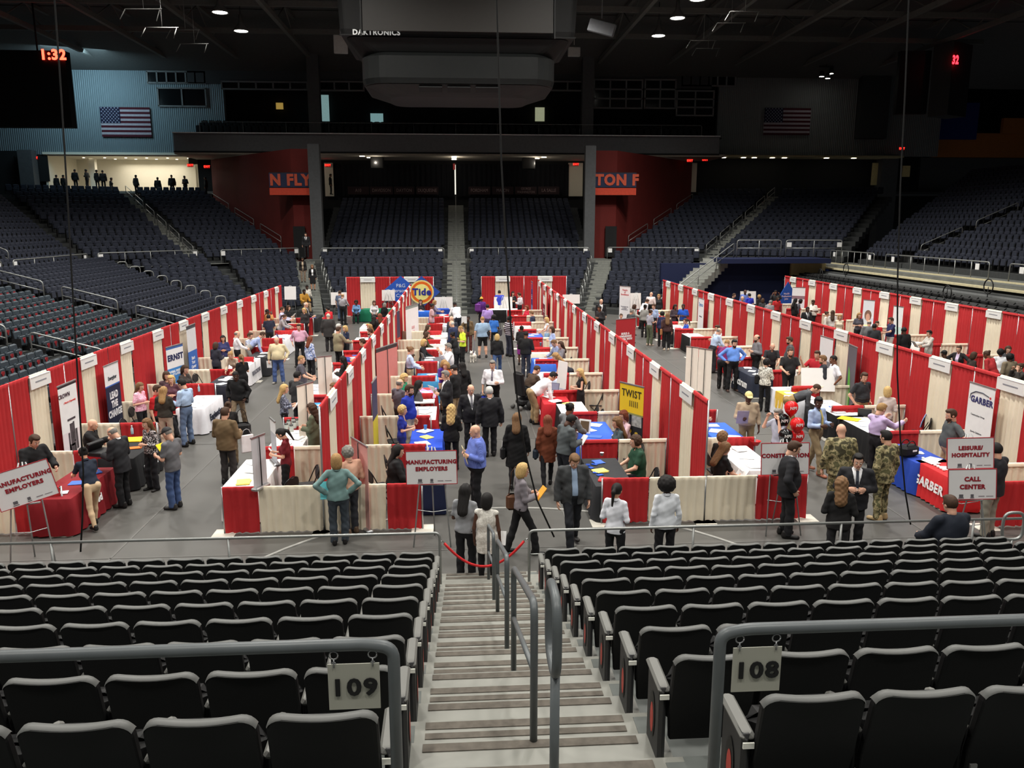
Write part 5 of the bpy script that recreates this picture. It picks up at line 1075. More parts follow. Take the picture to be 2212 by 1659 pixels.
c = at(1698, 640, 1.3); t = thing('diamond_sign', 'tall blue six-sided sign at the near end of the far right row', 'sign', (c.x, c.y, 0), .3); b = MB(); b.prism([(0, .25), (.5, .6), (.5, 1.7), (.1, 2.2), (-.45, 1.4), (-.3, .5)], 0, .03); b.build('board', mat((32, 96, 190), .6), t); text('Health\nProfessions\nJobs', .16, M_WHITE, t, (.02, -.02, 1.3)); b = MB(); b.tube([(0, .05, 0), (0, .05, 1)], .02, 5); b.build('stand', M_STEEL, t)

# ================================================================== easels with boards
MAROON = mat((150, 30, 44), .7)
def easel(cx, cy, Y, W, Hh, lines, lab, yaw=0.0, roll=0.0, sz=.115, plain=False, backside=False, frame=True, zfoot=0.0):
    c = atY(cx, cy, Y); t = thing('easel_sign', lab, 'sign', (c.x, Y, 0), yaw)
    bd = link('board', None, t, (0, 0, c.z), rot=(-.12, roll, 0)); b = MB(); b.box((0, 0, 0), (W, .012, Hh), mi=0)
    if frame:
        for s in (-1, 1): b.box((s * W / 2, -.002, 0), (.012, .018, Hh), mi=1); b.box((0, -.002, s * Hh / 2), (W, .018, .012), mi=1)
    me = b.mesh('board', [mat((224, 222, 222) if not plain else (240, 236, 234), .6, noise=.01), mat((176, 44, 54), .6)]); COL.objects.unlink(bd) if False else None
    bpy.data.objects.remove(bd); bd = link('board', me, t, (0, 0, c.z), rot=(-.12, roll, 0))
    n = len(lines)
    for i, s in enumerate(lines): text(s, sz, MAROON, bd, (0, -.011, Hh * (.17 if n > 1 else .1) - i * sz * 1.3), bold=.0045, sx=1.02)
    if lines:
        for x, w_ in ((-.21, .07), (0, .05)): b = MB(); b.box((x * W / .91, -.009, -Hh * .38), (w_, .004, .05)); b.box((x * W / .91, -.009, -Hh * .45), (w_ * 1.3, .004, .012)); b.build('emblem_print', mat((96, 92, 98), .7), bd)
        b = MB(); b.box((.16, -.009, -Hh * .40), (.1, .004, .014)); b.box((.3, -.009, -Hh * .4), (.12, .004, .01)); b.build('small_print', mat((150, 140, 146), .7), bd)
    zt = c.z + Hh * .5; s2 = -1 if backside else 1; zb = c.z - Hh * .5 + .0
    for x0, y0, x1, y1 in ((-.34, -.28 * s2, -.05, .04 * s2), (.34, -.28 * s2, .05, .04 * s2), (.0, .42 * s2, 0, .08 * s2)):
        b = MB(); top = Vector((x1, y1 + .03 * s2, zt + .05)); ft = Vector((x0, y0, .0));
        if y0 * s2 < 0: ft.y = -.16 * s2
        # legs pass behind the board
        mid = Vector((x0 * .62 + x1 * .38, .09 * s2, zb)); b.tube([ft, mid, top + Vector((0, .04 * s2, 0))], .013, 6); b.build('leg', mat((170, 172, 172), .4, .5), t)
    b = MB(); b.box((0, .0 * s2, zb - .02), (.42, .05, .02)); b.tube([(-.27, .05 * s2, zb * .55), (0, .1 * s2, zb * .50), (.27, .05 * s2, zb * .55)], .008, 5); b.build('ledge', mat((170, 172, 172), .4, .5), t)
    return t
easel(52, 1048, 13.7, .90, .64, ['MANUFACTURING', 'EMPLOYERS'], 'tilted easel sign reading MANUFACTURING EMPLOYERS at the lower left', yaw=.42, roll=-.22, sz=.098)
easel(932, 1010, 14.2, .92, .61, ['MANUFACTURING', 'EMPLOYERS'], 'upright easel sign reading MANUFACTURING EMPLOYERS by the centre aisle', yaw=-.05, roll=-.02, sz=.098)
easel(1696, 991, 14.3, .92, .60, ['CONSTRUCTION'], 'easel sign reading CONSTRUCTION partly hidden by a person in a black suit', yaw=0, sz=.104)
easel(2096, 979, 13.6, .82, .56, ['LEISURE/', 'HOSPITALITY'], 'grey easel sign reading LEISURE/HOSPITALITY at the right', yaw=-.12, roll=-.04, sz=.098)
easel(2100, 1046, 12.95, .82, .53, ['CALL', 'CENTER'], 'lower grey easel sign reading CALL CENTER at the right', yaw=-.1, roll=-.03, sz=.105)
for px, py, Y, W, Hh, lab, bk in [(732, 645, 49.5, .95, .75, 'blank white easel board at the far end behind the person in the grey shirt', False), (839, 638, 47.5, .75, .62, 'blank pale easel board right of the green table', True), (958, 655, 49, 1.1, .75, 'blank white easel board left of the far centre stairs', True), (1087, 655, 48.5, 1.1, .75, 'blank white easel board at the far end of the centre aisle', True), (1234, 646, 49, 1.05, .55, 'white board on a curved dark stand near the far right booths', False), (1373, 650, 46, .62, .9, 'blank white easel board beside the tall banner, right aisle', True), (1616, 643, 50, 1.0, .8, 'pale grey board behind the group at the far right corner', False), (627, 633, 50.5, .7, .8, 'white panel at the far end of the left wall row', False)]:
    easel(px, py, Y, W, Hh, [], lab, plain=True, backside=bk, frame=False)

# balloons
for i, (px, py, c, lab, Y) in enumerate([(1709, 884, (216, 34, 36), 'red balloon, highest of the bunch left of the tie wearer', 17.2), (1690, 911, (16, 16, 17), 'black balloon beside the red ones, upper', 17.2), (1722, 920, (216, 34, 36), 'red balloon in the middle of the bunch', 16.9), (1722, 944, (206, 30, 34), 'red balloon, lowest, just above the construction sign', 17.0), (1697, 944, (16, 16, 17), 'black balloon just above the construction sign', 16.8)]):
    c3 = atY(px, py, Y); t = thing('balloon', lab, 'balloon', c3, 0, 'balloons'); b = MB(); b.lathe([(.001, -.2), (.02, -.19), (.012, -.175), (.06, -.14), (.12, -.07), (.152, .02), (.15, .08), (.12, .14), (.07, .175), (.001, .19)], (0, 0, 0), 20); b.build('skin', mat(c, .18, noise=.01), t)
    b = MB(); b.tube([(0, 0, -.19), (.01, 0, -.6), (0, 0, .85 - c3.z)], .003, 4); b.build('string', M_WHITE, t); text('NPI', .09, M_WHITE, t, (-.01, -.151, .05), bold=.003)
# crates and bins on the floor
def sbox(px, py, d, col, lab, cat='box', z=0, rz=0, name='box'):
    p = at(px, py, z); b = MB(); b.box((0, 0, d[2] / 2), d, bev=.02); return tag(b.build(name, mat(col, .8), None, (p.x, p.y, z), rz), lab, cat)
sbox(938, 1105, (.5, .45, .85), (24, 34, 66), 'tall navy fabric bin behind the centre easel sign', 'bin', name='fabric_bin')
sbox(112, 985, (.35, .25, .3), (24, 24, 26), 'black bag on the floor behind the person in the black jacket', 'bag', .0, .3, 'bag')
sbox(958, 700, (.7, .5, .9), (40, 78, 180), 'blue display counter box in the centre left row', 'box', 0, .1, 'display_box')
# ================================================================== people: bodies grown from distance fields
def snet(F, org, h):
    """surface nets over the sampled field F (inside < 0)"""
    nx, ny, nz = F.shape; ins = F < 0; acc = np.zeros((nx * ny * nz, 3)); cnt = np.zeros(nx * ny * nz)
    st = (ny * nz, nz, 1); quads = []
    for a in range(3):
        sl0 = [slice(None)] * 3; sl1 = [slice(None)] * 3; sl0[a] = slice(0, -1); sl1[a] = slice(1, None)
        A = ins[tuple(sl0)]; B = ins[tuple(sl1)]; idx = np.argwhere(A != B)
        if len(idx) == 0: continue
        idx = idx[(idx[:, (a + 1) % 3] > 0) & (idx[:, (a + 2) % 3] > 0)]
        f0 = F[idx[:, 0], idx[:, 1], idx[:, 2]]; j = idx.copy(); j[:, a] += 1; f1 = F[j[:, 0], j[:, 1], j[:, 2]]
        t = f0 / (f0 - f1); P = idx.astype(float); P[:, a] += t
        base = idx[:, 0] * st[0] + idx[:, 1] * st[1] + idx[:, 2]; u, v = st[(a + 1) % 3], st[(a + 2) % 3]
        c4 = np.stack([base, base - u, base - u - v, base - v], 1)
        for q in range(4): np.add.at(acc, c4[:, q], P); np.add.at(cnt, c4[:, q], 1)
        flip = f0 < 0; quads.append(np.where(flip[:, None], c4, c4[:, ::-1]))
    if not quads: return np.zeros((0, 3)), np.zeros((0, 4), int)
    Q = np.concatenate(quads); used = np.unique(Q); remap = np.zeros(nx * ny * nz, int); remap[used] = np.arange(len(used))
    V = acc[used] / cnt[used][:, None] * h + np.array(org); Q = remap[Q]
    return V, Q[:, ::-1]
def grid(lo, hi, h):
    n = [int(math.ceil((hi[i] - lo[i]) / h)) + 3 for i in range(3)]; ax = [lo[i] - h + np.arange(n[i]) * h for i in range(3)]
    X, Y, Z = np.meshgrid(*ax, indexing='ij'); return np.stack([X, Y, Z], -1).reshape(-1, 3).astype(np.float32), n, (lo[0] - h, lo[1] - h, lo[2] - h)
def cap(P, a, b, ra, rb):
    a = np.asarray(a, np.float32); b = np.asarray(b, np.float32); ab = b - a; pa = P - a; t = np.clip(pa @ ab / max(ab @ ab, 1e-9), 0, 1)
    return np.linalg.norm(pa - t[:, None] * ab, axis=1) - (ra + (rb - ra) * t)
def ell(P, c, r):
    r = np.asarray(r, np.float32); q = (P - np.asarray(c, np.float32)) / r; k = np.linalg.norm(q, axis=1); return (k - 1) * r.min()
def smin(a, b, k):
    h = np.clip(.5 + .5 * (b - a) / k, 0, 1); return b * (1 - h) + a * h - k * h * (1 - h)
def smx(fs, k):
    r = fs[0]
    for f in fs[1:]: r = smin(r, f, k)
    return r
def npmesh(name, parts, mats):
    """parts: list of (V, F quads, material index)"""
    vs = []; fs = []; mi = []; o = 0
    for V, Q, m in parts: vs.append(V); fs.append(Q + o); mi += [m] * len(Q); o += len(V)
    V = np.concatenate(vs); Q = np.concatenate(fs); me = bpy.data.meshes.new(name); me.vertices.add(len(V)); me.vertices.foreach_set('co', V.astype(np.float32).ravel())
    me.loops.add(len(Q) * 4); me.loops.foreach_set('vertex_index', Q.ravel().astype(np.int32)); me.polygons.add(len(Q)); me.polygons.foreach_set('loop_start', np.arange(0, len(Q) * 4, 4, dtype=np.int32))
    me.polygons.foreach_set('loop_total', np.full(len(Q), 4, np.int32)) if False else None
    for m in mats: me.materials.append(m)
    me.polygons.foreach_set('material_index', mi); me.polygons.foreach_set('use_smooth', [True] * len(Q)); me.update(calc_edges=True); me.validate(); return me
def field(fn, lo, hi, h):
    P, n, o = grid(lo, hi, h); return snet(fn(P).reshape(n), o, h)
# ---- head (centre at origin, +y is the face), several widths; returns pieces
def head_pieces(fem, h):
    def f(P):
        d = ell(P, (0, -.008, .022), (.076, .094, .092))                       # skull
        d = smin(d, ell(P, (0, .028, -.045), (.052 if fem else .058, .058, .064)), .03)   # jaw and cheeks
        d = smin(d, ell(P, (0, .068, -.088), (.022 if fem else .028, .02, .018)), .02)      # chin
        d = smin(d, cap(P, (0, .083, .012), (0, .104, -.022), .008, .0125), .012)  # nose
        d = smin(d, cap(P, (-.035, .080, .022), (.035, .080, .022), .009, .009), .014)     # brow
        for s in (-1, 1):
            d = np.maximum(d, -(ell(P, (s * .031, .100, .002), (.018, .016, .011))))      # eye sockets
            d = smin(d, ell(P, (s * .079, -.008, -.004), (.010, .022, .032)), .006)       # ears
        d = smin(d, cap(P, (-.018, .088, -.052), (.018, .088, -.052), .0075, .0075), .012)  # lips
        nr = .048 if fem else .058
        d = smin(d, cap(P, (0, -.022, -.05), (0, -.030, -.115), nr, nr - .004), .025)      # neck
        return d
    V, Q = field(f, (-.11, -.13, -.235), (.11, .13, .13), h); out = [(V, Q, 0)]
    def blob(c, r, m, hh=.006): V, Q = field(lambda P: ell(P, c, r), (c[0] - r[0] - .01, c[1] - r[1] - .01, c[2] - r[2] - .01), (c[0] + r[0] + .01, c[1] + r[1] + .01, c[2] + r[2] + .01), hh); out.append((V, Q, m))
    for s in (-1, 1):
        blob((s * .031, .083, .003), (.015, .010, .009), 1, .005); blob((s * .031, .091, .003), (.007, .004, .007), 2, .004)
    V, Q = field(lambda P: cap(P, (-.021, .0925, -.053), (.021, .0925, -.053), .0065, .0065), (-.04, .07, -.07), (.04, .11, -.035), .005); out.append((V, Q, 3))
    return out
def brows():
    out = []
    for s in (-1, 1): V, Q = field(lambda P: cap(P, (s * .016, .0905, .030), (s * .046, .080, .031), .0045, .004), (s * .03 - .03, .06, .015), (s * .03 + .03, .11, .045), .004); out.append((V, Q, 0))
    return out
_HEAD = {}
def head_data(fem, far):
    k = (fem, far)
    if k not in _HEAD: _HEAD[k] = head_pieces(fem, .015 if far else .0095)
    return _HEAD[k]
# ---- hand: wrist at origin, fingers towards -z, palm towards +x for side +1... thumb towards +y
def hand_pieces(curl, h=.006):
    def f(P):
        d = ell(P, (0, 0, -.052), (.017, .042, .05)); d = smin(d, cap(P, (0, 0, .02), (0, 0, -.02), .024, .024), .02)
        L = (.066, .078, .072, .056)
        for i in range(4):
            y = .032 - i * .0215; z0 = -.088 - (.006, 0, .003, .012)[i] * -1; a = curl * (1 + .08 * i); b0 = np.array((0, y, z0)); l1 = L[i] * .5; l2 = L[i] * .5
            p1 = b0 + l1 * np.array((-math.sin(a * .6), (y * .25), -math.cos(a * .6))); p2 = p1 + l2 * np.array((-math.sin(a * 1.7), (y * .1), -math.cos(a * 1.7)))
            d = smin(d, cap(P, b0, p1, .0098, .009), .006); d = smin(d, cap(P, p1, p2, .009, .0075), .004)
        t0 = np.array((0, .034, -.028)); t1 = t0 + np.array((-.012, .026, -.028)); t2 = t1 + np.array((-.012 - .012 * curl, .006, -.03))
        d = smin(d, cap(P, t0, t1, .0135, .011), .012); d = smin(d, cap(P, t1, t2, .011, .009), .004); return d
    return field(f, (-.11, -.07, -.18), (.04, .09, .05), h)
_HAND = {}
def hand_data(curl, far):
    k = (curl, far)
    if k not in _HAND: _HAND[k] = hand_pieces(curl, .010 if far else .0062)
    return _HAND[k]
# ---- hair, in the head frame
def hair_fn(style):
    def shell(P, g=.012): return ell(P, (0, -.012, .026), (.077 + g, .096 + g, .093 + g))
    face = lambda P, zf=.055, yf=.045: np.minimum(P[:, 1] - yf, -(P[:, 2] - zf) * 1.0 + 0 * P[:, 0])   # >0 where the face must stay free
    def cutface(d, P, zf=.058, yf=.042, zb=-.05):
        d = np.maximum(d, np.minimum(P[:, 1] - yf, zf - P[:, 2])); return np.maximum(d, zb - P[:, 2])
    def f(P):
        x, y, z = P[:, 0], P[:, 1], P[:, 2]
        if style == 'buzz': return cutface(shell(P, .004), P, .062, .036, -.03)
        if style == 'short':
            d = smin(shell(P, .010), ell(P, (0, .02, .10), (.066, .075, .03)), .02); return cutface(d, P, .066, .038, -.055)
        if style == 'fringe':     # balding, hair only round the sides
            d = shell(P, .007); d = cutface(d, P, .05, .01, -.055); return np.maximum(d, z - .055 + .1 * np.minimum(0, 0 * y))
        if style == 'bob':
            d = shell(P, .020); d = smin(d, ell(P, (0, -.035, -.05), (.098, .085, .11)), .03); return np.maximum(np.maximum(d, np.minimum(y - .034, .066 - z)), -.15 - z)
        if style in ('long', 'longer'):
            l = -.25 if style == 'long' else -.32
            d = shell(P, .018); d = smin(d, cap(P / np.array((1.12, .62, 1), np.float32), (0, -.08, .0), (0, -.165, l), .088, .080), .04); d = d + .0035 * np.sin(x * 130 + 4 * np.sin(z * 9)); return np.maximum(d, np.minimum(y - .030, .066 - z))
        if style == 'wavy':
            d = shell(P, .024); d = smin(d, cap(P / np.array((1, .8, 1), np.float32), (0, -.06, .0), (0, -.11, -.27), .105, .10), .04); d = d + .008 * np.sin(z * 70) * np.cos(x * 60 + y * 50); return np.maximum(d, np.minimum(y - .030, .066 - z))
        if style == 'pony':
            d = cutface(shell(P, .010), P, .062, .030, -.07); t = smin(cap(P, (0, -.10, .05), (0, -.155, -.02), .028, .034), cap(P, (0, -.155, -.02), (0, -.15, -.24), .034, .016), .02); return smin(d, t, .015)
        if style == 'bun':
            d = cutface(shell(P, .009), P, .062, .030, -.06); return smin(d, ell(P, (0, -.115, .07), (.042, .04, .042)), .01)
        if style == 'afro': 
            d = ell(P, (0, -.03, .03), (.15, .14, .15)) + .008 * np.sin(x * 60) * np.sin(y * 60) * np.sin(z * 60); return np.maximum(np.maximum(d, np.minimum(y - .030, .070 - z)), -.10 - z)
        if style == 'curly':
            d = ell(P, (0, -.018, .02), (.108, .112, .12)) + .010 * np.sin(x * 75) * np.sin(y * 75 + 1) * np.sin(z * 75); return np.maximum(np.maximum(d, np.minimum(y - .034, .066 - z)), -.11 - z)
        if style == 'cap':
            d = np.maximum(shell(P, .014), .035 - z + .0 * y); v = np.maximum(ell(P, (0, .10, .045), (.075, .085, .012)), -y + .02); return smin(d, v, .008)
        if style == 'beard':
            d = smin(ell(P, (0, .034, -.062), (.060, .062, .052)), ell(P, (0, .070, -.09), (.034, .03, .028)), .02); d = np.maximum(d, z + .035 - .0 * y); d = np.maximum(d, -(ell(P, (0, .105, -.053), (.024, .03, .009)))); return np.maximum(d, .0 - y)
        if style == 'hat': return smin(np.maximum(shell(P, .016), .0 - z), ell(P, (0, -.01, .13), (.03, .03, .025)), .01)
        return shell(P)
    return f
_HAIR = {}
def hair_mesh(style, far):
    k = (style, far)
    if k not in _HAIR:
        V, Q = field(hair_fn(style), (-.18, -.26, -.50), (.18, .21, .20), .018 if far else .0125); parts = [(V, Q, 0)]
        if style not in ('hat', 'cap', 'beard'): parts += brows()
        _HAIR[k] = npmesh('hair', parts, [M_BLACK])
    return _HAIR[k]
def shoe_mesh():
    def f(P): 
        d = smin(cap(P, (0, -.05, .045), (0, .16, .03), .046, .036), cap(P, (0, -.04, .05), (0, -.045, .10), .046, .044), .03); d = smin(d, ell(P, (0, .14, .03), (.047, .07, .036)), .02); return np.maximum(d, .004 - P[:, 2])
    V, Q = field(f, (-.07, -.12, 0), (.07, .23, .12), .013); return npmesh('shoe', [(V, Q, 0)], [M_BLACK])
_SHOE = shoe_mesh()
SKIN = {1: (222, 172, 146), 2: (200, 148, 118), 3: (128, 84, 62), 4: (84, 56, 44)}
HAIRC = {'bk': (24, 21, 20), 'br': (70, 48, 34), 'lb': (122, 90, 60), 'bl': (204, 170, 112), 'gy': (134, 130, 124), 'rd': (122, 62, 40), 'wh': (206, 204, 198), 'bd': (166, 130, 84)}
def Rx(a): c, s = math.cos(a), math.sin(a); return np.array([[1, 0, 0], [0, c, -s], [0, s, c]])
def Ry(a): c, s = math.cos(a), math.sin(a); return np.array([[c, 0, s], [0, 1, 0], [-s, 0, c]])
def Rz(a): c, s = math.cos(a), math.sin(a); return np.array([[c, -s, 0], [s, c, 0], [0, 0, 1]])
# arm poses: elbow and wrist offsets from the shoulder for the right side (x outward), curl of the fingers
ARM = {'dn': ((.05, -.02, -.30), (.06, .05, -.55), .5), 'fo': ((.07, -.02, -.29), (-.10, .20, -.25), .6), 'hp': ((.21, -.08, -.21), (.02, .03, -.40), .7), 'pk': ((.11, -.09, -.27), (.04, .05, -.48), .4),
       'fw': ((.05, .03, -.29), (-.04, .26, -.26), 1.1), 're': ((.05, .17, -.23), (.02, .42, -.28), .4), 'rs': ((.10, .20, -.14), (.0, .18, .12), 1.2), 'pt': ((.06, .22, -.14), (.05, .46, -.06), .4), 'ca': ((.06, -.03, -.30), (.07, .02, -.56), 1.5),
       'lp': ((.06, .12, -.26), (-.02, .34, -.36), .6), 'bk': ((.09, -.14, -.26), (-.06, -.20, -.44), .5), 'up': ((.12, .16, -.2), (.16, .3, .04), .4), 'sd': ((.24, .05, -.19), (.42, .16, -.30), .5), 'bt': ((.03, .10, -.28), (.0, .25, -.50), .7)}
PN = [0]; PEOPLE = []
DIV = []; WALLD = []
for key, R in ROWDEF.items():
    WALLD.append((R['x'], R['y0'], R['y0'] + R['n'] * R['d']))
    for i in range(R['n']):
        for (s, xe) in R['sides']: DIV.append((min(R['x'], xe), max(R['x'], xe), R['y0'] + i * R['d']))
def person(px, py, hd, spec):
    """px,py: top of the head in the photograph; hd: heading in degrees, 0 looks away from the viewer, 90 to the right"""
    d = dict(fem=False, H=None, pose='st', arms='dn', arml=None, hair='short', hc='br', skin=1, top='shirt', tc=(230, 230, 232), bot='pants', bc=(30, 30, 34), sc=(24, 22, 22), bulk=1.0, lean=0, hyaw=0, hpit=12, z0=0.0, tie=None, beard=False, legs='st', tk='plain', tc2=None, lab='', stoop=0, glasses=False, off=(0, 0), tsc=None, inner=(236, 236, 238))
    d.update(spec); fem = d['fem']; H = d['H'] or (1.64 if fem else 1.77); s = H / 1.75; bulk = d['bulk'] * (1.0 if fem else 1.08)
    sit = d['pose'] == 'si'; lean = math.radians(d['lean'] or (0 if not sit else 4)); zh = .92 if not sit else .50
    hipc = np.array((0, 0, zh)); R = Rx(-lean)
    def T(p): return hipc + R @ np.asarray(p, float)
    sh = .158 if fem else .185; sh *= (.5 + .5 * bulk)
    neck = T((0, -.005, .555)); hp = math.radians(d['hpit']); Rh = Rz(-math.radians(d['hyaw'])) @ Rx(-(lean * .55 + hp)); head = neck + Rh @ np.array((0, .020, .128)); HSC = 1.07
    topz = (head + Rh @ np.array((0, 0, .125)))[2] * s
    lst = {'st': ((-.10, 0), (.10, .03)), 'wd': ((-.15, 0), (.15, .03)), 'wk': ((-.09, -.24), (.09, .26)), 'wl': ((-.09, .26), (.09, -.24)), 'cl': ((-.07, .02), (.07, 0))}[d['legs']]
    hw = .088 * (1.08 if fem else 1)
    LEG = []
    for i, sx in enumerate((-1, 1)):
        hipj = T((sx * hw, 0, -.01)); ax, ay = lst[i]
        if sit: kn = np.array((sx * .11, .43, .50)); an = np.array((sx * .11, .46 + .06 * i, .085))
        else: an = np.array((ax, ay, .085 + (.03 if ay < -.1 else 0))); kn = np.array(((sx * hw + ax) / 2 + .01 * sx, ay * .55 + .03 + (.03 if ay > .1 else 0), .49))
        if not sit: hipj = hipj - np.array((0, lean * .10, 0))
        LEG.append((hipj, kn, an))
    SH = [T((sx * sh, -.01, .475)) for sx in (-1, 1)]; poses = (d['arml'] or d['arms'], d['arms']); ARMS = []
    Ra = Rx(-lean * (.35 if not sit else .2)) 
    for i, sx in enumerate((-1, 1)):
        e, w_, cu = ARM[poses[i]]; fl = np.array((sx, 1, 1)); bx = np.array((sx * .02 * (bulk - 1) * 4, 0, 0)); E_ = SH[i] + Ra @ (np.array(e) * fl) + bx; W_ = SH[i] + Ra @ (np.array(w_) * fl) + bx; ARMS.append((SH[i], E_, W_, cu))
    b = bulk; YS = .68 + .12 * (b - 1)
    # ---- fields
    Rt = R.T.astype(np.float32)
    def torso(P, g):
        q = (P - hipc.astype(np.float32)) @ Rt.T; q = q / np.array((1, YS, 1), np.float32)
        pel, wa, ch = (.150, .118, .138) if fem else (.142, .132, .155)
        f = [cap(q, (-.03, 0, .0), (.03, 0, .0), pel * b + g - .03 + .02, pel * b + g - .01), cap(q, (0, .0, .06), (0, .0, .22), wa * b + g + .015, wa * b + g), cap(q, (-.03, 0, .26), (.03, 0, .34), ch * b + g, ch * b + g), cap(q, (-sh * .78, 0, .455), (sh * .78, 0, .455), .062 + g, .062 + g), cap(q, (0, 0, .46), (0, 0, .53), .075 + g, .05 + g)]
        if fem: f.append(ell(q, (-.065, .12, .31), (.062 + g, .07 + g, .06 + g))); f.append(ell(q, (.065, .12, .31), (.062 + g, .07 + g, .06 + g)))
        if b > 1.12: f.append(ell(q, (0, .09 * b, .12), (.13 * b + g, .13 * b + g, .15 * b + g)))
        return smx(f, .05)
    def arm(P, i, g, upto=1.0, rw=None):
        S, E_, W_, _ = ARMS[i]; ub = .9 + .25 * (b - .9); ru = (.043 if fem else .050) * ub
        if upto <= .5:
            E2 = S + (E_ - S) * (upto / .5); f = cap(P, S, E2, ru + g, ru * .95 + g); n = (E_ - S) / np.linalg.norm(E_ - S); return np.maximum(f, (P - E2) @ n.astype(np.float32))
        W2 = E_ + (W_ - E_) * ((upto - .5) / .5); f = smin(cap(P, S, E_, ru + g, ru * .82 + g), cap(P, E_, W2, ru * .84 + g, (rw or ru * .55) + g), .02)
        n = (W_ - E_) / np.linalg.norm(W_ - E_); return np.maximum(f, np.where(np.linalg.norm(P - W2, axis=1) < .12, (P - W2) @ n.astype(np.float32), -1))
    def leg(P, i, g, cuff=False, end=None):
        hj, kn, an = LEG[i]; lb = .92 + .35 * (b - .95); r0 = (.082 if not fem else .084) * lb; f = smx([cap(P, hj, kn, r0 + g, .056 * lb + g), cap(P, kn, kn + (an - kn) * .4, .056 * lb + g, (.055 if not cuff else .058) * lb + g), cap(P, kn + (an - kn) * .4, an, (.055 if not cuff else .058) * lb + g, (.038 if not cuff else .056) + g)], .03); return f
    dist = max(8.0, at(px, py, topz).length) if not d['z0'] else 30
    far = dist > 27; cell = min(.030, max(.014, dist * .00075))
    lowx = min(-.36, *(a[1][0] for a in ARMS), *(a[2][0] for a in ARMS)) - .12; hix = max(.36, *(a[1][0] for a in ARMS), *(a[2][0] for a in ARMS)) + .12
    allp = [head, neck, *[q for L in LEG for q in L], *[q for a in ARMS for q in a[:3]]]
    ylo = min(q[1] for q in allp) - .24; yhi = max(q[1] for q in allp) + .26; zhi = max(q[2] for q in (neck, SH[0], SH[1], *[a[2] for a in ARMS])) + .1
    LO = (lowx, ylo, -.0); HI = (hix, yhi, zhi + .05)
    skm = mat(SKIN[d['skin']], .55, noise=.02); top = d['top']; bot = d['bot']
    sleeve = {'shirt': .97, 'sweater': .97, 'suit': .99, 'blazer': .99, 'hoodie': .97, 'polo': .40, 'tee': .42, 'tank': .04, 'dress': .06, 'vest': .04, 'blouse': .9, 'camo': .97}[top]
    # body: skin surface, thinner where clothed
    def fbody(P):
        f = [torso(P, -.018), cap(P, T((0, -.01, .45)), head + Rh @ np.array((0, -.024, -.085)), .058 if not fem else .047, .056 if not fem else .045)]; f += [arm(P, i, -.0, 1.0) for i in (0, 1)]; gl = -.016 if bot == 'pants' else 0.0; f += [leg(P, i, gl) for i in (0, 1)]; return smx(f, .03)
    V, Q = field(fbody, LO, HI, cell); parts = [(V * s, Q, 0)]
    for HV, HQ, m in head_data(fem, far): parts.append(((HV * HSC @ Rh.T + head) * s, HQ, m))
    for i, sx in enumerate((-1, 1)):
        S, E_, W_, cu = ARMS[i]; HV, HQ = hand_data(cu, far); dz = -(W_ - E_) / np.linalg.norm(W_ - E_)
        pal = np.array((-sx * 1.0, 0.0, 0.0)); pal = pal - dz * (pal @ dz)
        if np.linalg.norm(pal) < .2: pal = np.array((0, 0, 1.0)) - dz * dz[2]
        pal /= np.linalg.norm(pal); xx = -pal; yy = np.cross(dz, xx)
        V2 = HV * (.92 if fem else 1.0); Q2 = HQ
        if yy[1] < 0 : V2 = V2 * np.array((1, -1, 1)); Q2 = HQ[:, ::-1]
        M = np.stack([xx, yy, dz], 1); parts.append(((V2 @ M.T + W_) * s, Q2, 0))
    body = npmesh('body', parts, [skm, mat((236, 232, 226), .4), mat((30, 22, 18), .3), mat((170, 92, 84) if d['skin'] < 3 else (96, 52, 46), .5)])
    o = link('person', body); parts = None
    WR = .0032 if not far else .002
    # ---- garments
    def q_t(P): return (P - hipc.astype(np.float32)) @ Rt.T
    hem = {'shirt': .10, 'polo': -.0, 'tee': -.03, 'sweater': -.03, 'blouse': -.05, 'suit': -.16, 'blazer': -.12, 'hoodie': -.04, 'tank': -.04, 'vest': -.08, 'dress': -.38, 'camo': -.16}[top]
    hem = d.get('hem', hem)
    if sit: hem = max(hem, -.02)
    gt = .014 if top in ('shirt', 'polo', 'tee', 'blouse', 'tank', 'dress', 'vest') else .026
    m_top = mat(d['tc'], .85, kind=d['tk'], rgb2=d['tc2'], scale=(d['tsc'] or {'plaid': 26, 'stripe': 12, 'floral': 20, 'speck': 42, 'camo': 9, 'plain': 5}[d['tk']]), noise=.08)
    def ftop(P, g=gt, hm=hem, sl=sleeve):
        q = q_t(P); tt = torso(P, g)
        if hm < 0: qq = q / np.array((1, YS + .02, 1), np.float32); tt = smin(tt, cap(qq, (0, 0, .02), (0, 0, hm - .02), .150 * b + g, (.158 if hm > -.3 else .19) * b + g), .03)
        f = smx([tt] + [arm(P, i, g, sl, .040 if sl > .5 else None) for i in (0, 1)], .022); f = np.maximum(f, hm - q[:, 2]); f = np.maximum(f, q[:, 2] - (.55 if top not in ('hoodie',) else .58))
        f = f + WR * (np.sin(P[:, 2] * 34 + P[:, 0] * 22 + 3 * np.sin(P[:, 1] * 17)) * np.sin(P[:, 0] * 19 - P[:, 2] * 9 + 2) + .6 * np.sin(P[:, 2] * 61 - P[:, 0] * 30)); f = np.maximum(f, -(cap(q, (0, .048, .525), (0, .085, .64), .046 if not fem else .054, .075)))
        if top in ('suit',) : vz = .18; f = np.maximum(f, -(np.maximum(np.abs(q[:, 0]) - (q[:, 2] - vz) * .24, -(q[:, 1] - .02))))
        if top == 'blazer' and d.get('open', False): f = np.maximum(f, -(np.maximum(np.abs(q[:, 0]) - .05, -(q[:, 1] - .02))))
        return f
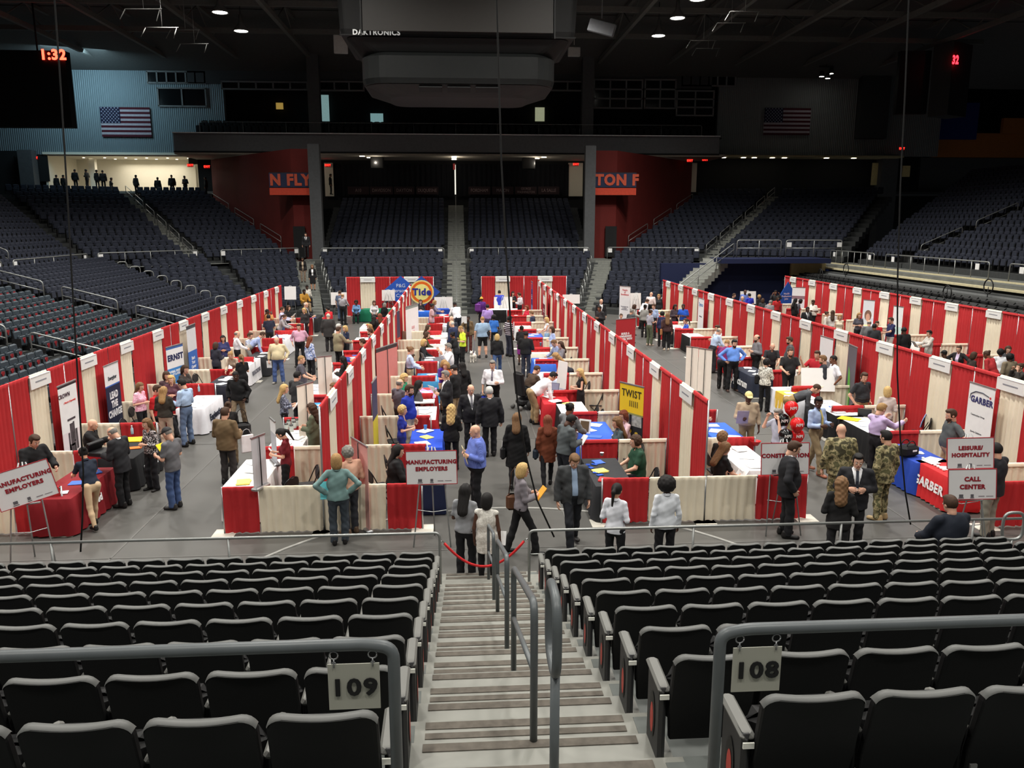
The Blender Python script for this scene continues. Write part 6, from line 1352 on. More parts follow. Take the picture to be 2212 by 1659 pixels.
    V, Q = field(ftop, LO, (HI[0], HI[1], HI[2] + .02), cell * (.95 if not far else 1)); nm = {'suit': 'suit_jacket', 'blazer': 'jacket', 'camo': 'uniform_jacket', 'tee': 't_shirt', 'tank': 'sleeveless_top'}.get(top, top)
    if len(Q): t2 = link(nm, npmesh(nm, [(V * s, Q, 0)], [m_top]), o)
    if top == 'suit' or d.get('open'):
        def fin(P): q = q_t(P); f = np.maximum(torso(P, .012), .05 - q[:, 2]); f = np.maximum(f, -(q[:, 1] - .0)); f = np.maximum(f, q[:, 2] - .565); return np.maximum(f, -(cap(q, (0, .04, .535), (0, .06, .62), .040, .06)))
        V, Q = field(fin, LO, HI, cell)
        if len(Q): link('shirt_front', npmesh('shirt_front', [(V * s, Q, 0)], [mat(d['inner'], .8)]), o)
    if top in ('suit', 'shirt', 'polo') :   # collar
        def fc(P): q = q_t(P); f = cap(q / np.array((1, 1.0, 1), np.float32), (0, -.01, .505), (0, -.005, .565), .073, .060); return np.maximum(np.maximum(f, -(cap(q, (0, -.01, .48), (0, .0, .60), .060, .052))), np.maximum(.515 - q[:, 2], np.maximum(q[:, 2] - .568, 0 * f - 1)))
        c0 = T((0, 0, .53)); V, Q = field(fc, tuple(c0 - .13), tuple(c0 + .13), .011 if not far else .016)
        if len(Q): link('collar', npmesh('collar', [(V * s, Q, 0)], [mat(d['inner'], .8) if top == 'suit' else m_top]), o)
    if d['tie']:
        yb = lambda z: (.118 + .04) * b * .8 + .012
        ch = .157 * YS * b
        P0 = [T((x, y, z)) * s for x, y, z in ((-.022, ch * .66, .52), (.022, ch * .66, .52), (.024, ch + .030, .36), (-.024, ch + .030, .36), (.034, ch + .035 + .05 * max(0, b - 1), .13), (-.034, ch + .035 + .05 * max(0, b - 1), .13), (0, ch + .03, .09))]
        mb = MB(); mb.add(P0, [(0, 1, 2, 3), (3, 2, 4, 5), (5, 4, 6)]); bkk = [p + Vector(tuple(T((0, -.014, 0)) - T((0, 0, 0)))) for p in map(lambda a: Vector(tuple(a)), P0)]; mb.add(bkk, [(3, 2, 1, 0), (5, 4, 2, 3), (6, 4, 5)]); mb.build('necktie', mat(d['tie'], .6), o)
    WR2 = .0 if bot == 'leggings' else .0035
    m_bot = mat(d['bc'], .85, kind='camo' if bot == 'camo' else ('plain'), scale=9 if bot == 'camo' else 5, noise=.07)
    if bot in ('pants', 'jeans', 'camo', 'shorts', 'leggings'):
        wz = max(.10, .0) if hem > 0 else .06; g = .014 if bot != 'leggings' else .004
        def fb(P):
            q = q_t(P); f = smx([np.maximum(torso(P, .008), q[:, 2] - .14)] + [leg(P, i, g, bot != 'leggings') for i in (0, 1)], .02 if not sit else .03); f = np.maximum(f, q[:, 2] - wz - (.03 if hem > 0 else 0)); f = f + WR2 * np.sin(P[:, 2] * 40 + 2.5 * np.sin(P[:, 0] * 30 + P[:, 2] * 6)) ; f = np.maximum(f, .05 - P[:, 2])
            if bot == 'shorts': f = np.maximum(f, .50 - P[:, 2])
            return f
        V, Q = field(fb, LO, (HI[0], HI[1], (T((0, 0, .3)))[2] + .15), cell); link('trousers' if bot != 'shorts' else 'shorts', npmesh('trousers', [(V * s, Q, 0)], [m_bot]), o)
    elif bot == 'skirt' or top == 'dress':
        def fb(P):
            q = q_t(P); f = np.maximum(torso(P, .012), q[:, 2] - .12); mid = (LEG[0][1] + LEG[1][1]) / 2; hj = (LEG[0][0] + LEG[1][0]) / 2; sk = smx([cap(P, LEG[i][0], LEG[i][1], .10, .088) for i in (0, 1)] + [cap(P, hj, mid, .12, .10)], .06); f = smin(f, sk, .04); return np.maximum(f, (.46 if not sit else .40) - P[:, 2])
        V, Q = field(fb, LO, (HI[0], HI[1], (T((0, 0, .3)))[2] + .15), cell); link('skirt', npmesh('skirt', [(V * s, Q, 0)], [m_bot if bot == 'skirt' else m_top]), o)
    if hem > 0 and bot in ('pants', 'jeans', 'shorts') and not far:
        def fbelt(P): q = q_t(P); return np.maximum(np.maximum(torso(P, .030 - .004), .105 - q[:, 2]), q[:, 2] - .140)
        V, Q = field(fbelt, LO, (HI[0], HI[1], T((0, 0, .25))[2] + .1), cell)
        if len(Q): link('belt', npmesh('belt', [(V * s, Q, 0)], [mat((30, 24, 20), .5)]), o)
    for i in (0, 1):
        an = LEG[i][2]; sh_ = link('shoe', _SHOE, o, tuple(np.array((an[0], an[1] - .01, an[2] - .085)) * s), -(.18 if i else -.18)); sh_.scale = (s * (.86 if fem else 1),) * 3; sh_.active_material_index = 0
        sh_.material_slots[0].link = 'OBJECT'; sh_.material_slots[0].material = mat(d['sc'], .5)
    def hp_(style, col, nm):
        h = link(nm, hair_mesh(style, far), o); h.location = tuple(head * s); h.rotation_euler = Matrix(Rh.tolist()).to_euler(); h.scale = (s * HSC,) * 3; h.material_slots[0].link = 'OBJECT'; h.material_slots[0].material = mat(col, .75, noise=.14, scale=40); return h
    if d['hair'] not in ('bald',):
        if d['hair'] in ('cap', 'hat'): hp_('buzz', HAIRC[d['hc']], 'hair'); hp_(d['hair'], d.get('hatc', (40, 40, 42)), 'cap')
        else: hp_(d['hair'], HAIRC[d['hc']], 'hair')
    if d['beard']: hp_('beard', HAIRC[d['hc']], 'beard')
    if d['glasses'] and not far:
        mb = MB()
        for sx in (-1, 1): mb.tube([(sx * .031 + .019 * math.cos(a), .104, .002 + .015 * math.sin(a)) for a in np.linspace(0, 2 * PI, 12, endpoint=False)], .002, 4, closed=True); mb.tube([(sx * .05, .104, .004), (sx * .078, .0, .008)], .002, 4)
        g_ = mb.build('glasses', mat((40, 40, 44), .3), o); g_.location = tuple(head * s); g_.rotation_euler = Matrix(Rh.tolist()).to_euler(); g_.scale = (s * HSC,) * 3
    a = -math.radians(hd); hx, hy = head[0] * s, head[1] * s
    pz = at(px, py, topz + d['z0']) if 'Y' not in d else atY(px, py, d['Y'])
    cx, cy = pz.x - (hx * math.cos(a) - hy * math.sin(a)), pz.y - (hx * math.sin(a) + hy * math.cos(a))
    if 'Y' not in d and not d['z0']:
        hb = .14 * b + .06 + (.06 if sit else 0)
        for (tx, ty, trz, tL, tW) in TAB:
            c_, s_ = math.cos(trz), math.sin(trz); lx = (cx - tx) * c_ + (cy - ty) * s_; ly = -(cx - tx) * s_ + (cy - ty) * c_
            if abs(lx) < tL / 2 + .08 and abs(ly) < tW / 2 + hb:
                mv = (tW / 2 + hb - abs(ly)) * (1 if ly >= 0 else -1)
                if abs(mv) > .40: mv = math.copysign(.40, mv)
                cx += -s_ * mv; cy += c_ * mv
        for (x0_, x1_, yy_) in DIV:
            if x0_ - .12 < cx < x1_ + .12 and abs(cy - yy_) < hb: cy = yy_ + (hb if cy >= yy_ else -hb)
        for (xx_, y0_, y1_) in WALLD:
            if y0_ < cy < y1_ and abs(cx - xx_) < hb: cx = xx_ + (hb if cx >= xx_ else -hb)
    o.location = (cx, cy, d['z0'] if 'Y' not in d else pz.z - topz); o.rotation_euler = (0, 0, a)
    tag(o, d['lab'], 'person'); PN[0] += 1
    o['hands'] = [float(v) for v in (*(ARMS[0][2] * s), *(ARMS[1][2] * s))]; del o['hands']
    W2 = [(Matrix.Rotation(a, 3, 'Z') @ Vector(tuple(ARMS[i][2] * s))) + o.location for i in (0, 1)]
    PEOPLE.append((o, W2, a)); return o, W2, a
S_, W_ = 'si', True
def P(px, py, hd, lab, **k): k['lab'] = lab; return person(px, py, hd, k)
BK, DG, NV, WH, GY, KH, JN = (22, 22, 24), (58, 58, 62), (34, 40, 66), (236, 236, 240), (120, 122, 126), (176, 152, 118), (66, 84, 120)
SUIT = dict(top='suit', tc=(34, 34, 38), bc=(28, 28, 31))
# ---- lower left
P(73, 941, 120, 'person in a black jacket standing behind the dark red table, lower left', top='sweater', tc=BK, hc='br', arms='lp', H=1.78, bulk=1.12, hpit=28)
P(176, 968, 318, 'person with dark hair, navy top and khaki trousers leaning over the dark red table', fem=W_, hair='bun', hc='bk', skin=2, top='polo', tc=(30, 38, 54), bot='leggings', bc=(206, 178, 144), arms='re', lean=22, legs='wk', H=1.64)
pc = P(242, 925, 288, 'person with grey hair in a black suit holding an open briefcase, lower left', hair='fringe', hc='gy', arms='fw', hpit=34, lean=6, **SUIT)
P(199, 906, 85, 'bald person in black jacket sitting with crossed arms by the black table', pose=S_, hair='bald', top='blazer', tc=BK, bc=(56, 54, 56), arms='pt', arml='fo', bulk=1.15, H=1.82)
P(316, 905, 215, 'person with long brown hair and speckled blouse standing beside the yellow leaflets', fem=W_, hair='long', hc='lb', top='blouse', tc=(30, 28, 30), tk='speck', tc2=(196, 186, 186), hem=-.02, arms='fo', bulk=1.05, H=1.66)
pf = P(360, 925, 292, 'person in grey t-shirt, dark cap and jeans holding a yellow folder', hair='cap', hatc=(48, 46, 48), hc='gy', top='tee', tc=(98, 98, 102), bot='jeans', bc=(62, 82, 122), arms='fw', hpit=26, H=1.77, hem=-.10, sc=(40, 38, 38))
P(353, 836, 5, 'person with long dyed hair, dark olive top and pale trousers seen from behind', fem=W_, hair='long', hc='bd', top='sweater', tc=(56, 52, 46), bot='pants', bc=(200, 180, 160), arms='fw', bulk=1.15, H=1.66)
P(302, 827, 105, 'person in a pink dotted top behind the yellow leaflet table', fem=W_, hair='long', hc='lb', top='tee', tc=(236, 160, 190), tk='speck', tc2=(250, 214, 226), arms='fo', bulk=1.12, H=1.62)
P(392, 820, 292, 'tall person in pale plaid shirt and jeans at the white table, left row', top='shirt', tc=(178, 198, 226), tk='plaid', tc2=(150, 176, 212), bot='jeans', bc=(98, 116, 146), arms='fw', hpit=24, hc='bk', H=1.84, legs='wd')
P(369, 812, 170, 'smiling blonde person in a plum top behind the white table, left row', fem=W_, hair='long', hc='bl', top='blouse', tc=(96, 60, 72), arms='fo', H=1.66)
P(359, 803, 140, 'brown-haired person behind the smiling blonde, left wall row', fem=W_, hair='bob', hc='br', top='blouse', tc=(80, 60, 66), H=1.68)
P(342, 831, 95, 'person with short dark hair in a red shirt behind the pink dotted top', top='polo', tc=(190, 30, 36), hc='br', pose='si', H=1.95)
P(399, 790, 115, 'seated brown-haired person in dark vest over white sleeves, left wall row', fem=W_, pose=S_, hair='long', hc='br', top='blouse', tc=(70, 64, 62), arms='lp', H=1.85)
P(508, 803, 185, 'young person in black sweater and khaki trousers walking toward the camera', skin=4, hair='buzz', hc='bk', top='sweater', tc=(20, 20, 22), bc=(124, 106, 84), arms='pk', legs='wk', hpit=22, H=1.74, hem=-.06)
P(486, 881, 18, 'person in a tan brown blazer and dark trousers with a white bag, seen from behind', hair='short', hc='br', top='blazer', tc=(112, 92, 66), bc=(52, 48, 48), arms='fw', bulk=1.18, H=1.80)
P(492, 868, 340, 'person with brown hair and a dark shoulder bag half hidden behind the tan blazer', fem=W_, hair='bun', hc='br', top='blouse', tc=(30, 28, 28), bc=(108, 92, 70), H=1.62)
P(481, 725, 168, 'person with long dark hair in a blue blouse, left wall row', fem=W_, hair='longer', hc='bk', skin=2, top='blouse', tc=(58, 62, 108), bc=BK, arms='fo', H=1.66)
P(466, 740, 25, 'person with brown hair and dark jacket seen from behind by the blue blouse', fem=W_, hair='bob', hc='br', top='blazer', tc=(48, 48, 58), arms='fw', H=1.64)
P(512, 715, 60, 'balding person in white shirt with back turned, left wall row', hair='fringe', hc='gy', top='shirt', tc=WH, bc=BK, arms='lp', H=1.78)
P(506, 766, 325, 'person with brown ponytail and black top facing the white table, left row', fem=W_, hair='pony', hc='lb', top='polo', tc=BK, bc=BK, arms='fw', H=1.64)
P(497, 761, 200, 'person with sandy hair bending forward behind the ponytail person', fem=W_, hair='bun', hc='bd', top='blouse', tc=(190, 170, 150), lean=30, arms='lp', H=1.66)
P(540, 719, 100, 'seated person in a blue plaid shirt, left wall row', pose=S_, hc='br', glasses=True, top='shirt', tc=(220, 226, 236), tk='plaid', tc2=(60, 92, 150), arms='lp', H=1.85)
P(597, 728, 180, 'heavy bald person in cream shirt and jeans facing the camera, left aisle', hair='fringe', hc='wh', top='shirt', tc=(222, 208, 170), bot='jeans', bc=(74, 96, 146), hem=-.03, arms='ca', arml='pk', bulk=1.28, H=1.76, legs='wd', sc=(130, 126, 120))
P(645, 700, 178, 'person in pink checked shirt and black trousers facing the camera, left aisle', hair='short', hc='br', glasses=True, top='shirt', tc=(216, 168, 190), tk='plaid', tc2=(200, 150, 176), arms='pk', bulk=1.15, H=1.80, legs='wd')
P(585, 717, 75, 'person in blue plaid shirt and grey trousers bending over the far left table', top='shirt', tc=(176, 190, 226), tk='plaid', tc2=(110, 130, 190), bc=(150, 148, 144), lean=48, arms='bt', H=1.8)
P(583, 680, 335, 'person in navy vest with yellow sleeves, seen from behind, far left', skin=2, hc='bk', top='polo', tc=(36, 40, 58), bc=BK, arms='fw', H=1.74)
P(577, 668, 60, 'person in tan sweater holding a phone up to take a picture', skin=4, hair='buzz', hc='bk', top='sweater', tc=(196, 140, 84), arms='rs', H=1.74)
P(610, 663, 88, 'person in lavender shirt leaning on the far left white table', hc='br', top='shirt', tc=(202, 202, 238), bc=(74, 82, 120), arms='re', H=1.82)
P(623, 660, 100, 'person in black top with brown hair holding papers, far left', fem=W_, hair='bob', hc='br', top='blouse', tc=BK, bc=BK, arms='fw', H=1.66)
P(615, 680, 95, 'person in a grey cardigan leaning forward, far left', fem=W_, hair='pony', hc='br', top='sweater', tc=(166, 162, 166), lean=26, arms='re', H=1.66)
P(642, 666, 190, 'blonde person in dark top at the far left end', fem=W_, hair='wavy', hc='bl', top='blouse', tc=(50, 48, 50), H=1.62)
P(661, 653, 92, 'bald person in a charcoal suit looking right, far left aisle', hair='fringe', hc='wh', arms='lp', H=1.84, bulk=1.1, **SUIT)
P(709, 677, 5, 'white-haired person in a dark coat walking away, far left aisle', hair='fringe', hc='wh', top='blazer', tc=(56, 54, 54), bc=(42, 40, 42), bulk=1.25, arms='dn', H=1.78, hem=-.26)
P(708, 663, 300, 'person in red jacket at the foot of the far left stairs', hc='bk', skin=2, top='hoodie', tc=(204, 34, 48), H=1.7, arms='fw')
P(740, 634, 22, 'balding person in grey shirt and black trousers by the far blank easel', hair='fringe', hc='bd', top='shirt', tc=(176, 174, 180), bc=(26, 26, 28), arms='lp', H=1.84)
P(734, 628, 30, 'person in jeans standing beside the grey shirt at the far easel', hc='br', top='tee', tc=(96, 106, 130), bot='jeans', bc=(84, 100, 130), H=1.84)
P(770, 648, 180, 'person with curly dark hair in a blue top seated at the green table', fem=W_, pose=S_, hair='curly', hc='bk', skin=4, top='blouse', tc=(110, 150, 196), arms='lp', H=1.8)
P(808, 650, 175, 'person in white seated at the right end of the green table', fem=W_, pose=S_, hair='bob', hc='br', top='blouse', tc=(226, 224, 226), arms='lp', H=1.78)
P(831, 655, 30, 'person with pale hair, black top and purple skirt at the far end', fem=W_, hair='bob', hc='gy', skin=1, top='sweater', tc=BK, bot='skirt', bc=(136, 54, 132), H=1.58)
P(841, 634, 70, 'person with dark bun bending behind the pale easel board', fem=W_, hair='bun', hc='bk', skin=4, top='tank', tc=(60, 56, 58), lean=30, arms='lp')
P(908, 648, 180, 'person in black seated under the round orange logo sign', fem=W_, pose=S_, hair='long', hc='br', top='blouse', tc=(44, 40, 42), arms='fo', H=1.84)
P(808, 683, 10, 'person with dark hair and black coat seen from behind, far left of drape', fem=W_, hair='wavy', hc='bk', skin=4, top='blazer', tc=BK, H=1.62)
P(820, 678, 340, 'person with red-brown hair in a dark grey coat, left of the centre drape', fem=W_, hair='wavy', hc='rd', top='blazer', tc=(70, 66, 66), bulk=1.1, H=1.66)
P(731, 706, 45, 'person in a beige blazer and black trousers pointing at a table, seen from behind', hair='short', hc='br', top='blazer', tc=(150, 140, 112), bc=(30, 28, 30), arms='re', bulk=1.15, H=1.82)
P(731, 700, 60, 'white-haired person hidden behind the beige blazer', hair='short', hc='wh', top='shirt', tc=WH, H=1.76)
P(745, 704, 235, 'blonde person in navy polo holding white papers, left aisle', fem=W_, hair='bob', hc='bl', top='polo', tc=(36, 44, 70), arms='fw', H=1.66)
P(799, 700, 262, 'person with long strawberry hair behind the navy shirt, left of the centre drape', fem=W_, hair='long', hc='bd', top='blouse', tc=(236, 196, 176), H=1.66)
P(797, 711, 275, 'person with brown hair in navy vest near the drape, left of centre', hc='br', top='polo', tc=(40, 52, 84), arms='fw', H=1.78, beard=True)
P(778, 731, 285, 'tall person in black polo behind the blue table with red boxes', hc='br', top='polo', tc=(28, 27, 30), bc=(60, 52, 46), bulk=1.2, arms='lp', H=1.84)
P(670, 727, 40, 'auburn-haired person in a blue flowered blouse seen from behind', fem=W_, hair='long', hc='rd', top='blouse', tc=(206, 214, 238), tk='floral', tc2=(96, 120, 180), bc=(30, 30, 34), bulk=1.15, H=1.66, hem=-.12)
P(674, 768, 82, 'person in dark grey polo standing at a white table, left aisle', hair='buzz', hc='bd', top='polo', tc=(82, 80, 90), bc=(120, 118, 112), arms='lp', bulk=1.12, H=1.80, hem=-.05)
P(694, 792, 262, 'person with dark hair in a white shirt bending far over the white table', hc='bk', skin=2, top='shirt', tc=(246, 246, 250), bc=(40, 40, 44), lean=52, arms='bt', H=1.82, hem=-.04)
P(741, 769, 285, 'person with long black hair and black jacket behind a white table', fem=W_, hair='longer', hc='bk', skin=4, top='blazer', tc=(32, 30, 32), arms='fw', H=1.66)
P(757, 788, 270, 'blonde seated person beside the black-haired one, by the centre drape', fem=W_, pose=S_, hair='wavy', hc='bd', top='blouse', tc=(150, 120, 100), H=1.8)
P(642, 803, 38, 'person with black hair and dark suit over white collar, seen from behind', hair='short', hc='bk', top='blazer', tc=(58, 58, 60), bc=(44, 44, 46), arms='fw', H=1.78, bulk=1.05)
P(614, 831, 78, 'blonde person with sunglasses on the head and dark patterned blouse', fem=W_, hair='longer', hc='bl', top='blouse', tc=(58, 62, 78), tk='speck', tc2=(150, 156, 176), bc=BK, arms='fw', H=1.68)
P(708, 828, 265, 'person with long brown to blonde hair and purple patterned blouse', fem=W_, hair='longer', hc='lb', top='blouse', tc=(96, 78, 92), tk='floral', tc2=(170, 160, 176), bc=BK, arms='fw', H=1.68)
P(660, 873, 278, 'person with wavy brown hair in a long moss green sweater', fem=W_, hair='wavy', hc='br', top='sweater', tc=(92, 100, 80), bc=BK, arms='fw', bulk=1.15, H=1.68, hem=-.28)
P(606, 928, 268, 'person in maroon polo with dark ponytail looking at a phone', fem=W_, hair='pony', hc='bk', top='polo', tc=(112, 26, 38), bc=(28, 28, 32), arms='fw', hpit=32, H=1.66, hem=-.06)
P(726, 982, 352, 'person with short ginger hair and teal denim shirt, leaning on the low drape', fem=W_, hair='bob', hc='bd', top='shirt', tc=(118, 148, 146), bot='jeans', bc=(58, 66, 74), arms='hp', H=1.74, hem=-.04, bulk=1.12)
P(750, 964, 320, 'person with curly grey hair in a peach shirt beside the teal shirt', hair='curly', hc='gy', top='shirt', tc=(226, 176, 150), bot='jeans', bc=(62, 64, 70), arms='fo', H=1.75, hem=-.03, sc=(110, 88, 70), off=(0, 0))
P(860, 962, 82, 'heavy person with black hair and black coat sitting behind the cream end drape', fem=W_, pose=S_, hair='long', hc='bk', top='blazer', tc=(18, 18, 20), bulk=1.4, arms='lp', H=1.85)
# ---- centre aisle
P(1026, 918, 262, 'heavy bald person in a blue checked shirt beside the manufacturing sign', hair='bald', top='shirt', tc=(112, 130, 206), tk='plaid', tc2=(74, 92, 170), tsc=60, bc=(26, 26, 30), hem=-.02, arms='fo', bulk=1.38, H=1.82, hpit=8)
P(968, 875, 8, 'person with curly blonde hair in a black blazer at the bright blue table', fem=W_, hair='wavy', hc='bl', top='blazer', tc=(24, 23, 25), bc=(24, 23, 25), arms='fw', bulk=1.1, H=1.64)
P(1017, 831, 168, 'person in black suit and striped tie facing the camera, centre aisle', hair='fringe', hc='br', tie=(120, 120, 126), arms='ca', H=1.80, bulk=1.08, **SUIT)
P(1057, 836, 352, 'white-haired person in a black suit seen from behind, centre aisle', hair='short', hc='wh', arms='ca', H=1.82, bulk=1.12, **SUIT)
P(1064, 779, 192, 'person in white shirt and striped tie carrying a blue bag down the centre aisle', hair='short', hc='gy', top='shirt', tc=(246, 246, 250), bc=(26, 26, 28), tie=(120, 112, 128), arms='ca', arml='fw', H=1.85, legs='wk', bulk=1.12)
P(962, 801, 258, 'person in black suit holding a sheet of white paper, centre left', hair='short', hc='gy', arms='fw', H=1.82, bulk=1.1, **SUIT)
P(980, 789, 300, 'person in black cap and black jacket behind the paper holder', hair='cap', hatc=(30, 30, 32), hc='br', top='blazer', tc=(26, 26, 28), bc=KH, arms='fw', H=1.8)
P(998, 783, 335, 'person with long black hair and black coat behind the black cap', fem=W_, hair='long', hc='bk', top='blazer', tc=(26, 25, 27), H=1.68, bulk=1.1, hem=-.3)
P(941, 779, 128, 'blonde person in a purple polo and khaki trousers, centre left booth', fem=W_, hair='bob', hc='bd', top='polo', tc=(80, 52, 146), bc=KH, arms='fw', hpit=24, H=1.66)
P(964, 783, 235, 'person in orange top partly hidden by the paper holder', fem=W_, hair='bob', hc='bd', top='blouse', tc=(226, 110, 50), H=1.62)
P(901, 749, 80, 'person with hair bun in pale blue shirt and khaki trousers, centre left booth', hair='bun', hc='lb', top='shirt', tc=(196, 214, 246), bc=(190, 174, 140), arms='lp', H=1.82)
P(889, 765, 60, 'seated person in navy behind the pale blue shirt', pose=S_, hc='br', top='sweater', tc=(40, 48, 74), H=1.8)
P(874, 808, 110, 'blonde person in a green top behind the bald grey polo', fem=W_, hair='wavy', hc='bl', top='polo', tc=(40, 150, 110), H=1.64)
P(878, 819, 45, 'bald person in dark grey polo with back turned, centre left booth', hair='fringe', hc='gy', top='polo', tc=(92, 88, 98), bc=(60, 58, 60), arms='fw', H=1.76)
P(905, 823, 62, 'seated person with long dark hair in grey, pink topped table', fem=W_, pose=S_, hair='long', hc='bk', top='polo', tc=(84, 82, 88), arms='fw', H=1.86, glasses=True)
P(884, 832, 112, 'bearded person in royal blue polo at the drawing table', hair='short', hc='br', beard=True, top='polo', tc=(34, 54, 166), bc=(190, 180, 160), arms='dn', H=1.86, bulk=1.12)
P(881, 876, 88, 'person with short blonde hair in royal blue polo at the bright blue table', fem=W_, hair='curly', hc='bl', top='polo', tc=(32, 48, 150), bc=(36, 48, 120), arms='fw', H=1.64, hem=-.1)
P(968, 742, 262, 'grey-haired person in white shirt gesturing with raised hands', hair='short', hc='gy', top='shirt', tc=(246, 246, 250), bc=(40, 40, 44), arms='up', H=1.84, bulk=1.12)
P(916, 733, 98, 'blonde seated person in a dark jacket, centre left booths', fem=W_, pose=S_, hair='bob', hc='bl', top='blazer', tc=(34, 34, 40), arms='lp', H=1.86)
P(923, 717, 85, 'seated person in an olive top with long brown hair', fem=W_, pose=S_, hair='long', hc='br', top='blouse', tc=(70, 66, 40), arms='lp', H=1.84)
P(925, 702, 85, 'seated person in brown with long dark hair, farther booth', fem=W_, pose=S_, hair='long', hc='br', top='blouse', tc=(86, 64, 46), arms='lp', H=1.84)
P(977, 718, 300, 'person in black with a bright blue scarf leaning at a table', fem=W_, hair='bun', hc='bk', skin=3, top='blazer', tc=(28, 28, 30), lean=14, arms='lp', H=1.68)
P(995, 705, 255, 'person in a neon yellow t-shirt looking down, centre aisle', hair='buzz', hc='bd', glasses=True, top='tee', tc=(222, 250, 70), bc=(24, 24, 26), arms='fw', hpit=30, H=1.80)
P(1011, 682, 182, 'person with dark skin in black top and tan jacket holding white paper', fem=W_, hair='bun', hc='bk', skin=4, top='blazer', tc=(112, 92, 66), bc=(96, 50, 44), arms='rs', arml='dn', H=1.72, bulk=1.1, open=True, inner=(24, 24, 24))
P(1042, 684, 352, 'heavy person in pale blue t-shirt and black shorts walking a dog', hair='buzz', hc='bd', top='tee', tc=(150, 176, 204), bot='shorts', bc=(26, 26, 28), arms='dn', bulk=1.35, H=1.84, legs='wd', sc=(50, 48, 48))
P(1067, 680, 12, 'person in bright blue t-shirt and black trousers seen from behind', fem=W_, hair='curly', hc='bk', skin=4, top='tee', tc=(56, 116, 204), bc=(28, 28, 30), H=1.68, bulk=1.1)
P(1053, 658, 2, 'person in a lavender shirt seen from behind, centre aisle', hair='short', hc='bk', top='shirt', tc=(176, 146, 216), bc=(70, 60, 90), H=1.78, bulk=1.1)
P(1040, 642, 352, 'person in purple jacket with backpack and yellow hat, far centre aisle', fem=W_, hair='hat', hatc=(226, 176, 70), hc='bk', skin=4, top='hoodie', tc=(98, 44, 136), bc=(36, 34, 44), H=1.74, bulk=1.1)
P(1074, 722, 5, 'blonde person in black sweater and jeans walking away, centre aisle', fem=W_, hair='bob', hc='bl', top='sweater', tc=(26, 26, 28), bot='jeans', bc=(74, 98, 142), legs='wk', H=1.66)
P(1101, 683, 62, 'person in a dark and white striped shirt, right side of the centre aisle', hair='short', hc='bk', skin=4, top='polo', tc=(56, 40, 56), tk='stripe', tc2=(220, 214, 220), bc=(42, 44, 60), H=1.82, bulk=1.1, arms='dn')
P(982, 653, 330, 'person in white shirt leaning forward at the far centre', hair='buzz', hc='bk', skin=4, top='shirt', tc=(244, 246, 250), bc=(40, 44, 56), lean=22, arms='lp', H=1.84, bulk=1.12, hem=-.05)
P(975, 683, 215, 'balding grey-haired person in dark suit, upper of the seated pair', pose=S_, hair='fringe', hc='wh', top='blazer', tc=(52, 54, 66), H=1.95)
P(971, 693, 300, 'white-haired person in navy suit, lower of the seated pair', pose=S_, hair='fringe', hc='wh', top='blazer', tc=(40, 48, 80), bulk=1.2, H=2.0)
P(935, 656, 82, 'person in dusty pink t-shirt with dark bun, far centre left', hair='bun', hc='bk', skin=3, top='tee', tc=(206, 170, 176), bc=(26, 26, 28), hem=-.12, H=1.82, arms='fw')
P(939, 649, 95, 'person in grey top behind the dusty pink t-shirt', fem=W_, hair='bob', hc='bd', top='blouse', tc=(130, 124, 150), H=1.74, arms='re')
P(1079, 628, 2, 'person in bright blue behind the far right blank easel', hair='short', hc='bk', top='sweater', tc=(58, 74, 196), H=1.84, bulk=1.1)
P(1108, 630, 172, 'person in black patterned top standing at the far right back booth', fem=W_, hair='long', hc='bk', top='blouse', tc=(40, 38, 42), arms='fo', H=1.74)
P(1121, 632, 300, 'person in a striped white shirt at the far right back booth', hc='br', top='shirt', tc=(236, 236, 240), tk='stripe', tc2=(140, 140, 160), H=1.8, arms='fo')
P(1122, 660, 240, 'person in red seated at the far right of the centre aisle', fem=W_, pose=S_, hair='bob', hc='rd', top='blouse', tc=(216, 50, 76), H=1.78, arms='lp')
P(1131, 672, 290, 'person in navy seated right of the person in red', pose=S_, hc='lb', top='sweater', tc=(44, 52, 78), H=1.84)
P(1127, 704, 22, 'person in black top and purple skirt seen from behind, right of centre', fem=W_, hair='bun', hc='bk', skin=4, top='sweater', tc=(34, 32, 34), bot='skirt', bc=(140, 50, 136), arms='fw', H=1.66, bulk=1.08)
P(1152, 716, 25, 'bald person in black hoodie and dark jeans seen from behind', hair='buzz', hc='bk', skin=3, top='hoodie', tc=(26, 26, 28), bot='jeans', bc=(54, 58, 70), arms='fw', H=1.80, bulk=1.1)
P(1161, 686, 268, 'blonde person in sleeveless white top and blue skirt, right booths', fem=W_, hair='bob', hc='bl', top='tank', tc=(236, 240, 244), bot='skirt', bc=(150, 196, 232), arms='lp', H=1.68)
P(1185, 706, 262, 'person in light blue off-shoulder blouse, right booths', fem=W_, hair='bob', hc='br', top='blouse', tc=(172, 190, 236), bc=BK, arms='fo', H=1.70, bulk=1.08)
P(1197, 735, 255, 'seated person with short brown hair beside the long dark hair', pose=S_, hc='lb', top='shirt', tc=(150, 160, 196), arms='lp', H=1.84, hpit=30)
P(1211, 738, 255, 'seated person with long dark hair in a grey sweater, right booths', fem=W_, pose=S_, hair='long', hc='br', top='sweater', tc=(140, 136, 140), arms='lp', H=1.84)
P(1200, 764, 275, 'blonde person in black dress bending over the blue table', fem=W_, hair='wavy', hc='bd', top='dress', tc=(30, 32, 44), lean=42, arms='bt', H=1.68, bot='none')
P(1252, 796, 268, 'blonde person in a black sleeveless dress standing by the white display board', fem=W_, hair='longer', hc='bl', top='dress', tc=(26, 24, 26), arms='fw', H=1.64, bot='none')
